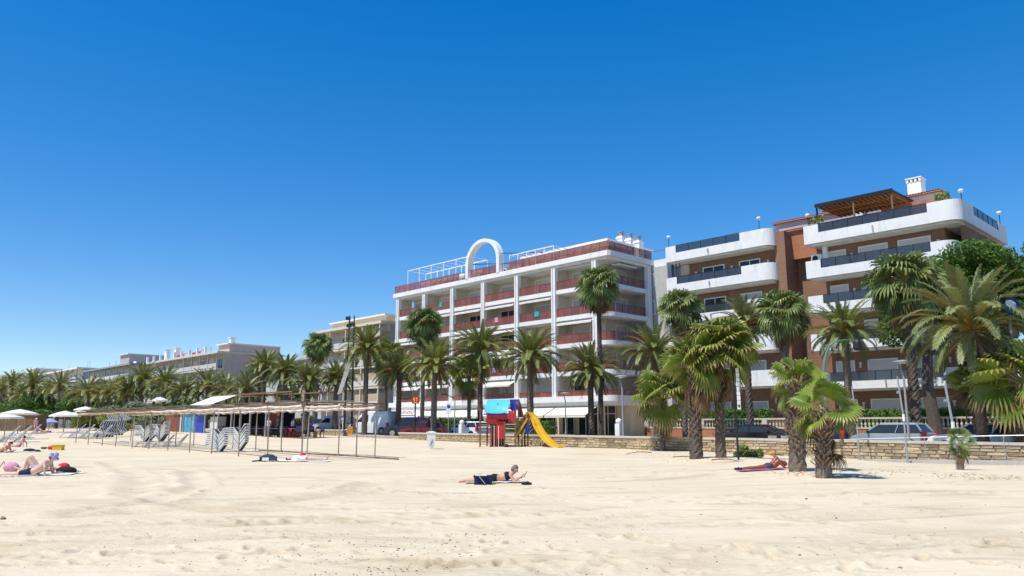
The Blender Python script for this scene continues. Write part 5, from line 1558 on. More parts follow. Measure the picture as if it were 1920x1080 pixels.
def open_lounger(back=48, seed=0):
    T = thing('sun_lounger', 'x', 'sun lounger')
    for y in (-.31, .31):
        mb = MB(); mb.bar((-1.0, y, .36), (.35, y, .36), .05); part('side_rail', mb, 'lounger_white', T)
    for x0, x1 in ((-.75, -.45), (.0, .35)):
        for y in (-.33, .33):
            mb = MB(); mb.bar((x0, y, .0), (x1, y, .36), .05, .06); mb2 = MB(); part('leg', mb, 'lounger_white', T)
    bx, bz = .35 + .8 * math.cos(R(back)), .36 + .8 * math.sin(R(back))
    mb = MB(); mb.bar((.35, -.31, .36), (bx, -.31, bz), .05); mb.bar((.35, .31, .36), (bx, .31, bz), .05); mb.bar((bx, -.31, bz), (bx, .31, bz), .05); part('back_frame', mb, 'lounger_white', T)
    mb = MB(); mb.box(-.98, -.28, .365, .33, .28, .38); part('sling', mb, 'lounger_mesh', T)
    mb = MB(); mb.add([(.36, -.28, .38), (bx, -.28, bz), (bx, .28, bz), (.36, .28, .38)], [(0, 1, 2, 3)]); part('back_sling', mb, 'lounger_mesh', T)
    mb = MB(); mb.bar((.2, -.3, .0), (.62, -.3, .62), .035); mb.bar((.2, .3, .0), (.62, .3, .62), .035); part('prop', mb, 'lounger_white', T)
    return T
SL0 = stack_lounger(); OL0 = open_lounger(); used = set()
def put(proto, loc, rot, label, group, scale=1.0):
    o = proto if proto.name not in used else copy_tree(proto); used.add(proto.name)
    o.location = loc; o.rotation_euler = rot; o.scale = (scale,) * 3; tag(o, label, 'sun lounger', group); return o
ordn = ['lowest', 'second', 'third', 'fourth', 'fifth', 'sixth', 'seventh', 'eighth', 'ninth', 'tenth', 'eleventh']
def stack(px, py, n, rz, where, group, dz=.10, s=1.05, jit=.02):
    g = on_ground(px, py); rg = random.Random(px)
    for k in range(n):
        r = 'topmost' if k == n - 1 else (ordn[k] if k == 0 else ordn[k] + ' from the bottom')
        put(SL0, g + Vector((rg.uniform(-jit, jit), rg.uniform(-jit, jit), -.12 + k * dz)), (rg.uniform(-.01, .01), rg.uniform(-.012, .012) + (.0 if k < n - 1 else -.05), rz), f'white sun lounger, {r} in {where}', group, s)
stack(424, 847, 10, R(2), 'the tall stack under the pergola', 'tall stack of loungers')
stack(283, 828, 9, R(-2), 'the lower left stack of the pergola', 'lower stack of loungers', s=1.12)
# stacks stood on end
for px, py, n, where, tilt in ((212, 820, 7, 'the grey bundle standing on end', 60), (238, 816, 5, 'the darker bundle standing on end', 68)):
    g = on_ground(px, py)
    for k in range(n):
        r = ordn[k] if k else 'first'
        put(SL0, g + Vector((-.6 + k * .16, .1 * k, .75)), (.1, -R(tilt + k * 3), R(8)), f'white sun lounger, {r} from the left in {where}', 'loungers standing on end', 1.1)
for i, (px, py, rz) in enumerate(((133, 820, 30), (150, 821, 34), (166, 822, 28), (182, 823, 36), (268, 838, 5), (303, 838, 12), (330, 836, 8))):
    g = on_ground(px, py)
    put(OL0, g, (0, 0, R(rz)), ['sun lounger with raised back, leftmost of the row by the green bush', 'second sun lounger from the left in the row by the green bush', 'third sun lounger from the left in the row by the green bush', 'fourth sun lounger in the row, nearest the bundle on end',
        'open sun lounger before the lower stack, left one', 'open sun lounger before the lower stack, middle one', 'open sun lounger right of the lower stack near a pergola post'][i], 'open loungers beside the stacks', 1.15 if i < 4 else .8)
for i, (px, py, rz) in enumerate(((2, 829, 28), (24, 829, 24), (44, 824, 30))):
    put(OL0, on_ground(px, py), (0, 0, R(rz)), ['grey sun lounger cut by the left edge', 'grey sun lounger under a parasol near the left edge', 'sun lounger with a dark towel near the left edge'][i], 'loungers by the left parasols', 1.25)
mb = MB(); mb.add([(-.25, -.3, .0), (.35, -.3, .55), (.35, .3, .55), (-.25, .3, 0), (.38, -.3, .3), (.38, .3, .3)], [(0, 1, 2, 3), (1, 4, 5, 2)])
for px, py, lab in ((47, 822, 'dark towel over a lounger back near the left edge'), (308, 822, 'dark cloth draped on the left of the two loungers beside the lower stack'), (321, 822, 'dark cloth draped on the right of the two loungers beside the lower stack')):
    g = on_ground(px, py); tag(link('towel', mb.mesh('towel', 'cloth_slate'), None, loc=g + Vector((.1, -.5, .55)), rot=(0, 0, .4)), lab, 'towel')

# ================================================================== parasols
def parasol(px, pa, pr, rpx, Y, m, label, group='white beach parasols'):
    c = at_Y(px, pr, Y); zt = at_Y(px, pa, Y).z; z0 = G(c.x, Y); rad = rpx * Y / F
    T = thing('parasol', label, 'parasol', (c.x, Y, z0), 0, group)
    mb = MB(); mb.tube([(0, 0, -.2), (0, 0, zt - z0)], .04, 8); part('pole', mb, 'wood_pale', T)
    mb = MB(); n = 8; zc, zr = zt - z0, c.z - z0; vs = [(0, 0, zc)]
    for q, f in ((.5, .40), (1, 1)):
        for i in range(16):
            a = math.pi * i / 8; r = rad * q * (1 if i % 2 == 0 else .95); vs.append((r * math.cos(a), r * math.sin(a), zc + (zr - zc) * f))
    for i in range(16):
        a = math.pi * i / 8; r = rad * (1 if i % 2 == 0 else .95); vs.append((r * math.cos(a), r * math.sin(a), zr - .14))
    fs = [(0, 1 + i, 1 + (i + 1) % 16) for i in range(16)]
    for q in (1, 17): fs += [(q + i, q + 16 + i, q + 16 + (i + 1) % 16, q + (i + 1) % 16) for i in range(16)]
    mb.add(vs, fs); part('canopy', mb, m, T)
    for i in range(8):
        a = math.pi * i / 4; mb = MB(); mb.bar((0, 0, zc - .75), (rad * .55 * math.cos(a), rad * .55 * math.sin(a), zc + (zr - zc) * .45 - .03), .03); part('rib', mb, 'wood_pale', T)
    return T
parasol(12, 776, 782, 29, 66, 'canvas', 'nearest white parasol at the left edge beside the reed hut')
parasol(37, 767, 775, 31, 78, 'canvas', 'white parasol behind the nearest one at the left edge')
parasol(122, 770, 779, 27, 84, 'canvas', 'left one of the right hand pair of white parasols')
parasol(152, 768, 777, 22, 92, 'canvas', 'right one of the right hand pair of white parasols')
parasol(93, 784, 791, 15, 100, 'cloth_lilac', 'small lilac parasol between the two pairs of white ones', None)
parasol(160, 762, 768, 20, 120, 'canvas', 'grey parasol by the palms behind the right hand pair')
parasol(300, 744, 750, 14, 78, 'canvas', 'small pale parasol on the terrace left of the kiosk awning')

g = on_ground(20, 808); T = thing('beach_hut', 'brown reed walled beach hut under the parasols at the left edge', 'hut', (g.x, g.y, g.z), .15)
for i in range(5):
    mb = MB(); mb.box(-2.6 + i * 1.05, 0, 0, -1.58 + i * 1.05, .08, 1.75); part('reed_panel', mb, 'wood', T)
mb = MB(); mb.box(2.66, .0, 0, 2.74, 2.4, 1.75); mb.box(-2.6, 2.4, 0, 2.74, 2.5, 1.75); part('side_wall', mb, 'wood', T)
mb = MB(); mb.box(-2.7, -.1, 1.752, 2.85, 2.6, 1.85); part('roof', mb, 'wood', T)

# ================================================================== beach kiosk
def kiosk():
    n0 = 32.5
    pL, pR = on_n(303, 808, n0), on_n(560, 810, n0); sL, sR = s_of(pL), s_of(pR)
    z0 = G(pR.x, pR.y) + .04
    T = thing('beach_kiosk', 'dark open beach kiosk with brown walls, blue boards and a tilted white awning', 'kiosk', SN(sR, n0, z0), ROT)
    W_ = sL - sR
    fx = lambda px: -(s_of(on_n(px, 800, n0)) - sR)
    mb = MB(); mb.box(-W_, -.3, -.8, 1.0, 5, .02); part('floor', mb, 'wood', T)
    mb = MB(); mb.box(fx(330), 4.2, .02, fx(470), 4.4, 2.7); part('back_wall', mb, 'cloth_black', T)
    for a, b_, m_, n_ in ((305, 330, 'brown_wall', 'wall'), (331, 334, 'shutter_grey', 'wall'), (337, 357, 'sign_poster', 'poster'), (358, 375, 'sign_blue', 'board'), (388, 403, 'shutter', 'counter')):
        mb = MB(); h = 2.7 if n_ != 'counter' else 1.9
        mb.box(fx(a), .3, .05, fx(b_), .45 if n_ != 'counter' else 1.1, h); part(n_, mb, m_, T)
    mb = MB(); mb.box(fx(455), 2.5, .05, fx(475), 2.6, 2.7); part('wall', mb, 'brown_wall', T)
    mb = MB(); mb.box(fx(320), -.2, 2.85, fx(470), 4.6, 3.05); part('roof', mb, 'wood', T)
    for px in (345, 365, 385, 410, 435, 452, 470, 500, 530):
        mb = MB(); x = fx(px); mb.box(x - .07, -.15, .02, x + .07, -.02, 2.85); part('post', mb, 'grey_paint', T)
    # tilted awning on the roof terrace, dark roof frame beside it
    a, b_ = fx(362), fx(404); c, d = fx(373), fx(419)
    mb = MB(); zt, zb = on_n(395, 742, n0).z - z0, on_n(395, 759, n0).z - z0
    mb.add([(a, -.6, zb), (b_, -.6, zb), (d, 1.2, zt), (c, 1.2, zt), (a, -.6, zb - .1), (b_, -.6, zb - .1)], [(0, 1, 2, 3), (4, 5, 1, 0)]); part('awning', mb, 'canvas', T)
    mb = MB(); e = fx(520)
    mb.bar((c, 1.25, zt + .06), (e, 1.25, zt + .0), .12); mb.bar((c, 4, zt + .06), (e, 4, zt), .12)
    for x in np.linspace(d, e, 5): mb.bar((x, 1.25, 3.0), (x, 1.25, zt), .09); mb.bar((x, 4, 3.0), (x, 4, zt), .09)
    part('roof_frame', mb, 'wood', T)
    mb = MB(); mb.add([(d + .2, 1.3, zt - .05), (fx(470), 1.3, zt - .05), (fx(470), 3.9, zt - .05), (d + .2, 3.9, zt - .05)], [(0, 1, 2, 3)]); part('roof_mat', mb, 'cane', T)
    mb = MB()
    mb.box(fx(494), -.2, 2.9, fx(516), 3, 3.0); part('flat_canopy', mb, 'grey_paint', T)
    return T, fx, z0, n0, sR
KT, kfx, kz, kn, ksR = kiosk()
def chair(m):
    T = thing('terrace_chair', 'x', 'chair')
    mb = MB(); mb.box(-.24, -.24, .42, .24, .24, .47); part('seat', mb, m, T)
    mb = MB(); mb.box(-.24, .2, .472, .24, .25, .95); part('backrest', mb, m, T)
    for x in (-.2, .2):
        for y in (-.2, .2): mb = MB(); mb.box(x - .02, y - .02, 0, x + .02, y + .02, .419); part('leg', mb, 'black_metal', T)
    return T
def table(m):
    T = thing('terrace_table', 'x', 'table')
    mb = MB(); mb.box(-.4, -.4, .72, .4, .4, .76); part('table_top', mb, m, T)
    mb = MB(); mb.tube([(0, 0, 0), (0, 0, .72)], .04, 8); mb.tube([(0, 0, 0), (0, 0, .03)], .25, 10); part('table_leg', mb, 'black_metal', T)
    return T
cb, cw, tb = chair('cloth_navy'), chair('cloth_slate'), table('wood')
fr = {}
rg = random.Random(8); ci = 0
for j, px in enumerate(range(412, 560, 15)):
    for row in range(2):
        x = kfx(px + 6 * row); p = SN(ksR - x, kn + .3 + 1.7 * row, kz + .02)
        for proto, off, nm in ((tb, (0, 0), 'table'), (cb if j % 2 else cw, (-.65, 0), 'chair'), (cw if j % 2 else cb, (.65, .1), 'chair')):
            o = proto if proto.name not in used else copy_tree(proto); used.add(proto.name)
            o.location = p + Vector((off[0] * .72, -off[0] * .69 + off[1], 0)); o.rotation_euler = (0, 0, rg.uniform(0, 6.28))
            word = ['front', 'back'][row]
            place = ['beside the pale counter', 'second place from the pale counter', 'left of the kiosk brown post wall', 'at the brown post wall', 'right of the brown post wall', 'in the middle of the open terrace', 'just right of the terrace middle', 'under the flat grey canopy', 'right of the flat grey canopy', 'by the red crates'][min(j, 9)]
            sd = '' if nm == 'table' else (' left of its table' if off[0] < 0 else ' right of its table')
            tag(o, f'dark terrace {nm}{sd}, {word} row {place}', nm, 'terrace furniture of the kiosk')
# crates right of the kiosk
for i in range(3):
    for k in range(3 if i < 2 else 2):
        g = on_n(540 + i * 8, 809, 33); mb = MB()
        mb.box(-.28, -.2, 0, .28, .2, .04); 
        for y in (-.2, .17): mb.box(-.28, y, .04, .28, y + .03, .24)
        for x in (-.28, .25): mb.box(x, -.17, .04, x + .03, .17, .24)
        o = link('crate', mb.mesh('crate', 'cloth_red' if k % 2 == 0 else 'maroon'), None, loc=(g.x, g.y, G(g.x, g.y) + .25 * k + .01))
        tag(o, f'red crate, {["lowest", "second", "topmost"][k]} of the {["left", "middle", "right"][i]} pile right of the kiosk terrace', 'crate', 'red crates')

# ================================================================== vehicles
def car(L_, W_, H_, belt, cab, hood, tail, paint, loc, rz, label, van=False, wr=.32, group=None):
    """x forward. cab = (rear base, rear roof, front roof, front base) as fractions of the length from the rear"""
    T = thing('parked_car' if not van else 'parked_van', label, 'van' if van else 'car', loc, rz, group)
    hw = W_ / 2; x0, x1 = -L_ / 2, L_ / 2; c = [x0 + L_ * f for f in cab]; gc = .2
    prof = [(x0 + .03, gc + .12), (x0, gc + .35), (x0 + .04, tail * .95), (x0 + .16, tail), (c[0], belt), (c[3], belt), (x1 - .55, hood), (x1 - .15, hood - .12), (x1, hood - .32), (x1 - .02, gc + .1), (x1 - .2, gc), (x0 + .2, gc)]
    n = len(prof); mb = MB(); vs = []
    for f, y in ((.86, -hw), (1, -hw + .07), (1, hw - .07), (.86, hw)):
        for x, z in prof:
            zz = gc + (z - gc) * (.965 if f < 1 else 1); vs.append((x * (.975 if f < 1 else 1), y, zz))
    fs = [tuple(reversed(range(n))), tuple(range(3 * n, 4 * n))]
    for q in range(3):
        for i in range(n): fs.append((q * n + i, q * n + (i + 1) % n, (q + 1) * n + (i + 1) % n, (q + 1) * n + i))
    mb.add([(x, y, z) for x, y, z in vs], fs); part('body', mb, paint, T)
    rw = hw - (.20 if not van else .10); bw = hw - .05; zr = H_
    A = [(c[0], bw, belt), (c[3], bw, belt), (c[2], rw, zr - .10), (c[1], rw, zr - .10)]
    mb = MB(); v = [(x, -y, z) for x, y, z in A] + A
    mb.add(v, [(0, 1, 2, 3), (7, 6, 5, 4), (1, 5, 6, 2), (4, 0, 3, 7), (3, 2, 6, 7)])
    if not van: part('windows', mb, 'dark_glass', T)
    else:
        part('cargo_body', mb, paint, T)
        mb = MB()
        for sy in (-1, 1):
            a_, b2 = (bw + .006) * sy, (rw + .02) * sy
            q = lambda fx_, fz: (fx_, a_ + (b2 - a_) * fz, belt + (zr - .05 - belt) * fz)
            xw = c[3] + (c[2] - c[3]) * .12
            mb.add([q(xw - .12, .06), q(c[2] - .15, .72), q(c[2] - .75, .72), q(c[2] - .75, .06)], [(0, 1, 2, 3) if sy > 0 else (3, 2, 1, 0)])
        mb.add([(c[3] + .004, -bw + .1, belt + .05), (c[3] + .004, bw - .1, belt + .05), (c[2] + (c[3] - c[2]) * .25 + .01, rw - .08, belt + (zr - belt) * .72), (c[2] + (c[3] - c[2]) * .25 + .01, -rw + .08, belt + (zr - belt) * .72)], [(0, 1, 2, 3)])
        part('windows', mb, 'dark_glass', T)
        if label.startswith('big'):
            mb = MB(); mb.box(c[1] + .1, -bw - .0, belt + .05, c[1] + 1.0, -bw + .02, zr - .35); part('rear_side_window', mb, 'lens_clear', T)
    mb = MB(); mb.add([(c[1] - .04, -rw - .01, zr - .10), (c[2] + .06, -rw - .01, zr - .10), (c[2] + .06, rw + .01, zr - .10), (c[1] - .04, rw + .01, zr - .10), (c[1] + .12, -rw + .12, zr), (c[2] - .15, -rw + .12, zr), (c[2] - .15, rw - .12, zr), (c[1] + .12, rw - .12, zr)],
           [(4, 5, 6, 7), (0, 1, 5, 4), (1, 2, 6, 5), (2, 3, 7, 6), (3, 0, 4, 7), (3, 2, 1, 0)]); part('roof', mb, paint, T)
    if not van:
        for sy in (-1, 1):
            for xa, xb, w_ in ((c[0], c[1], .09), (c[3], c[2], .06), (c[0] + (c[3] - c[0]) * .47, c[1] + (c[2] - c[1]) * .45, .07)):
                mb = MB(); mb.bar((xa, sy * (bw + .003), belt), (xb, sy * (rw + .006), zr - .04), .03, w_); part('pillar', mb, paint, T)
            mb = MB(); mb.box(c[0] - .02, sy * (bw + .012) - .012, belt - .02, c[3] + .02, sy * (bw + .012) + .012, belt + .015); part('trim', mb, 'black_metal', T)
    for sy in (-1, 1):
        mb = MB(); mb.sphere((c[3] - .18, sy * (hw + .08), belt + .07), .10, 8, 5, sc=(.6, 1, .8)); part('mirror', mb, 'black_metal' if paint in ('car_white', 'car_silver') else paint, T)
        mb = MB(); mb.sphere((x1 - .22, sy * (hw - .25), hood - .28), .17, 8, 5, sc=(1, .8, .55)); part('headlight', mb, 'lens_clear', T)
        mb = MB(); zt_ = tail - .12 if van else belt - .02
        mb.box(x0 - .01, sy * (hw - .06) - .08, zt_ - .32, x0 + .22, sy * (hw - .06) + .075, zt_ + .10); part('taillight', mb, 'lens_red', T)
        for xw in (x0 + .78, x1 - .82):
            mb = MB(); y = sy * (hw - .10); mb.tube([(xw, y - .11, wr), (xw, y + .115, wr)], wr, 18); w = part('wheel', mb, 'tyre', T)
            mb = MB(); ys = y + .118 * sy; mb.tube([(xw, min(ys, ys + .01 * sy), wr), (xw, max(ys, ys + .01 * sy), wr)], wr * .66, 14); part('rim', mb, 'rim', w)
            mb = MB(); mb.tube([(xw, y - .115, wr + .02), (xw, y + .106, wr + .02)], wr * 1.18, 18); part('wheel_arch', mb, 'black_metal', T)
    return T
LEFT = R(134)      # nose pointing along +s (to the left, away)
RIGHT = R(-46)
def place_car(px, n, **k):
    p = on_n(px, 800, n); s_ = s_of(p); return (p.x, p.y, street_z(s_))
HB = dict(cab=(.04, .13, .60, .78), belt=1.02, hood=.97, tail=1.04)
car(3.9, 1.75, 1.55, paint='car_silver', loc=place_car(1672, 43.4), rz=LEFT, label='silver blue hatchback with a bright red tail light behind the stone wall', **HB)
car(4.55, 1.8, 1.54, cab=(.03, .10, .58, .76), belt=1.03, hood=.98, tail=1.05, paint='car_white', loc=place_car(1842, 42.2), rz=LEFT, label='white estate car near the right edge behind the stone wall')
car(4.6, 1.8, 1.42, cab=(.16, .32, .56, .76), belt=.95, hood=.9, tail=1.02, paint='car_black', loc=place_car(1425, 43.5), rz=RIGHT, label='black saloon parked before the balustrade near the fan palms')
car(4.2, 1.75, 1.5, paint='car_navy', loc=place_car(1525, 44), rz=LEFT, label='dark blue hatchback mostly hidden behind the ragged fan palms', **HB)
car(4.0, 1.75, 1.5, paint='car_white', loc=place_car(880, 44.5), rz=LEFT, label='small white hatchback left of the play tower', **HB)
car(4.4, 1.85, 1.75, cab=(.04, .12, .58, .74), belt=1.05, hood=1.02, tail=1.08, paint='car_navy', loc=place_car(767, 42.6), rz=R(180), label='dark blue four wheel drive beside the red car', wr=.36)
car(4.2, 1.75, 1.45, cab=(.06, .20, .60, .78), belt=.92, hood=.86, tail=.95, paint='car_red', loc=place_car(797, 42.0), rz=R(175), label='dark red car parked by the gap in the stone wall')
car(4.9, 1.95, 2.25, cab=(.01, .03, .66, .86), belt=1.15, hood=1.15, tail=1.15, paint='car_white', loc=place_car(702, 43.0), rz=R(150), label='big white delivery van with a pale rear window behind the thin palm', van=True, wr=.34)
car(4.2, 1.75, 1.75, cab=(.01, .03, .60, .80), belt=1.0, hood=1.0, tail=1.0, paint='car_white', loc=place_car(624, 43.5), rz=R(150), label='small white van left of the twin dark poles', van=True, wr=.3)
car(4.0, 1.7, 1.4, paint='car_blue', loc=place_car(585, 44), rz=LEFT, label='bright blue car left of the small white van', **HB)
car(4.0, 1.7, 1.42, paint='car_red', loc=place_car(562, 45), rz=LEFT, label='dark red car farthest left of the parked row', **HB)

# ================================================================== lamps, signs and poles
def lamp(px, pyt, n, label, head='disc', m='grey_paint', both=False):
    p = on_n(px, pyt, n); z0 = street_z(s_of(p)) + (.1 if n < 41 or n > 52 else 0) if n > 38.5 else G(p.x, p.y) - .2
    T = thing('street_lamp', label, 'street lamp', (p.x, p.y, z0), 0)
    h = p.z - z0; mb = MB(); mb.tube([(0, 0, 0), (0, 0, h * .3), (0, 0, h * .84), (-.10, 0, h * .93), (-.12, 0, h)], [.085, .06, .05, .04, .04], 8); part('pole', mb, m, T)
    mb = MB(); mb.tube([(0, 0, 0), (0, 0, .5)], .11, 8); part('pole_base', mb, m, T)
    mb = MB(); mb.tube([(-.0, 0, h + .02), (0, 0, h + .06), (0, 0, h + .10), (0, 0, h + .16)], [.16, .44, .42, .12], 14); hd = part('lamp_head', mb, m, T)
    mb = MB(); mb.tube([(0, 0, h - .03), (0, 0, h + .03)], [.14, .22], 12); part('lamp_glass', mb, 'lens_clear', hd)
    return T
lamp(1166, 708, 40, 'street lamp with a flat disc head by the tall fan palm at the block corner')
lamp(1060, 739, 52.8, 'smaller street lamp with a flat disc head in front of the street awnings')
lamp(1692, 681, 40.5, 'street lamp with a flat disc head beside the slanting palm trunk')
# dark ring lamp at the right edge
p = on_n(1893, 575, 40); T = thing('street_lamp', 'street lamp with a tilted dark oval head and pale lens near the right edge', 'street lamp', (p.x, p.y, .2), 0)
h = p.z - .2; mb = MB(); mb.tube([(.0, .1, 0), (.0, .1, h - .3), (.05, 0, h - .05)], [.08, .05, .04], 8); part('pole', mb, 'grey_paint', T)
mb = MB(); mb.tube([(0, -.20, 0), (0, -.10, 0), (0, .03, 0), (0, .12, 0)], [.30, .50, .46, .2], 18); mb.xf(Matrix.Translation((0, 0, h)) @ Matrix.Rotation(R(-28), 4, 'X')); hd = part('lamp_head', mb, 'car_black', T)
mb = MB(); mb.tube([(0, -.225, 0), (0, -.205, 0)], [.22, .24], 14); mb.xf(Matrix.Translation((-.05, 0, h)) @ Matrix.Rotation(R(-28), 4, 'X')); part('lamp_glass', mb, 'lens_clear', hd)
# teal curved lamp
p = on_n(1545, 722, 37); z0 = G(p.x, p.y) - .2; T = thing('street_lamp', 'teal lamp post with a boxy collar and a curved arm to a black lantern', 'street lamp', (p.x, p.y, z0), 0)
q = lambda px, py: (at_Y(px, py, p.y) - Vector((p.x, p.y, z0)))
mb = MB(); mb.tube([(0, 0, 0), (0, 0, q(1545, 722).z)], .06, 8); part('pole', mb, 'teal_paint', T)
mb = MB(); a, b_ = q(1534, 722), q(1554, 700); mb.box(a.x, -.14, a.z, b_.x, .14, b_.z); part('collar_box', mb, 'teal_paint', T)
mb = MB(); mb.tube([q(1545, 702), q(1545, 684), q(1549, 664), q(1556, 648), q(1566, 640), q(1585, 637), q(1607, 640)], [.085, .075, .065, .055, .035, .025, .025], 8); part('arm', mb, 'teal_paint', T)
mb = MB(); a = q(1607, 636); mb.tube([a, a - Vector((0, 0, .15)), a - Vector((0, 0, .45)), a - Vector((0, 0, .55))], [.08, .2, .24, .1], 10); part('lantern', mb, 'black_metal', T)
# globe bollards
for px, py, n, lab in ((1160, 790, 40, 'white pillar lamp with a globe top before the side entrance'), (866, 792, 40.2, 'white globe lamp behind the wall left of the small white car')):
    p = on_n(px, py, n); z0 = street_z(s_of(p)) + .1; T = thing('bollard_lamp', lab, 'lamp', (p.x, p.y, z0), ROT)
    h = p.z - z0; mb = MB(); mb.box(-.18, -.18, 0, .18, .18, h - .15); part('pillar', mb, 'white', T)
    mb = MB(); mb.sphere((0, 0, h), .2, 12, 8); part('globe', mb, 'white_clean', T, smooth=True)
# bare steel poles at the right
for i, (px, pt, pb, lean, lab) in enumerate(((1612, 724, 862, -.3, 'leftmost of the three bare steel poles by the ramp'), (1702, 706, 868, -.35, 'tallest bare steel pole, middle one of three by the ramp'), (1795, 722, 880, -.35, 'rightmost of the three bare steel poles, with the palm sapling at its foot'))):
    g = on_ground(px, pb); h = at_Y(px, pt, g.y).z - g.z; T = thing('steel_pole', lab, 'pole', g, 0, 'bare steel poles')
    mb = MB(); mb.tube([(0, 0, -.3), (0, 0, h * .52), (lean * .35, 0, h)], [.042, .038, .034], 10); part('pole_tube', mb, 'steel', T)
    mb = MB(); mb.tube([(0, 0, h * .48), (0, 0, h * .56)], [.055, .055], 10); part('collar', mb, 'lounger_white', T)
    mb = MB(); mb.box(lean * .2 - .14, -.03, h * .80, lean * .2 + .0, .03, h * .83); part('hook', mb, 'steel', T)
for px, pb, lab in ((1395, 858, 'left wooden post before the wall by the weed clump'), (1420, 860, 'right wooden post before the wall by the weed clump')):
    pass
for i, px in enumerate((1450, 1474)):
    g = on_ground(px, 852); mb = MB(); mb.tube([(0, 0, -.2), (0, 0, .82)], .09, 10); mb.box(-.17, -.17, .82, .17, .17, .98)
    tag(link('wall_post', mb.mesh('wall_post', 'coping'), None, loc=g), ['left of the two squat pale posts in front of the wall', 'right of the two squat pale posts in front of the wall'][i], 'post', 'squat pale posts')
# black sign pole with a string of white squares
g = on_ground(1385, 862); T = thing('sign_pole', 'tall thin dark pole with a vertical row of small white squares', 'pole', g, 0)
h = at_Y(1382, 600, g.y).z - g.z; mb = MB(); mb.tube([(0, 0, -.2), (-.05, 0, h * .5), (-.05, 0, h)], [.045, .04, .03], 8); part('pole_tube', mb, 'black_metal', T)
z1, z2 = at_Y(1385, 690, g.y).z - g.z, at_Y(1385, 768, g.y).z - g.z
mb = MB(); mb.box(.03, -.02, z2, .21, .02, z1); pl = part('sign_strip', mb, 'black_metal', T)
for i in range(9):
    z = z2 + (z1 - z2) * (i + .5) / 9; mb = MB(); mb.box(.05, -.035, z - .085, .19, -.022, z + .085)
    part('white_square', mb, 'white_clean', pl)
mb = MB(); mb.box(.10, -.045, z2 + .08, .14, -.037, z2 + .20); mb.box(.07, -.045, z2 + .13, .17, -.038, z2 + .16); part('mark', mb, 'black_metal', pl)
# twin dark poles
p = on_n(660, 592, 39.5); z0 = street_z(s_of(p)); T = thing('floodlight_mast', 'twin dark poles with floodlights on top, rising behind the vans', 'mast', (p.x, p.y, z0), 0)
h = p.z - z0
for x in (-.22, .22):
    mb = MB(); mb.tube([(x * 1.6, 0, 0), (x, 0, h)], [.11, .06], 8); part('pole_tube', mb, 'black_metal', T)
for i in range(9): 
    mb = MB(); z = h * (.55 + .05 * i); mb.bar((-.24, 0, z), (.24, 0, z + (.25 if i % 2 else -.1)), .05); part('brace', mb, 'black_metal', T)
for x, z in ((-.3, h - .3), (.15, h - .9), (-.2, h - 1.0)):
    mb = MB(); mb.box(x - .22, -.35, z - .15, x + .2, -.05, z + .18); part('floodlight', mb, 'car_black', T)
mb = MB(); vs = []
for j in range(7):
    f = j / 6; vs += [(-.2 - .9 * f, -.1, h * .62 - 3.2 * f), (.25 - .95 * f, -.1 + .05 * math.sin(j), h * .62 - 3.2 * f + .1)]
mb.add(vs, [(2 * j, 2 * j + 1, 2 * j + 3, 2 * j + 2) for j in range(6)]); part('hanging_cloth', mb, 'grey_wall', T)
# orange display sign
p = on_n(779, 750, 40); z0 = street_z(s_of(p)) + .1; T = thing('display_sign', 'black parking display with glowing orange figures on a post', 'sign', (p.x, p.y, z0), face_cam(p))
zc = p.z - z0; k = p.y / F
mb = MB(); mb.box(-6.5 * k, -.12, zc - 6.5 * k, 6.5 * k, .12, zc + 6.5 * k); bx = part('display_box', mb, 'maroon', T)
mb = MB(); u = k
for a in ((-4, 3.2, -1, 3.9), (-4, .5, -3.3, 3.2), (-3.3, .5, -1, 1.1), (-1.6, -1.8, -1, .5), (-3.8, -2.5, -1.6, -1.8), (.3, 3.2, 3.6, 3.9), (2.9, .8, 3.6, 3.2), (1.8, -2.5, 2.5, .8)): mb.box(a[0] * u, -.135, zc + a[1] * u, a[2] * u, -.122, zc + a[3] * u)
part('orange_digits', mb, 'led_orange', bx)
mb = MB()
for i in range(6): mb.box((-3.4 + i * 1.2) * u, -.135, zc - 5.0 * u, (-2.6 + i * 1.2) * u, -.122, zc - 4.2 * u)
part('orange_text', mb, 'led_orange', bx)
mb = MB(); mb.tube([(0, 0, 0), (0, 0, zc - 6.5 * k)], .06, 8); part('post', mb, 'black_metal', T)
# no parking sign
p = on_n(841, 766, 39.8); z0 = street_z(s_of(p)) + .1; T = thing('traffic_sign', 'white board with a round blue sign on a thin post beside the date palm', 'sign', (p.x, p.y, z0), face_cam(p))
zc = p.z - z0; mb = MB(); mb.box(-.17, -.02, zc - .42, .17, .02, zc + .42); bo = part('board', mb, 'white_clean', T)
mb = MB(); mb.tube([(0, -.035, zc + .16), (0, -.022, zc + .16)], .14, 16); part('blue_disc', mb, 'sign_blue', bo)
mb = MB(); mb.bar((-.08, -.042, zc + .08), (.08, -.042, zc + .24), .03, .008); part('red_bar', mb, 'cloth_red', bo)
mb = MB(); mb.tube([(0, .03, 0), (0, .03, zc + .45)], .028, 6); part('post', mb, 'steel', T)
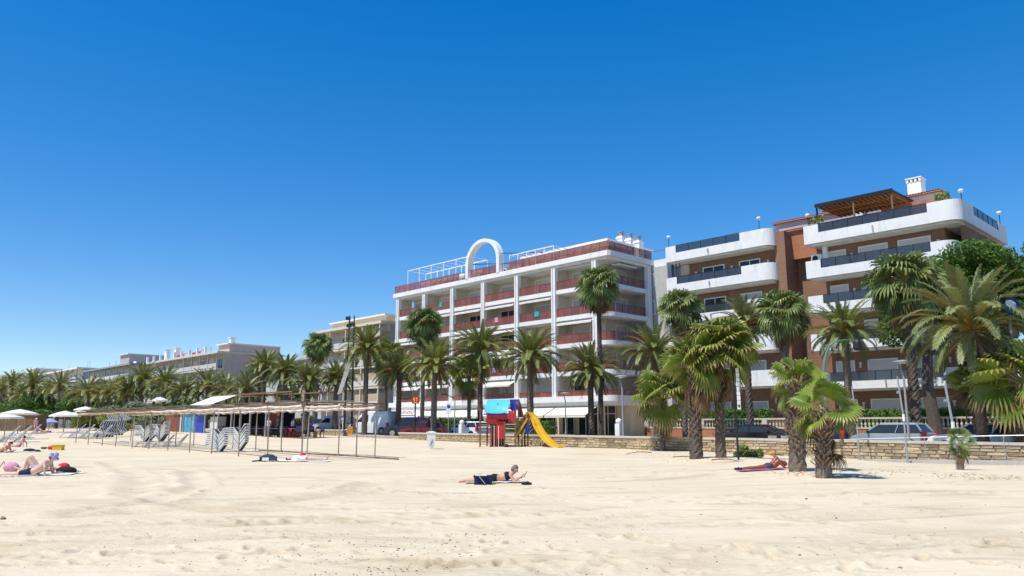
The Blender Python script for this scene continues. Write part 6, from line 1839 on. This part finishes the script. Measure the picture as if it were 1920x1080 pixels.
# slanted street sign and its post
p = on_n(853, 745, 40.5); z0 = street_z(s_of(p)) + .1; T = thing('lamp_post', 'short dark lamp post with a slanted arm beside the blue disc sign', 'lamp post', (p.x, p.y, z0), face_cam(p))
zc = p.z - z0; mb = MB(); mb.tube([(0, 0, 0), (0, 0, zc)], [.06, .045], 8); part('pole_tube', mb, 'grey_paint', T)
mb = MB(); mb.bar((-.02, 0, zc - .1), (-.75, -.1, zc + .25), .08, .06); mb.box(-1.1, -.15, zc + .2, -.6, .05, zc + .3); part('arm', mb, 'black_metal', T)
p = on_n(1527, 806, 39.5); mb = MB(); mb.box(-.35, -.3, 0, .35, .3, 1.25); mb.prism([(-.38, -.33), (.38, -.33), (.38, .33), (-.38, .33)], 1.251, 1.33)
T = thing('waste_container', 'dark blue waste container with a white figure between the ragged fan palms', 'container', (p.x, p.y, street_z(s_of(p)) + .12), face_cam(p)); part('container_body', mb, 'car_navy', T)
mb = MB(); mb.box(-.10, -.312, .62, -.03, -.303, .95); mb.box(.03, -.312, .62, .10, -.303, .95); mb.box(-.10, -.312, .951, .10, -.303, 1.12); part('white_figure', mb, 'white_clean', T)
# ================================================================== people
TMP = bpy.data.scenes.new('workshop')
def blob(caps, voxel, name, m, parent, smooth_it=4):
    """tapered capsules (a, b, ra, rb) fused into one continuous skin"""
    mb = MB()
    for a, b_, ra, rb in caps:
        a, b_ = Vector(a), Vector(b_)
        if (b_ - a).length < 1e-4: b_ = a + Vector((1e-3, 0, 0))
        t = (b_ - a).normalized(); pts = []; rs = []
        for k in (0, 25, 50, 75): pts.append(a - t * ra * math.cos(R(k))); rs.append(max(ra * math.sin(R(k)), ra * .04))
        pts.append(a); rs.append(ra); pts.append(a.lerp(b_, .5)); rs.append((ra + rb) / 2); pts.append(b_); rs.append(rb)
        for k in (75, 50, 25, 0): pts.append(b_ + t * rb * math.cos(R(k))); rs.append(max(rb * math.sin(R(k)), rb * .04))
        mb.tube(pts, rs, 12)
    me = mb.mesh('tmp', m)
    o = bpy.data.objects.new('tmp', me); TMP.collection.objects.link(o)
    r = o.modifiers.new('r', 'REMESH'); r.mode = 'VOXEL'; r.voxel_size = voxel; r.use_smooth_shade = True
    s_ = o.modifiers.new('s', 'SMOOTH'); s_.iterations = smooth_it; s_.factor = .5
    TMP.view_layers[0].update(); dg = TMP.view_layers[0].depsgraph; ev = o.evaluated_get(dg)
    out = bpy.data.meshes.new_from_object(ev); out.name = name
    bpy.data.objects.remove(o); bpy.data.meshes.remove(me)
    out.materials.clear(); out.materials.append(M[m])
    out.polygons.foreach_set('use_smooth', [True] * len(out.polygons))
    return link(name, out, parent)

def hand_caps(w_, d, up, fine):
    """palm, four unequal curled fingers and a thumb"""
    w_, d, up = Vector(w_), Vector(d).normalized(), Vector(up).normalized(); sd = d.cross(up).normalized()
    c = [(w_, w_ + d * .05, .028, .034)]
    if not fine: return c + [(w_ + d * .06, w_ + d * .14 - up * .02, .028, .018)]
    for i, ln in enumerate((.075, .088, .08, .062)):
        b0 = w_ + d * .075 + sd * (.030 - .020 * i); b1 = b0 + d * ln * .5 - up * .008; b2 = b1 + d * ln * .42 - up * .022
        c += [(b0, b1, .0115, .0105), (b1, b2, .0105, .009)]
    t0 = w_ + d * .02 + sd * .034; t1 = t0 + (d + sd * .9).normalized() * .04; t2 = t1 + (d * 1.0 + sd * .25).normalized() * .035
    return c + [(t0, t1, .014, .013), (t1, t2, .013, .010)]

def body_caps(J, s=1.0, fem=False, fine=False):
    """J: joints; l/r pairs suffixed _l, _r"""
    V = {k: Vector(v) for k, v in J.items()}
    hp = .115 if fem else .105
    c = []
    sh = (V['sh_l'] + V['sh_r']) / 2; side = (V['sh_l'] - V['sh_r']).normalized(); hside = (V['hip_l'] - V['hip_r']).normalized()
    for sg in (-1, 1):
        c += [(V['pelvis'] + hside * .075 * sg, V['waist'] + side * .055 * sg, hp, .092 if fem else .100), (V['waist'] + side * .055 * sg, V['chest'] + side * .075 * sg, .092 if fem else .10, .108),
              (V['chest'] + side * .075 * sg, sh + side * .09 * sg, .108, .075)]
    c += [(V['chest'], V['neck'], .09, .056), (V['neck'], V['head'], .052, .058)]
    up = (V['head'] - V['neck']).normalized(); f = Vector(J.get('face', (1, 0, 0))).normalized()
    hd = V['head'] + up * .05
    c += [(hd + up * .035 - f * .018, hd - up * .045 + f * .008, .086, .066), (hd - up * .055 + f * .035, hd - up * .075 + f * .042, .042, .034), (hd + f * .078 - up * .010, hd + f * .098 - up * .030, .012, .016)]
    fs = f.cross(up).normalized()
    for sg in (-1, 1): c.append((hd + fs * .080 * sg, hd + fs * .086 * sg - up * .03, .016, .012))
    for q in 'lr':
        c += [(V['sh_' + q], V['el_' + q], .052, .040), (V['el_' + q], V['wr_' + q], .040, .026)]
        d = V['wr_' + q] - V['el_' + q]
        c += hand_caps(V['wr_' + q], J.get('hd_' + q, d), J.get('hu_' + q, (0, 0, 1)), fine)
        c += [(V['hip_' + q], V['kn_' + q], .092 if fem else .086, .056), (V['kn_' + q], V['kn_' + q].lerp(V['an_' + q], .35), .054, .056), (V['kn_' + q].lerp(V['an_' + q], .35), V['an_' + q], .056, .034)]
        c += [(V['an_' + q], V['toe_' + q], .036, .026)]
    return c

def person(name_label, g, rz, J, skin, clothes, hair, scale=1.0, fem=False, fine=False, voxel=.013, group=None, hairlen=0.0):
    T = thing('person', name_label, 'person', g, rz, group); T.scale = (scale,) * 3
    blob(body_caps(J, fem=fem, fine=fine), voxel if not fine else .0085, 'body', skin, T)
    V = {k: Vector(v) for k, v in J.items()}
    up = (V['head'] - V['neck']).normalized(); f = Vector(J.get('face', (1, 0, 0))).normalized(); hd = V['head'] + up * .05
    if hair:
        hc = [(hd + up * .05 - f * .030, hd - f * .040 - up * .01, .088, .078)]
        if hairlen: hc.append((hd - f * .06, hd - f * (.09 + hairlen) - up * .05, .06, .035))
        blob(hc, .014, 'hair', hair, T, 2)
    # eyes and mouth
    fs = f.cross(up).normalized()
    mb = MB()
    for sg in (-1, 1): mb.sphere(hd + f * .064 + fs * .030 * sg + up * .012, .011, 6, 4)
    mb.sphere(hd + f * .070 - up * .060, .012, 6, 4, sc=(1, 1, .5)); part('eyes_and_mouth', mb, 'hair_brown', T)
    hs = (V['hip_l'] - V['hip_r']).normalized(); ss_ = (V['sh_l'] - V['sh_r']).normalized()
    for nm, m_, kind in clothes:
        c = []
        if kind in ('trunks', 'brief', 'trousers'):
            fr = {'trunks': .38, 'brief': .06, 'trousers': 1.0}[kind]
            for sg in (-1, 1): c.append((V['pelvis'] + hs * .075 * sg, V['pelvis'].lerp(V['waist'], .35) + hs * .06 * sg, .120, .112))
            for q in 'lr':
                c.append((V['hip_' + q], V['hip_' + q].lerp(V['kn_' + q], min(fr, 1)), .100, .100 - .03 * fr))
                if kind == 'trousers': c.append((V['kn_' + q], V['an_' + q], .07, .06))
        elif kind in ('shirt', 'dress'):
            for sg in (-1, 1): c += [(V['waist'] + ss_ * .055 * sg, V['chest'] + ss_ * .08 * sg, .112, .118), (V['chest'] + ss_ * .08 * sg, (V['sh_l'] + V['sh_r']) / 2 + ss_ * .1 * sg, .116, .083)]
            for q in 'lr': c.append((V['sh_' + q], V['sh_' + q].lerp(V['el_' + q], .6), .066, .058))
            for sg in (-1, 1): c.append((V['pelvis'] + hs * .08 * sg, V['waist'] + ss_ * .06 * sg, .125, .112))
            if kind == 'dress':
                for q in 'lr': c.append((V['hip_' + q], V['hip_' + q].lerp(V['kn_' + q], .8) + hs * .04 * (1 if q == 'l' else -1), .11, .13))
        elif kind == 'band':
            m0 = V['chest']; ax = (V['chest'] - V['waist']).normalized()
            for sg in (-1, 1): c.append((m0 + ss_ * .078 * sg - ax * .008, m0 + ss_ * .078 * sg + ax * .008, .1135, .1135))
        elif kind == 'hat':
            c = [(hd + up * .06, hd + up * .11, .095, .075)]
            b_ = blob(c, .016, nm, m_, T, 2)
            mb = MB(); mb.tube([hd + up * .04, hd + up * .055], [.155, .145], 14); part('hat_brim', mb, m_, T); continue
        blob(c, .014, nm, m_, T, 2)
    return T

def prone(prop=.24, spread=.10, arm=.0, look=(1, 0, -.25)):
    p = prop
    return dict(toe_l=(-.02, spread, .03), toe_r=(-.02, -spread, .03), an_l=(.12, spread, .06), an_r=(.12, -spread, .06), kn_l=(.50, spread, .065), kn_r=(.50, -spread, .065),
                hip_l=(.88, .09, .10), hip_r=(.88, -.09, .10), pelvis=(.93, 0, .115), waist=(1.10, 0, .105 + p * .15), chest=(1.28, 0, .11 + p * .55), neck=(1.43, 0, .14 + p), head=(1.49, 0, .19 + p),
                sh_l=(1.37, .17, .09 + p), sh_r=(1.37, -.17, .09 + p), el_l=(1.47 + arm, .22, .04), el_r=(1.47 + arm, -.22, .04), wr_l=(1.68 + arm, .10, .10), wr_r=(1.68 + arm, -.12, .10), face=look)
def supine(knee=.0, arms=0.0):
    return dict(toe_l=(.02, .1, .20), toe_r=(.02, -.1, .20), an_l=(.08 + knee * .45, .1, .05), an_r=(.08 + knee * .45, -.1, .05), kn_l=(.48 + knee * .14, .1, .07 + knee * .44), kn_r=(.48 + knee * .14, -.1, .07 + knee * .40),
                hip_l=(.88, .09, .10), hip_r=(.88, -.09, .10), pelvis=(.93, 0, .11), waist=(1.10, 0, .11), chest=(1.30, 0, .125), neck=(1.46, 0, .12), head=(1.53, 0, .12),
                sh_l=(1.38, .17, .10), sh_r=(1.38, -.17, .10), el_l=(1.14, .27, .05), el_r=(1.14, -.27, .05), wr_l=(.92, .24 - .1 * arms, .06 + .1 * arms), wr_r=(.92, -.24 + .1 * arms, .06 + .1 * arms), face=(0, 0, 1))
def standing(st=.08, bend=0.0, armf=.1):
    return dict(toe_l=(.10, st, .03), toe_r=(.14, -st, .03), an_l=(-.04, st, .07), an_r=(0, -st, .07), kn_l=(.0, st, .48), kn_r=(.05, -st, .48), hip_l=(0, .09, .88), hip_r=(0, -.09, .88),
                pelvis=(0, 0, .93), waist=(bend * .2, 0, 1.10), chest=(bend * .5, 0, 1.30), neck=(bend, 0, 1.47), head=(bend + .01, 0, 1.54), sh_l=(bend * .9, .18, 1.40), sh_r=(bend * .9, -.18, 1.40),
                el_l=(armf * .3, .24, 1.12), el_r=(armf * .3, -.24, 1.12), wr_l=(armf + .1, .18, .98), wr_r=(armf + .1, -.2, .96), face=(1, 0, 0))

def towel(px, py, L_, W_, rz, m, label, dy=0.0):
    g = on_ground(px, py); mb = MB(); n, k = 10, 5; vs = []; rg = random.Random(px)
    for i in range(n + 1):
        for j in range(k + 1):
            x, y = L_ * (i / n - .5), W_ * (j / k - .5); c, s_ = math.cos(rz), math.sin(rz)
            X_, Y_ = g.x + x * c - y * s_, g.y + dy + x * s_ + y * c
            vs.append((X_, Y_, G(X_, Y_) + .018 + rg.random() * .022))
    fs = [(i * (k + 1) + j, (i + 1) * (k + 1) + j, (i + 1) * (k + 1) + j + 1, i * (k + 1) + j + 1) for i in range(n) for j in range(k)]
    o_ = [tuple(Vector(v) - g) for v in vs]
    mb.add(o_, fs); tag(link('towel', mb.mesh('towel', m), None, loc=g), label, 'towel')

# woman on her stomach in the centre
g = on_ground(862, 905)
J = prone(.12, .10); J.update(wr_r=(1.66, -.10, .16), wr_l=(1.64, .10, .12), kn_l=(.5, .12, .06), hd_r=(.5, .3, .6), head=(1.47, 0, .30), neck=(1.42, 0, .24), face=(1, 0, -.45))
person('woman in a dark bikini reading a phone, lying in the middle of the sand', g, R(3), J, 'skin', [('bikini_bottom', 'cloth_black', 'brief'), ('bikini_top', 'cloth_black', 'band')], 'hair_grey', 1.02, True, True)
towel(925, 905, 1.55, .75, R(3), 'cloth_white', 'white towel under the woman with the phone', .1)
def small(name, label, cat, px, py, mk, m, rz=0.0, dz=0.0, smooth=False):
    g = on_ground(px, py); mb = MB(); mk(mb)
    return tag(link(name, mb.mesh(name, m, smooth), None, loc=g + Vector((0, 0, dz)), rot=(0, 0, rz)), label, cat)
small('beach_bag', 'navy and white beach bag lying at the knees of the woman with the phone', 'bag', 907, 907, lambda b: (b.box(-.26, -.32, .0, .22, -.10, .24), b.sphere((-.1, -.2, .2), .16, 10, 6, sc=(1.2, .7, .5))), 'cloth_navy', .05)
small('bag_flap', 'white stripe cloth on the navy beach bag', 'cloth', 905, 907.5, lambda b: (b.bar((-.1, -.335, .22), (.06, -.335, .03), .05, .01), b.box(-.2, -.34, .235, .1, -.12, .27)), 'cloth_white', .05)
small('phone', 'phone held up by the woman on her stomach', 'phone', 983, 905, lambda b: b.add([(-.01, -.04, .02), (.07, -.04, .17), (.07, .04, .17), (-.01, .04, .02), (0, -.04, .01), (.08, -.04, .165), (.08, .04, .165), (0, .04, .01)], [(0, 1, 2, 3), (7, 6, 5, 4), (0, 4, 5, 1), (3, 2, 6, 7), (1, 5, 6, 2), (0, 3, 7, 4)]), 'cloth_black', dz=.14)
def sandals(b):
    for y in (0, .16): b.tube([(-.12, y, .02), (0, y - .03, .025), (.12, y, .02)], [.03, .045, .035], 8); b.bar((-.02, y - .05, .03), (.06, y + .03, .08), .015)
small('sandals', 'pair of sandals by the elbows of the woman with the phone', 'sandals', 988, 909, sandals, 'cloth_black', .2)

# left foreground: man in navy trunks with a lilac hat, woman on her back beside him
g = on_ground(-8, 893); J = prone(.30, .09, -.02); J.update(head=(1.48, 0, .47), neck=(1.42, 0, .40), chest=(1.25, 0, .24), el_r=(1.43, -.24, .24), wr_r=(1.44, -.24, .06), hd_r=(.2, 0, -1), hu_r=(-1, 0, 0), face=(.9, .3, -.5))
person('man in navy trunks and lilac hat lying on his stomach, lower left', g, R(4), J, 'skin_pale', [('swim_trunks', 'cloth_navy', 'trunks'), ('sun_hat', 'cloth_lilac', 'hat')], 'hair_grey', 1.10, False, True)
g = on_ground(18, 884); person('woman on her back with knees drawn up behind the man in navy trunks', g, R(4), supine(.95), 'skin_pale', [('bikini', 'cloth_lilac', 'brief')], 'cloth_red', 1.0, True)
towel(70, 891, 2.3, 1.2, R(4), 'cloth_white', 'white towel under the couple at the lower left', .2)
small('beach_bag', 'purple and pink patterned bag behind the legs of the man in navy trunks', 'bag', 20, 884, lambda b: (b.sphere((0, 0, .14), .24, 12, 8, sc=(1.1, .6, .75)), b.tube([(-.2, 0, .2), (-.25, 0, .34), (-.4, 0, .1)], .02, 6)), 'cloth_pink', .1, smooth=True)
small('black_bag', 'black bag by the head of the woman with drawn up knees', 'bag', 124, 888, lambda b: (b.sphere((0, 0, .1), .26, 12, 8, sc=(1.25, .6, .48))), 'cloth_black', .1, smooth=True)
small('red_cushion', 'red cushion under the head of the woman with drawn up knees', 'cushion', 119, 882, lambda b: b.sphere((0, 0, .14), .2, 12, 8, sc=(1, .7, .6)), 'cloth_red', .1, smooth=True)
small('sandals', 'pair of grey sandals at the edge of the white towel at the lower left', 'sandals', 142, 887, sandals, 'grey_paint', .4)

# couple behind at the left edge
g = on_ground(-42, 849); person('man in black trunks propped on his elbows near the left edge', g, R(3), prone(.20), 'skin', [('swim_trunks', 'cloth_black', 'trunks')], 'hair_brown', 1.08)
g = on_ground(8, 838); J = supine(.0); J.update(waist=(1.02, 0, .2), chest=(1.10, 0, .36), neck=(1.16, 0, .52), head=(1.18, 0, .6), sh_l=(1.14, .17, .46), sh_r=(1.14, -.17, .46), el_l=(1.30, .25, .25), el_r=(1.30, -.25, .25), wr_l=(1.32, .25, .06), wr_r=(1.32, -.25, .06), face=(-1, 0, .1))
person('woman leaning back on her arms behind the man in black trunks', g, R(6), J, 'skin_pale', [('bikini_top', 'cloth_pink', 'band'), ('bikini_bottom', 'cloth_pink', 'brief')], 'hair_brown', .95, True)
towel(35, 847, 2.2, 1.0, R(3), 'cloth_white', 'pale towel under the couple near the orange box')
small('clothes_heap', 'heap of dark clothes in front of the man in black trunks', 'clothes', 55, 847, lambda b: (b.sphere((0, 0, .06), .3, 10, 6, sc=(1.2, .6, .4)), b.sphere((.35, .1, .04), .18, 10, 6, sc=(1.2, .6, .4))), 'cloth_black', smooth=True)
small('cool_box', 'orange cool box with a pale lid on the sand at the left', 'cool box', 109, 844, lambda b: (b.box(-.26, -.18, 0, .26, .18, .26), b.box(-.28, -.2, .262, .28, .2, .31)), 'play_yellow', .05)
small('red_bag', 'round red bag beside the orange cool box', 'bag', 95, 843, lambda b: b.sphere((0, 0, .11), .19, 12, 8, sc=(1.1, .7, .65)), 'play_red', smooth=True)
small('green_bag', 'small dark green bag left of the red bag', 'bag', 82, 842, lambda b: b.sphere((0, 0, .07), .15, 12, 8, sc=(1.3, .7, .5)), 'hedge_leaf', smooth=True)
# far sunbather at the left
g = on_ground(60, 811); person('distant sunbather on a lilac towel in front of the left parasols', g, R(8), supine(.8), 'skin', [('bikini', 'cloth_purple', 'brief')], 'hair_brown', 1.1, True, voxel=.02)
towel(82, 811, 2.2, 1.1, R(5), 'cloth_purple', 'lilac towel of the distant sunbather before the left parasols')
g = on_ground(66, 808); person('person with a pale sun hat standing by the left parasols', g, R(-60), standing(), 'skin', [('dress', 'cloth_pink', 'dress'), ('sun_hat', 'cloth_white', 'hat')], None, .85, True, voxel=.02)
# sunbather right of the pergola stack, head to the left
g = on_ground(616, 865); person('pale woman lying on her back, bag by her head, near the pergola posts', g, R(182), supine(.10), 'skin_pale', [('bikini', 'cloth_red', 'brief'), ('top', 'cloth_white', 'shirt')], 'hair_brown', 1.05, True)
towel(565, 865, 2.4, .9, R(1), 'cloth_white', 'white towel under the pale woman by the pergola')
small('beach_bag', 'black and white beach bag at the head of the pale woman by the pergola', 'bag', 503, 865, lambda b: (b.box(-.34, -.12, 0, .32, .14, .20), b.sphere((0, 0, .18), .25, 12, 6, sc=(1.2, .5, .5))), 'cloth_slate', smooth=False)
small('bag_print', 'white print patch on the black beach bag by the pergola', 'cloth', 500, 866, lambda b: (b.box(-.15, -.14, .05, .12, -.122, .18)), 'cloth_white')
small('red_hat', 'small red hat lying on the hips of the pale woman by the pergola', 'hat', 566, 864, lambda b: b.sphere((0, .1, .24), .12, 10, 6, sc=(1.1, 1, .7)), 'cloth_red', smooth=True)
small('black_strap', 'dark strap on the sand left of the black and white beach bag', 'strap', 484, 866, lambda b: b.tube([(-.25, 0, .02), (0, .05, .05), (.3, 0, .03)], .03, 6), 'cloth_black')
# tanned sunbather on a purple towel at the right
g = on_ground(1392, 881); J = prone(.22, .09, 0); J.update(kn_r=(.5, -.14, .07), an_r=(.14, -.12, .06), chest=(1.22, 0, .26), sh_l=(1.28, .1, .40), sh_r=(1.26, -.12, .28), el_l=(1.20, .22, .52), wr_l=(1.42, .2, .50), neck=(1.40, 0, .28), head=(1.47, 0, .24), face=(.3, -.8, -.3))
person('deeply tanned sunbather lying on a purple towel beside the ragged fan palm', g, R(6), J, 'skin_dark', [('swim_trunks', 'cloth_slate', 'brief')], 'hair_brown', .92)
towel(1427, 882, 1.45, .6, R(5), 'cloth_purple', 'purple towel under the deeply tanned sunbather')
small('dark_shoes', 'dark shoes at the end of the purple towel', 'shoes', 1388, 881, sandals, 'cloth_black', .2)
small('visor', 'orange cap lying on the tanned sunbather', 'cap', 1451, 874, lambda b: b.sphere((0, .1, .42), .13, 10, 6, sc=(1.1, .9, .6)), 'cloth_orange', smooth=True)
# people by the vans
for px, n, rz, lab, cl, h_, sc_ in ((645, 40.5, 120, 'person in a white shirt and pale trousers standing by the small white van', [('trousers', 'cloth_white', 'trousers'), ('shirt', 'shutter', 'shirt')], 'hair_brown', 1.0),
        (663, 40.0, -70, 'person in a pink dress and pale hat beside the big white van', [('dress', 'cloth_pink', 'dress'), ('sun_hat', 'cloth_white', 'hat')], None, .97),
        (786, 54, 200, 'person in white with a white cap on the pavement behind the dark blue car', [('shirt', 'cloth_white', 'shirt'), ('trousers', 'cloth_slate', 'trousers'), ('sun_hat', 'cloth_white', 'hat')], None, 1.0),
        (805, 54, 20, 'person in white standing on the pavement behind the dark red car', [('shirt', 'cloth_white', 'shirt'), ('trousers', 'cloth_white', 'trousers')], 'hair_brown', .98)):
    p = on_n(px, 800, n); person(lab, (p.x, p.y, street_z(s_of(p)) + .12), R(rz), standing(.08, .05), 'skin', cl, h_, sc_, voxel=.02)
for i, (px, n, m_, lab) in enumerate(((548, 34.5, 'cloth_white', 'person in white at the right end of the kiosk terrace'), (503, 33.6, 'cloth_white', 'person in a white shirt in the middle of the kiosk terrace'), (523, 33.6, 'cloth_slate', 'person in dark clothes right of the middle of the kiosk terrace'))):
    p = on_n(px, 800, n); person(lab, (p.x, p.y, kz + .02), R(40 + 70 * i), standing(.08, .05), 'skin', [('shirt', m_, 'shirt'), ('trousers', 'cloth_slate', 'trousers')], 'hair_brown', .98, voxel=.02)
p = on_n(652, 806, 39.2); mb = MB(); mb.sphere((0, 0, .25), .42, 10, 6, sc=(1, .7, .62)); tag(link('white_sack', mb.mesh('white_sack', 'cloth_white', True), None, loc=(p.x, p.y, street_z(s_of(p)) + .1)), 'white sack on the wall edge by the two people at the vans', 'sack')
p = on_n(657, 806, 39.2); mb = MB(); mb.box(-.25, -.2, 0, .25, .2, .75); tag(link('orange_bag', mb.mesh('orange_bag', 'cloth_orange'), None, loc=(p.x, p.y, street_z(s_of(p)) + .1)), 'tall orange shopping bag between the two people at the vans', 'bag')

# ================================================================== stones and litter on the sand
def rock_mesh(seed):
    rg = random.Random(seed); mb = MB(); mb.sphere((0, 0, .3), 1, 8, 5, sc=(1, .8, .6)); mb.v = [(x + rg.uniform(-.15, .15), y + rg.uniform(-.15, .15), z + rg.uniform(-.12, .12)) for x, y, z in mb.v]
    return mb.mesh('stone', 'pebble')
RK = [rock_mesh(i) for i in range(4)]
for px, py, r, lab in ((1688, 1068, .035, 'round grey stone at the bottom right of the sand'), (771, 1044, .022, 'small brown stone at the bottom centre, left of a close pair'), (781, 1046, .02, 'small brown stone right beside another one at the bottom centre'), (5, 974, .06, 'dark stone on the sand at the left edge'), (874, 1002, .02, 'small dark stone right of the bottom centre'), (846, 1003, .02, 'tiny dark stone near the bottom centre, farther back'), (1512, 936, .03, 'dark stone on the sand bank at the right')):
    g = on_ground(px, py); tag(link('stone', RK[px % 4], None, loc=g, scale=r, rot=(0, 0, px)), lab, 'stone')
rg = random.Random(77); mb = MB()
for i in range(900):
    if i < 520: px, py = rg.gauss(720, 190), rg.uniform(1000, 1085)
    else: px, py = rg.uniform(0, 1920), rg.uniform(890, 1080)
    if not (0 < px < 1920) or py > 1079: continue
    g = on_ground(px, py); r = rg.uniform(.003, .012) * (1.6 if rg.random() < .05 else 1)
    mb.sphere((g.x, g.y, g.z + r * .2), r, 5, 3, sc=(1.3, .9, .6))
o = part('pebbles', mb, 'pebble', None, kind='stuff'); o['label'] = 'small pebbles and bits of debris scattered over the near sand'; o['category'] = 'pebbles'
# dry weeds and litter at the foot of the palms on the right
mb = MB(); rg = random.Random(12)
for i in range(260):
    px, py = rg.choice(((1790, 893), (1860, 897), (1500, 888), (1570, 893), (1300, 862), (1650, 888), (1235, 850)))
    g = on_ground(px + rg.gauss(0, 34), py + rg.gauss(0, 3)); a = rg.uniform(0, 6.28); l_ = rg.uniform(.04, .13)
    mb.bar((g.x, g.y, g.z + .01), (g.x + l_ * math.cos(a), g.y + l_ * math.sin(a), g.z + rg.uniform(.01, .05)), .007)
o = part('dry_litter', mb, 'leaf_dead', None, kind='stuff'); o['label'] = 'dry twigs and frond litter strewn round the palm feet'; o['category'] = 'litter'

bpy.data.scenes.remove(TMP)
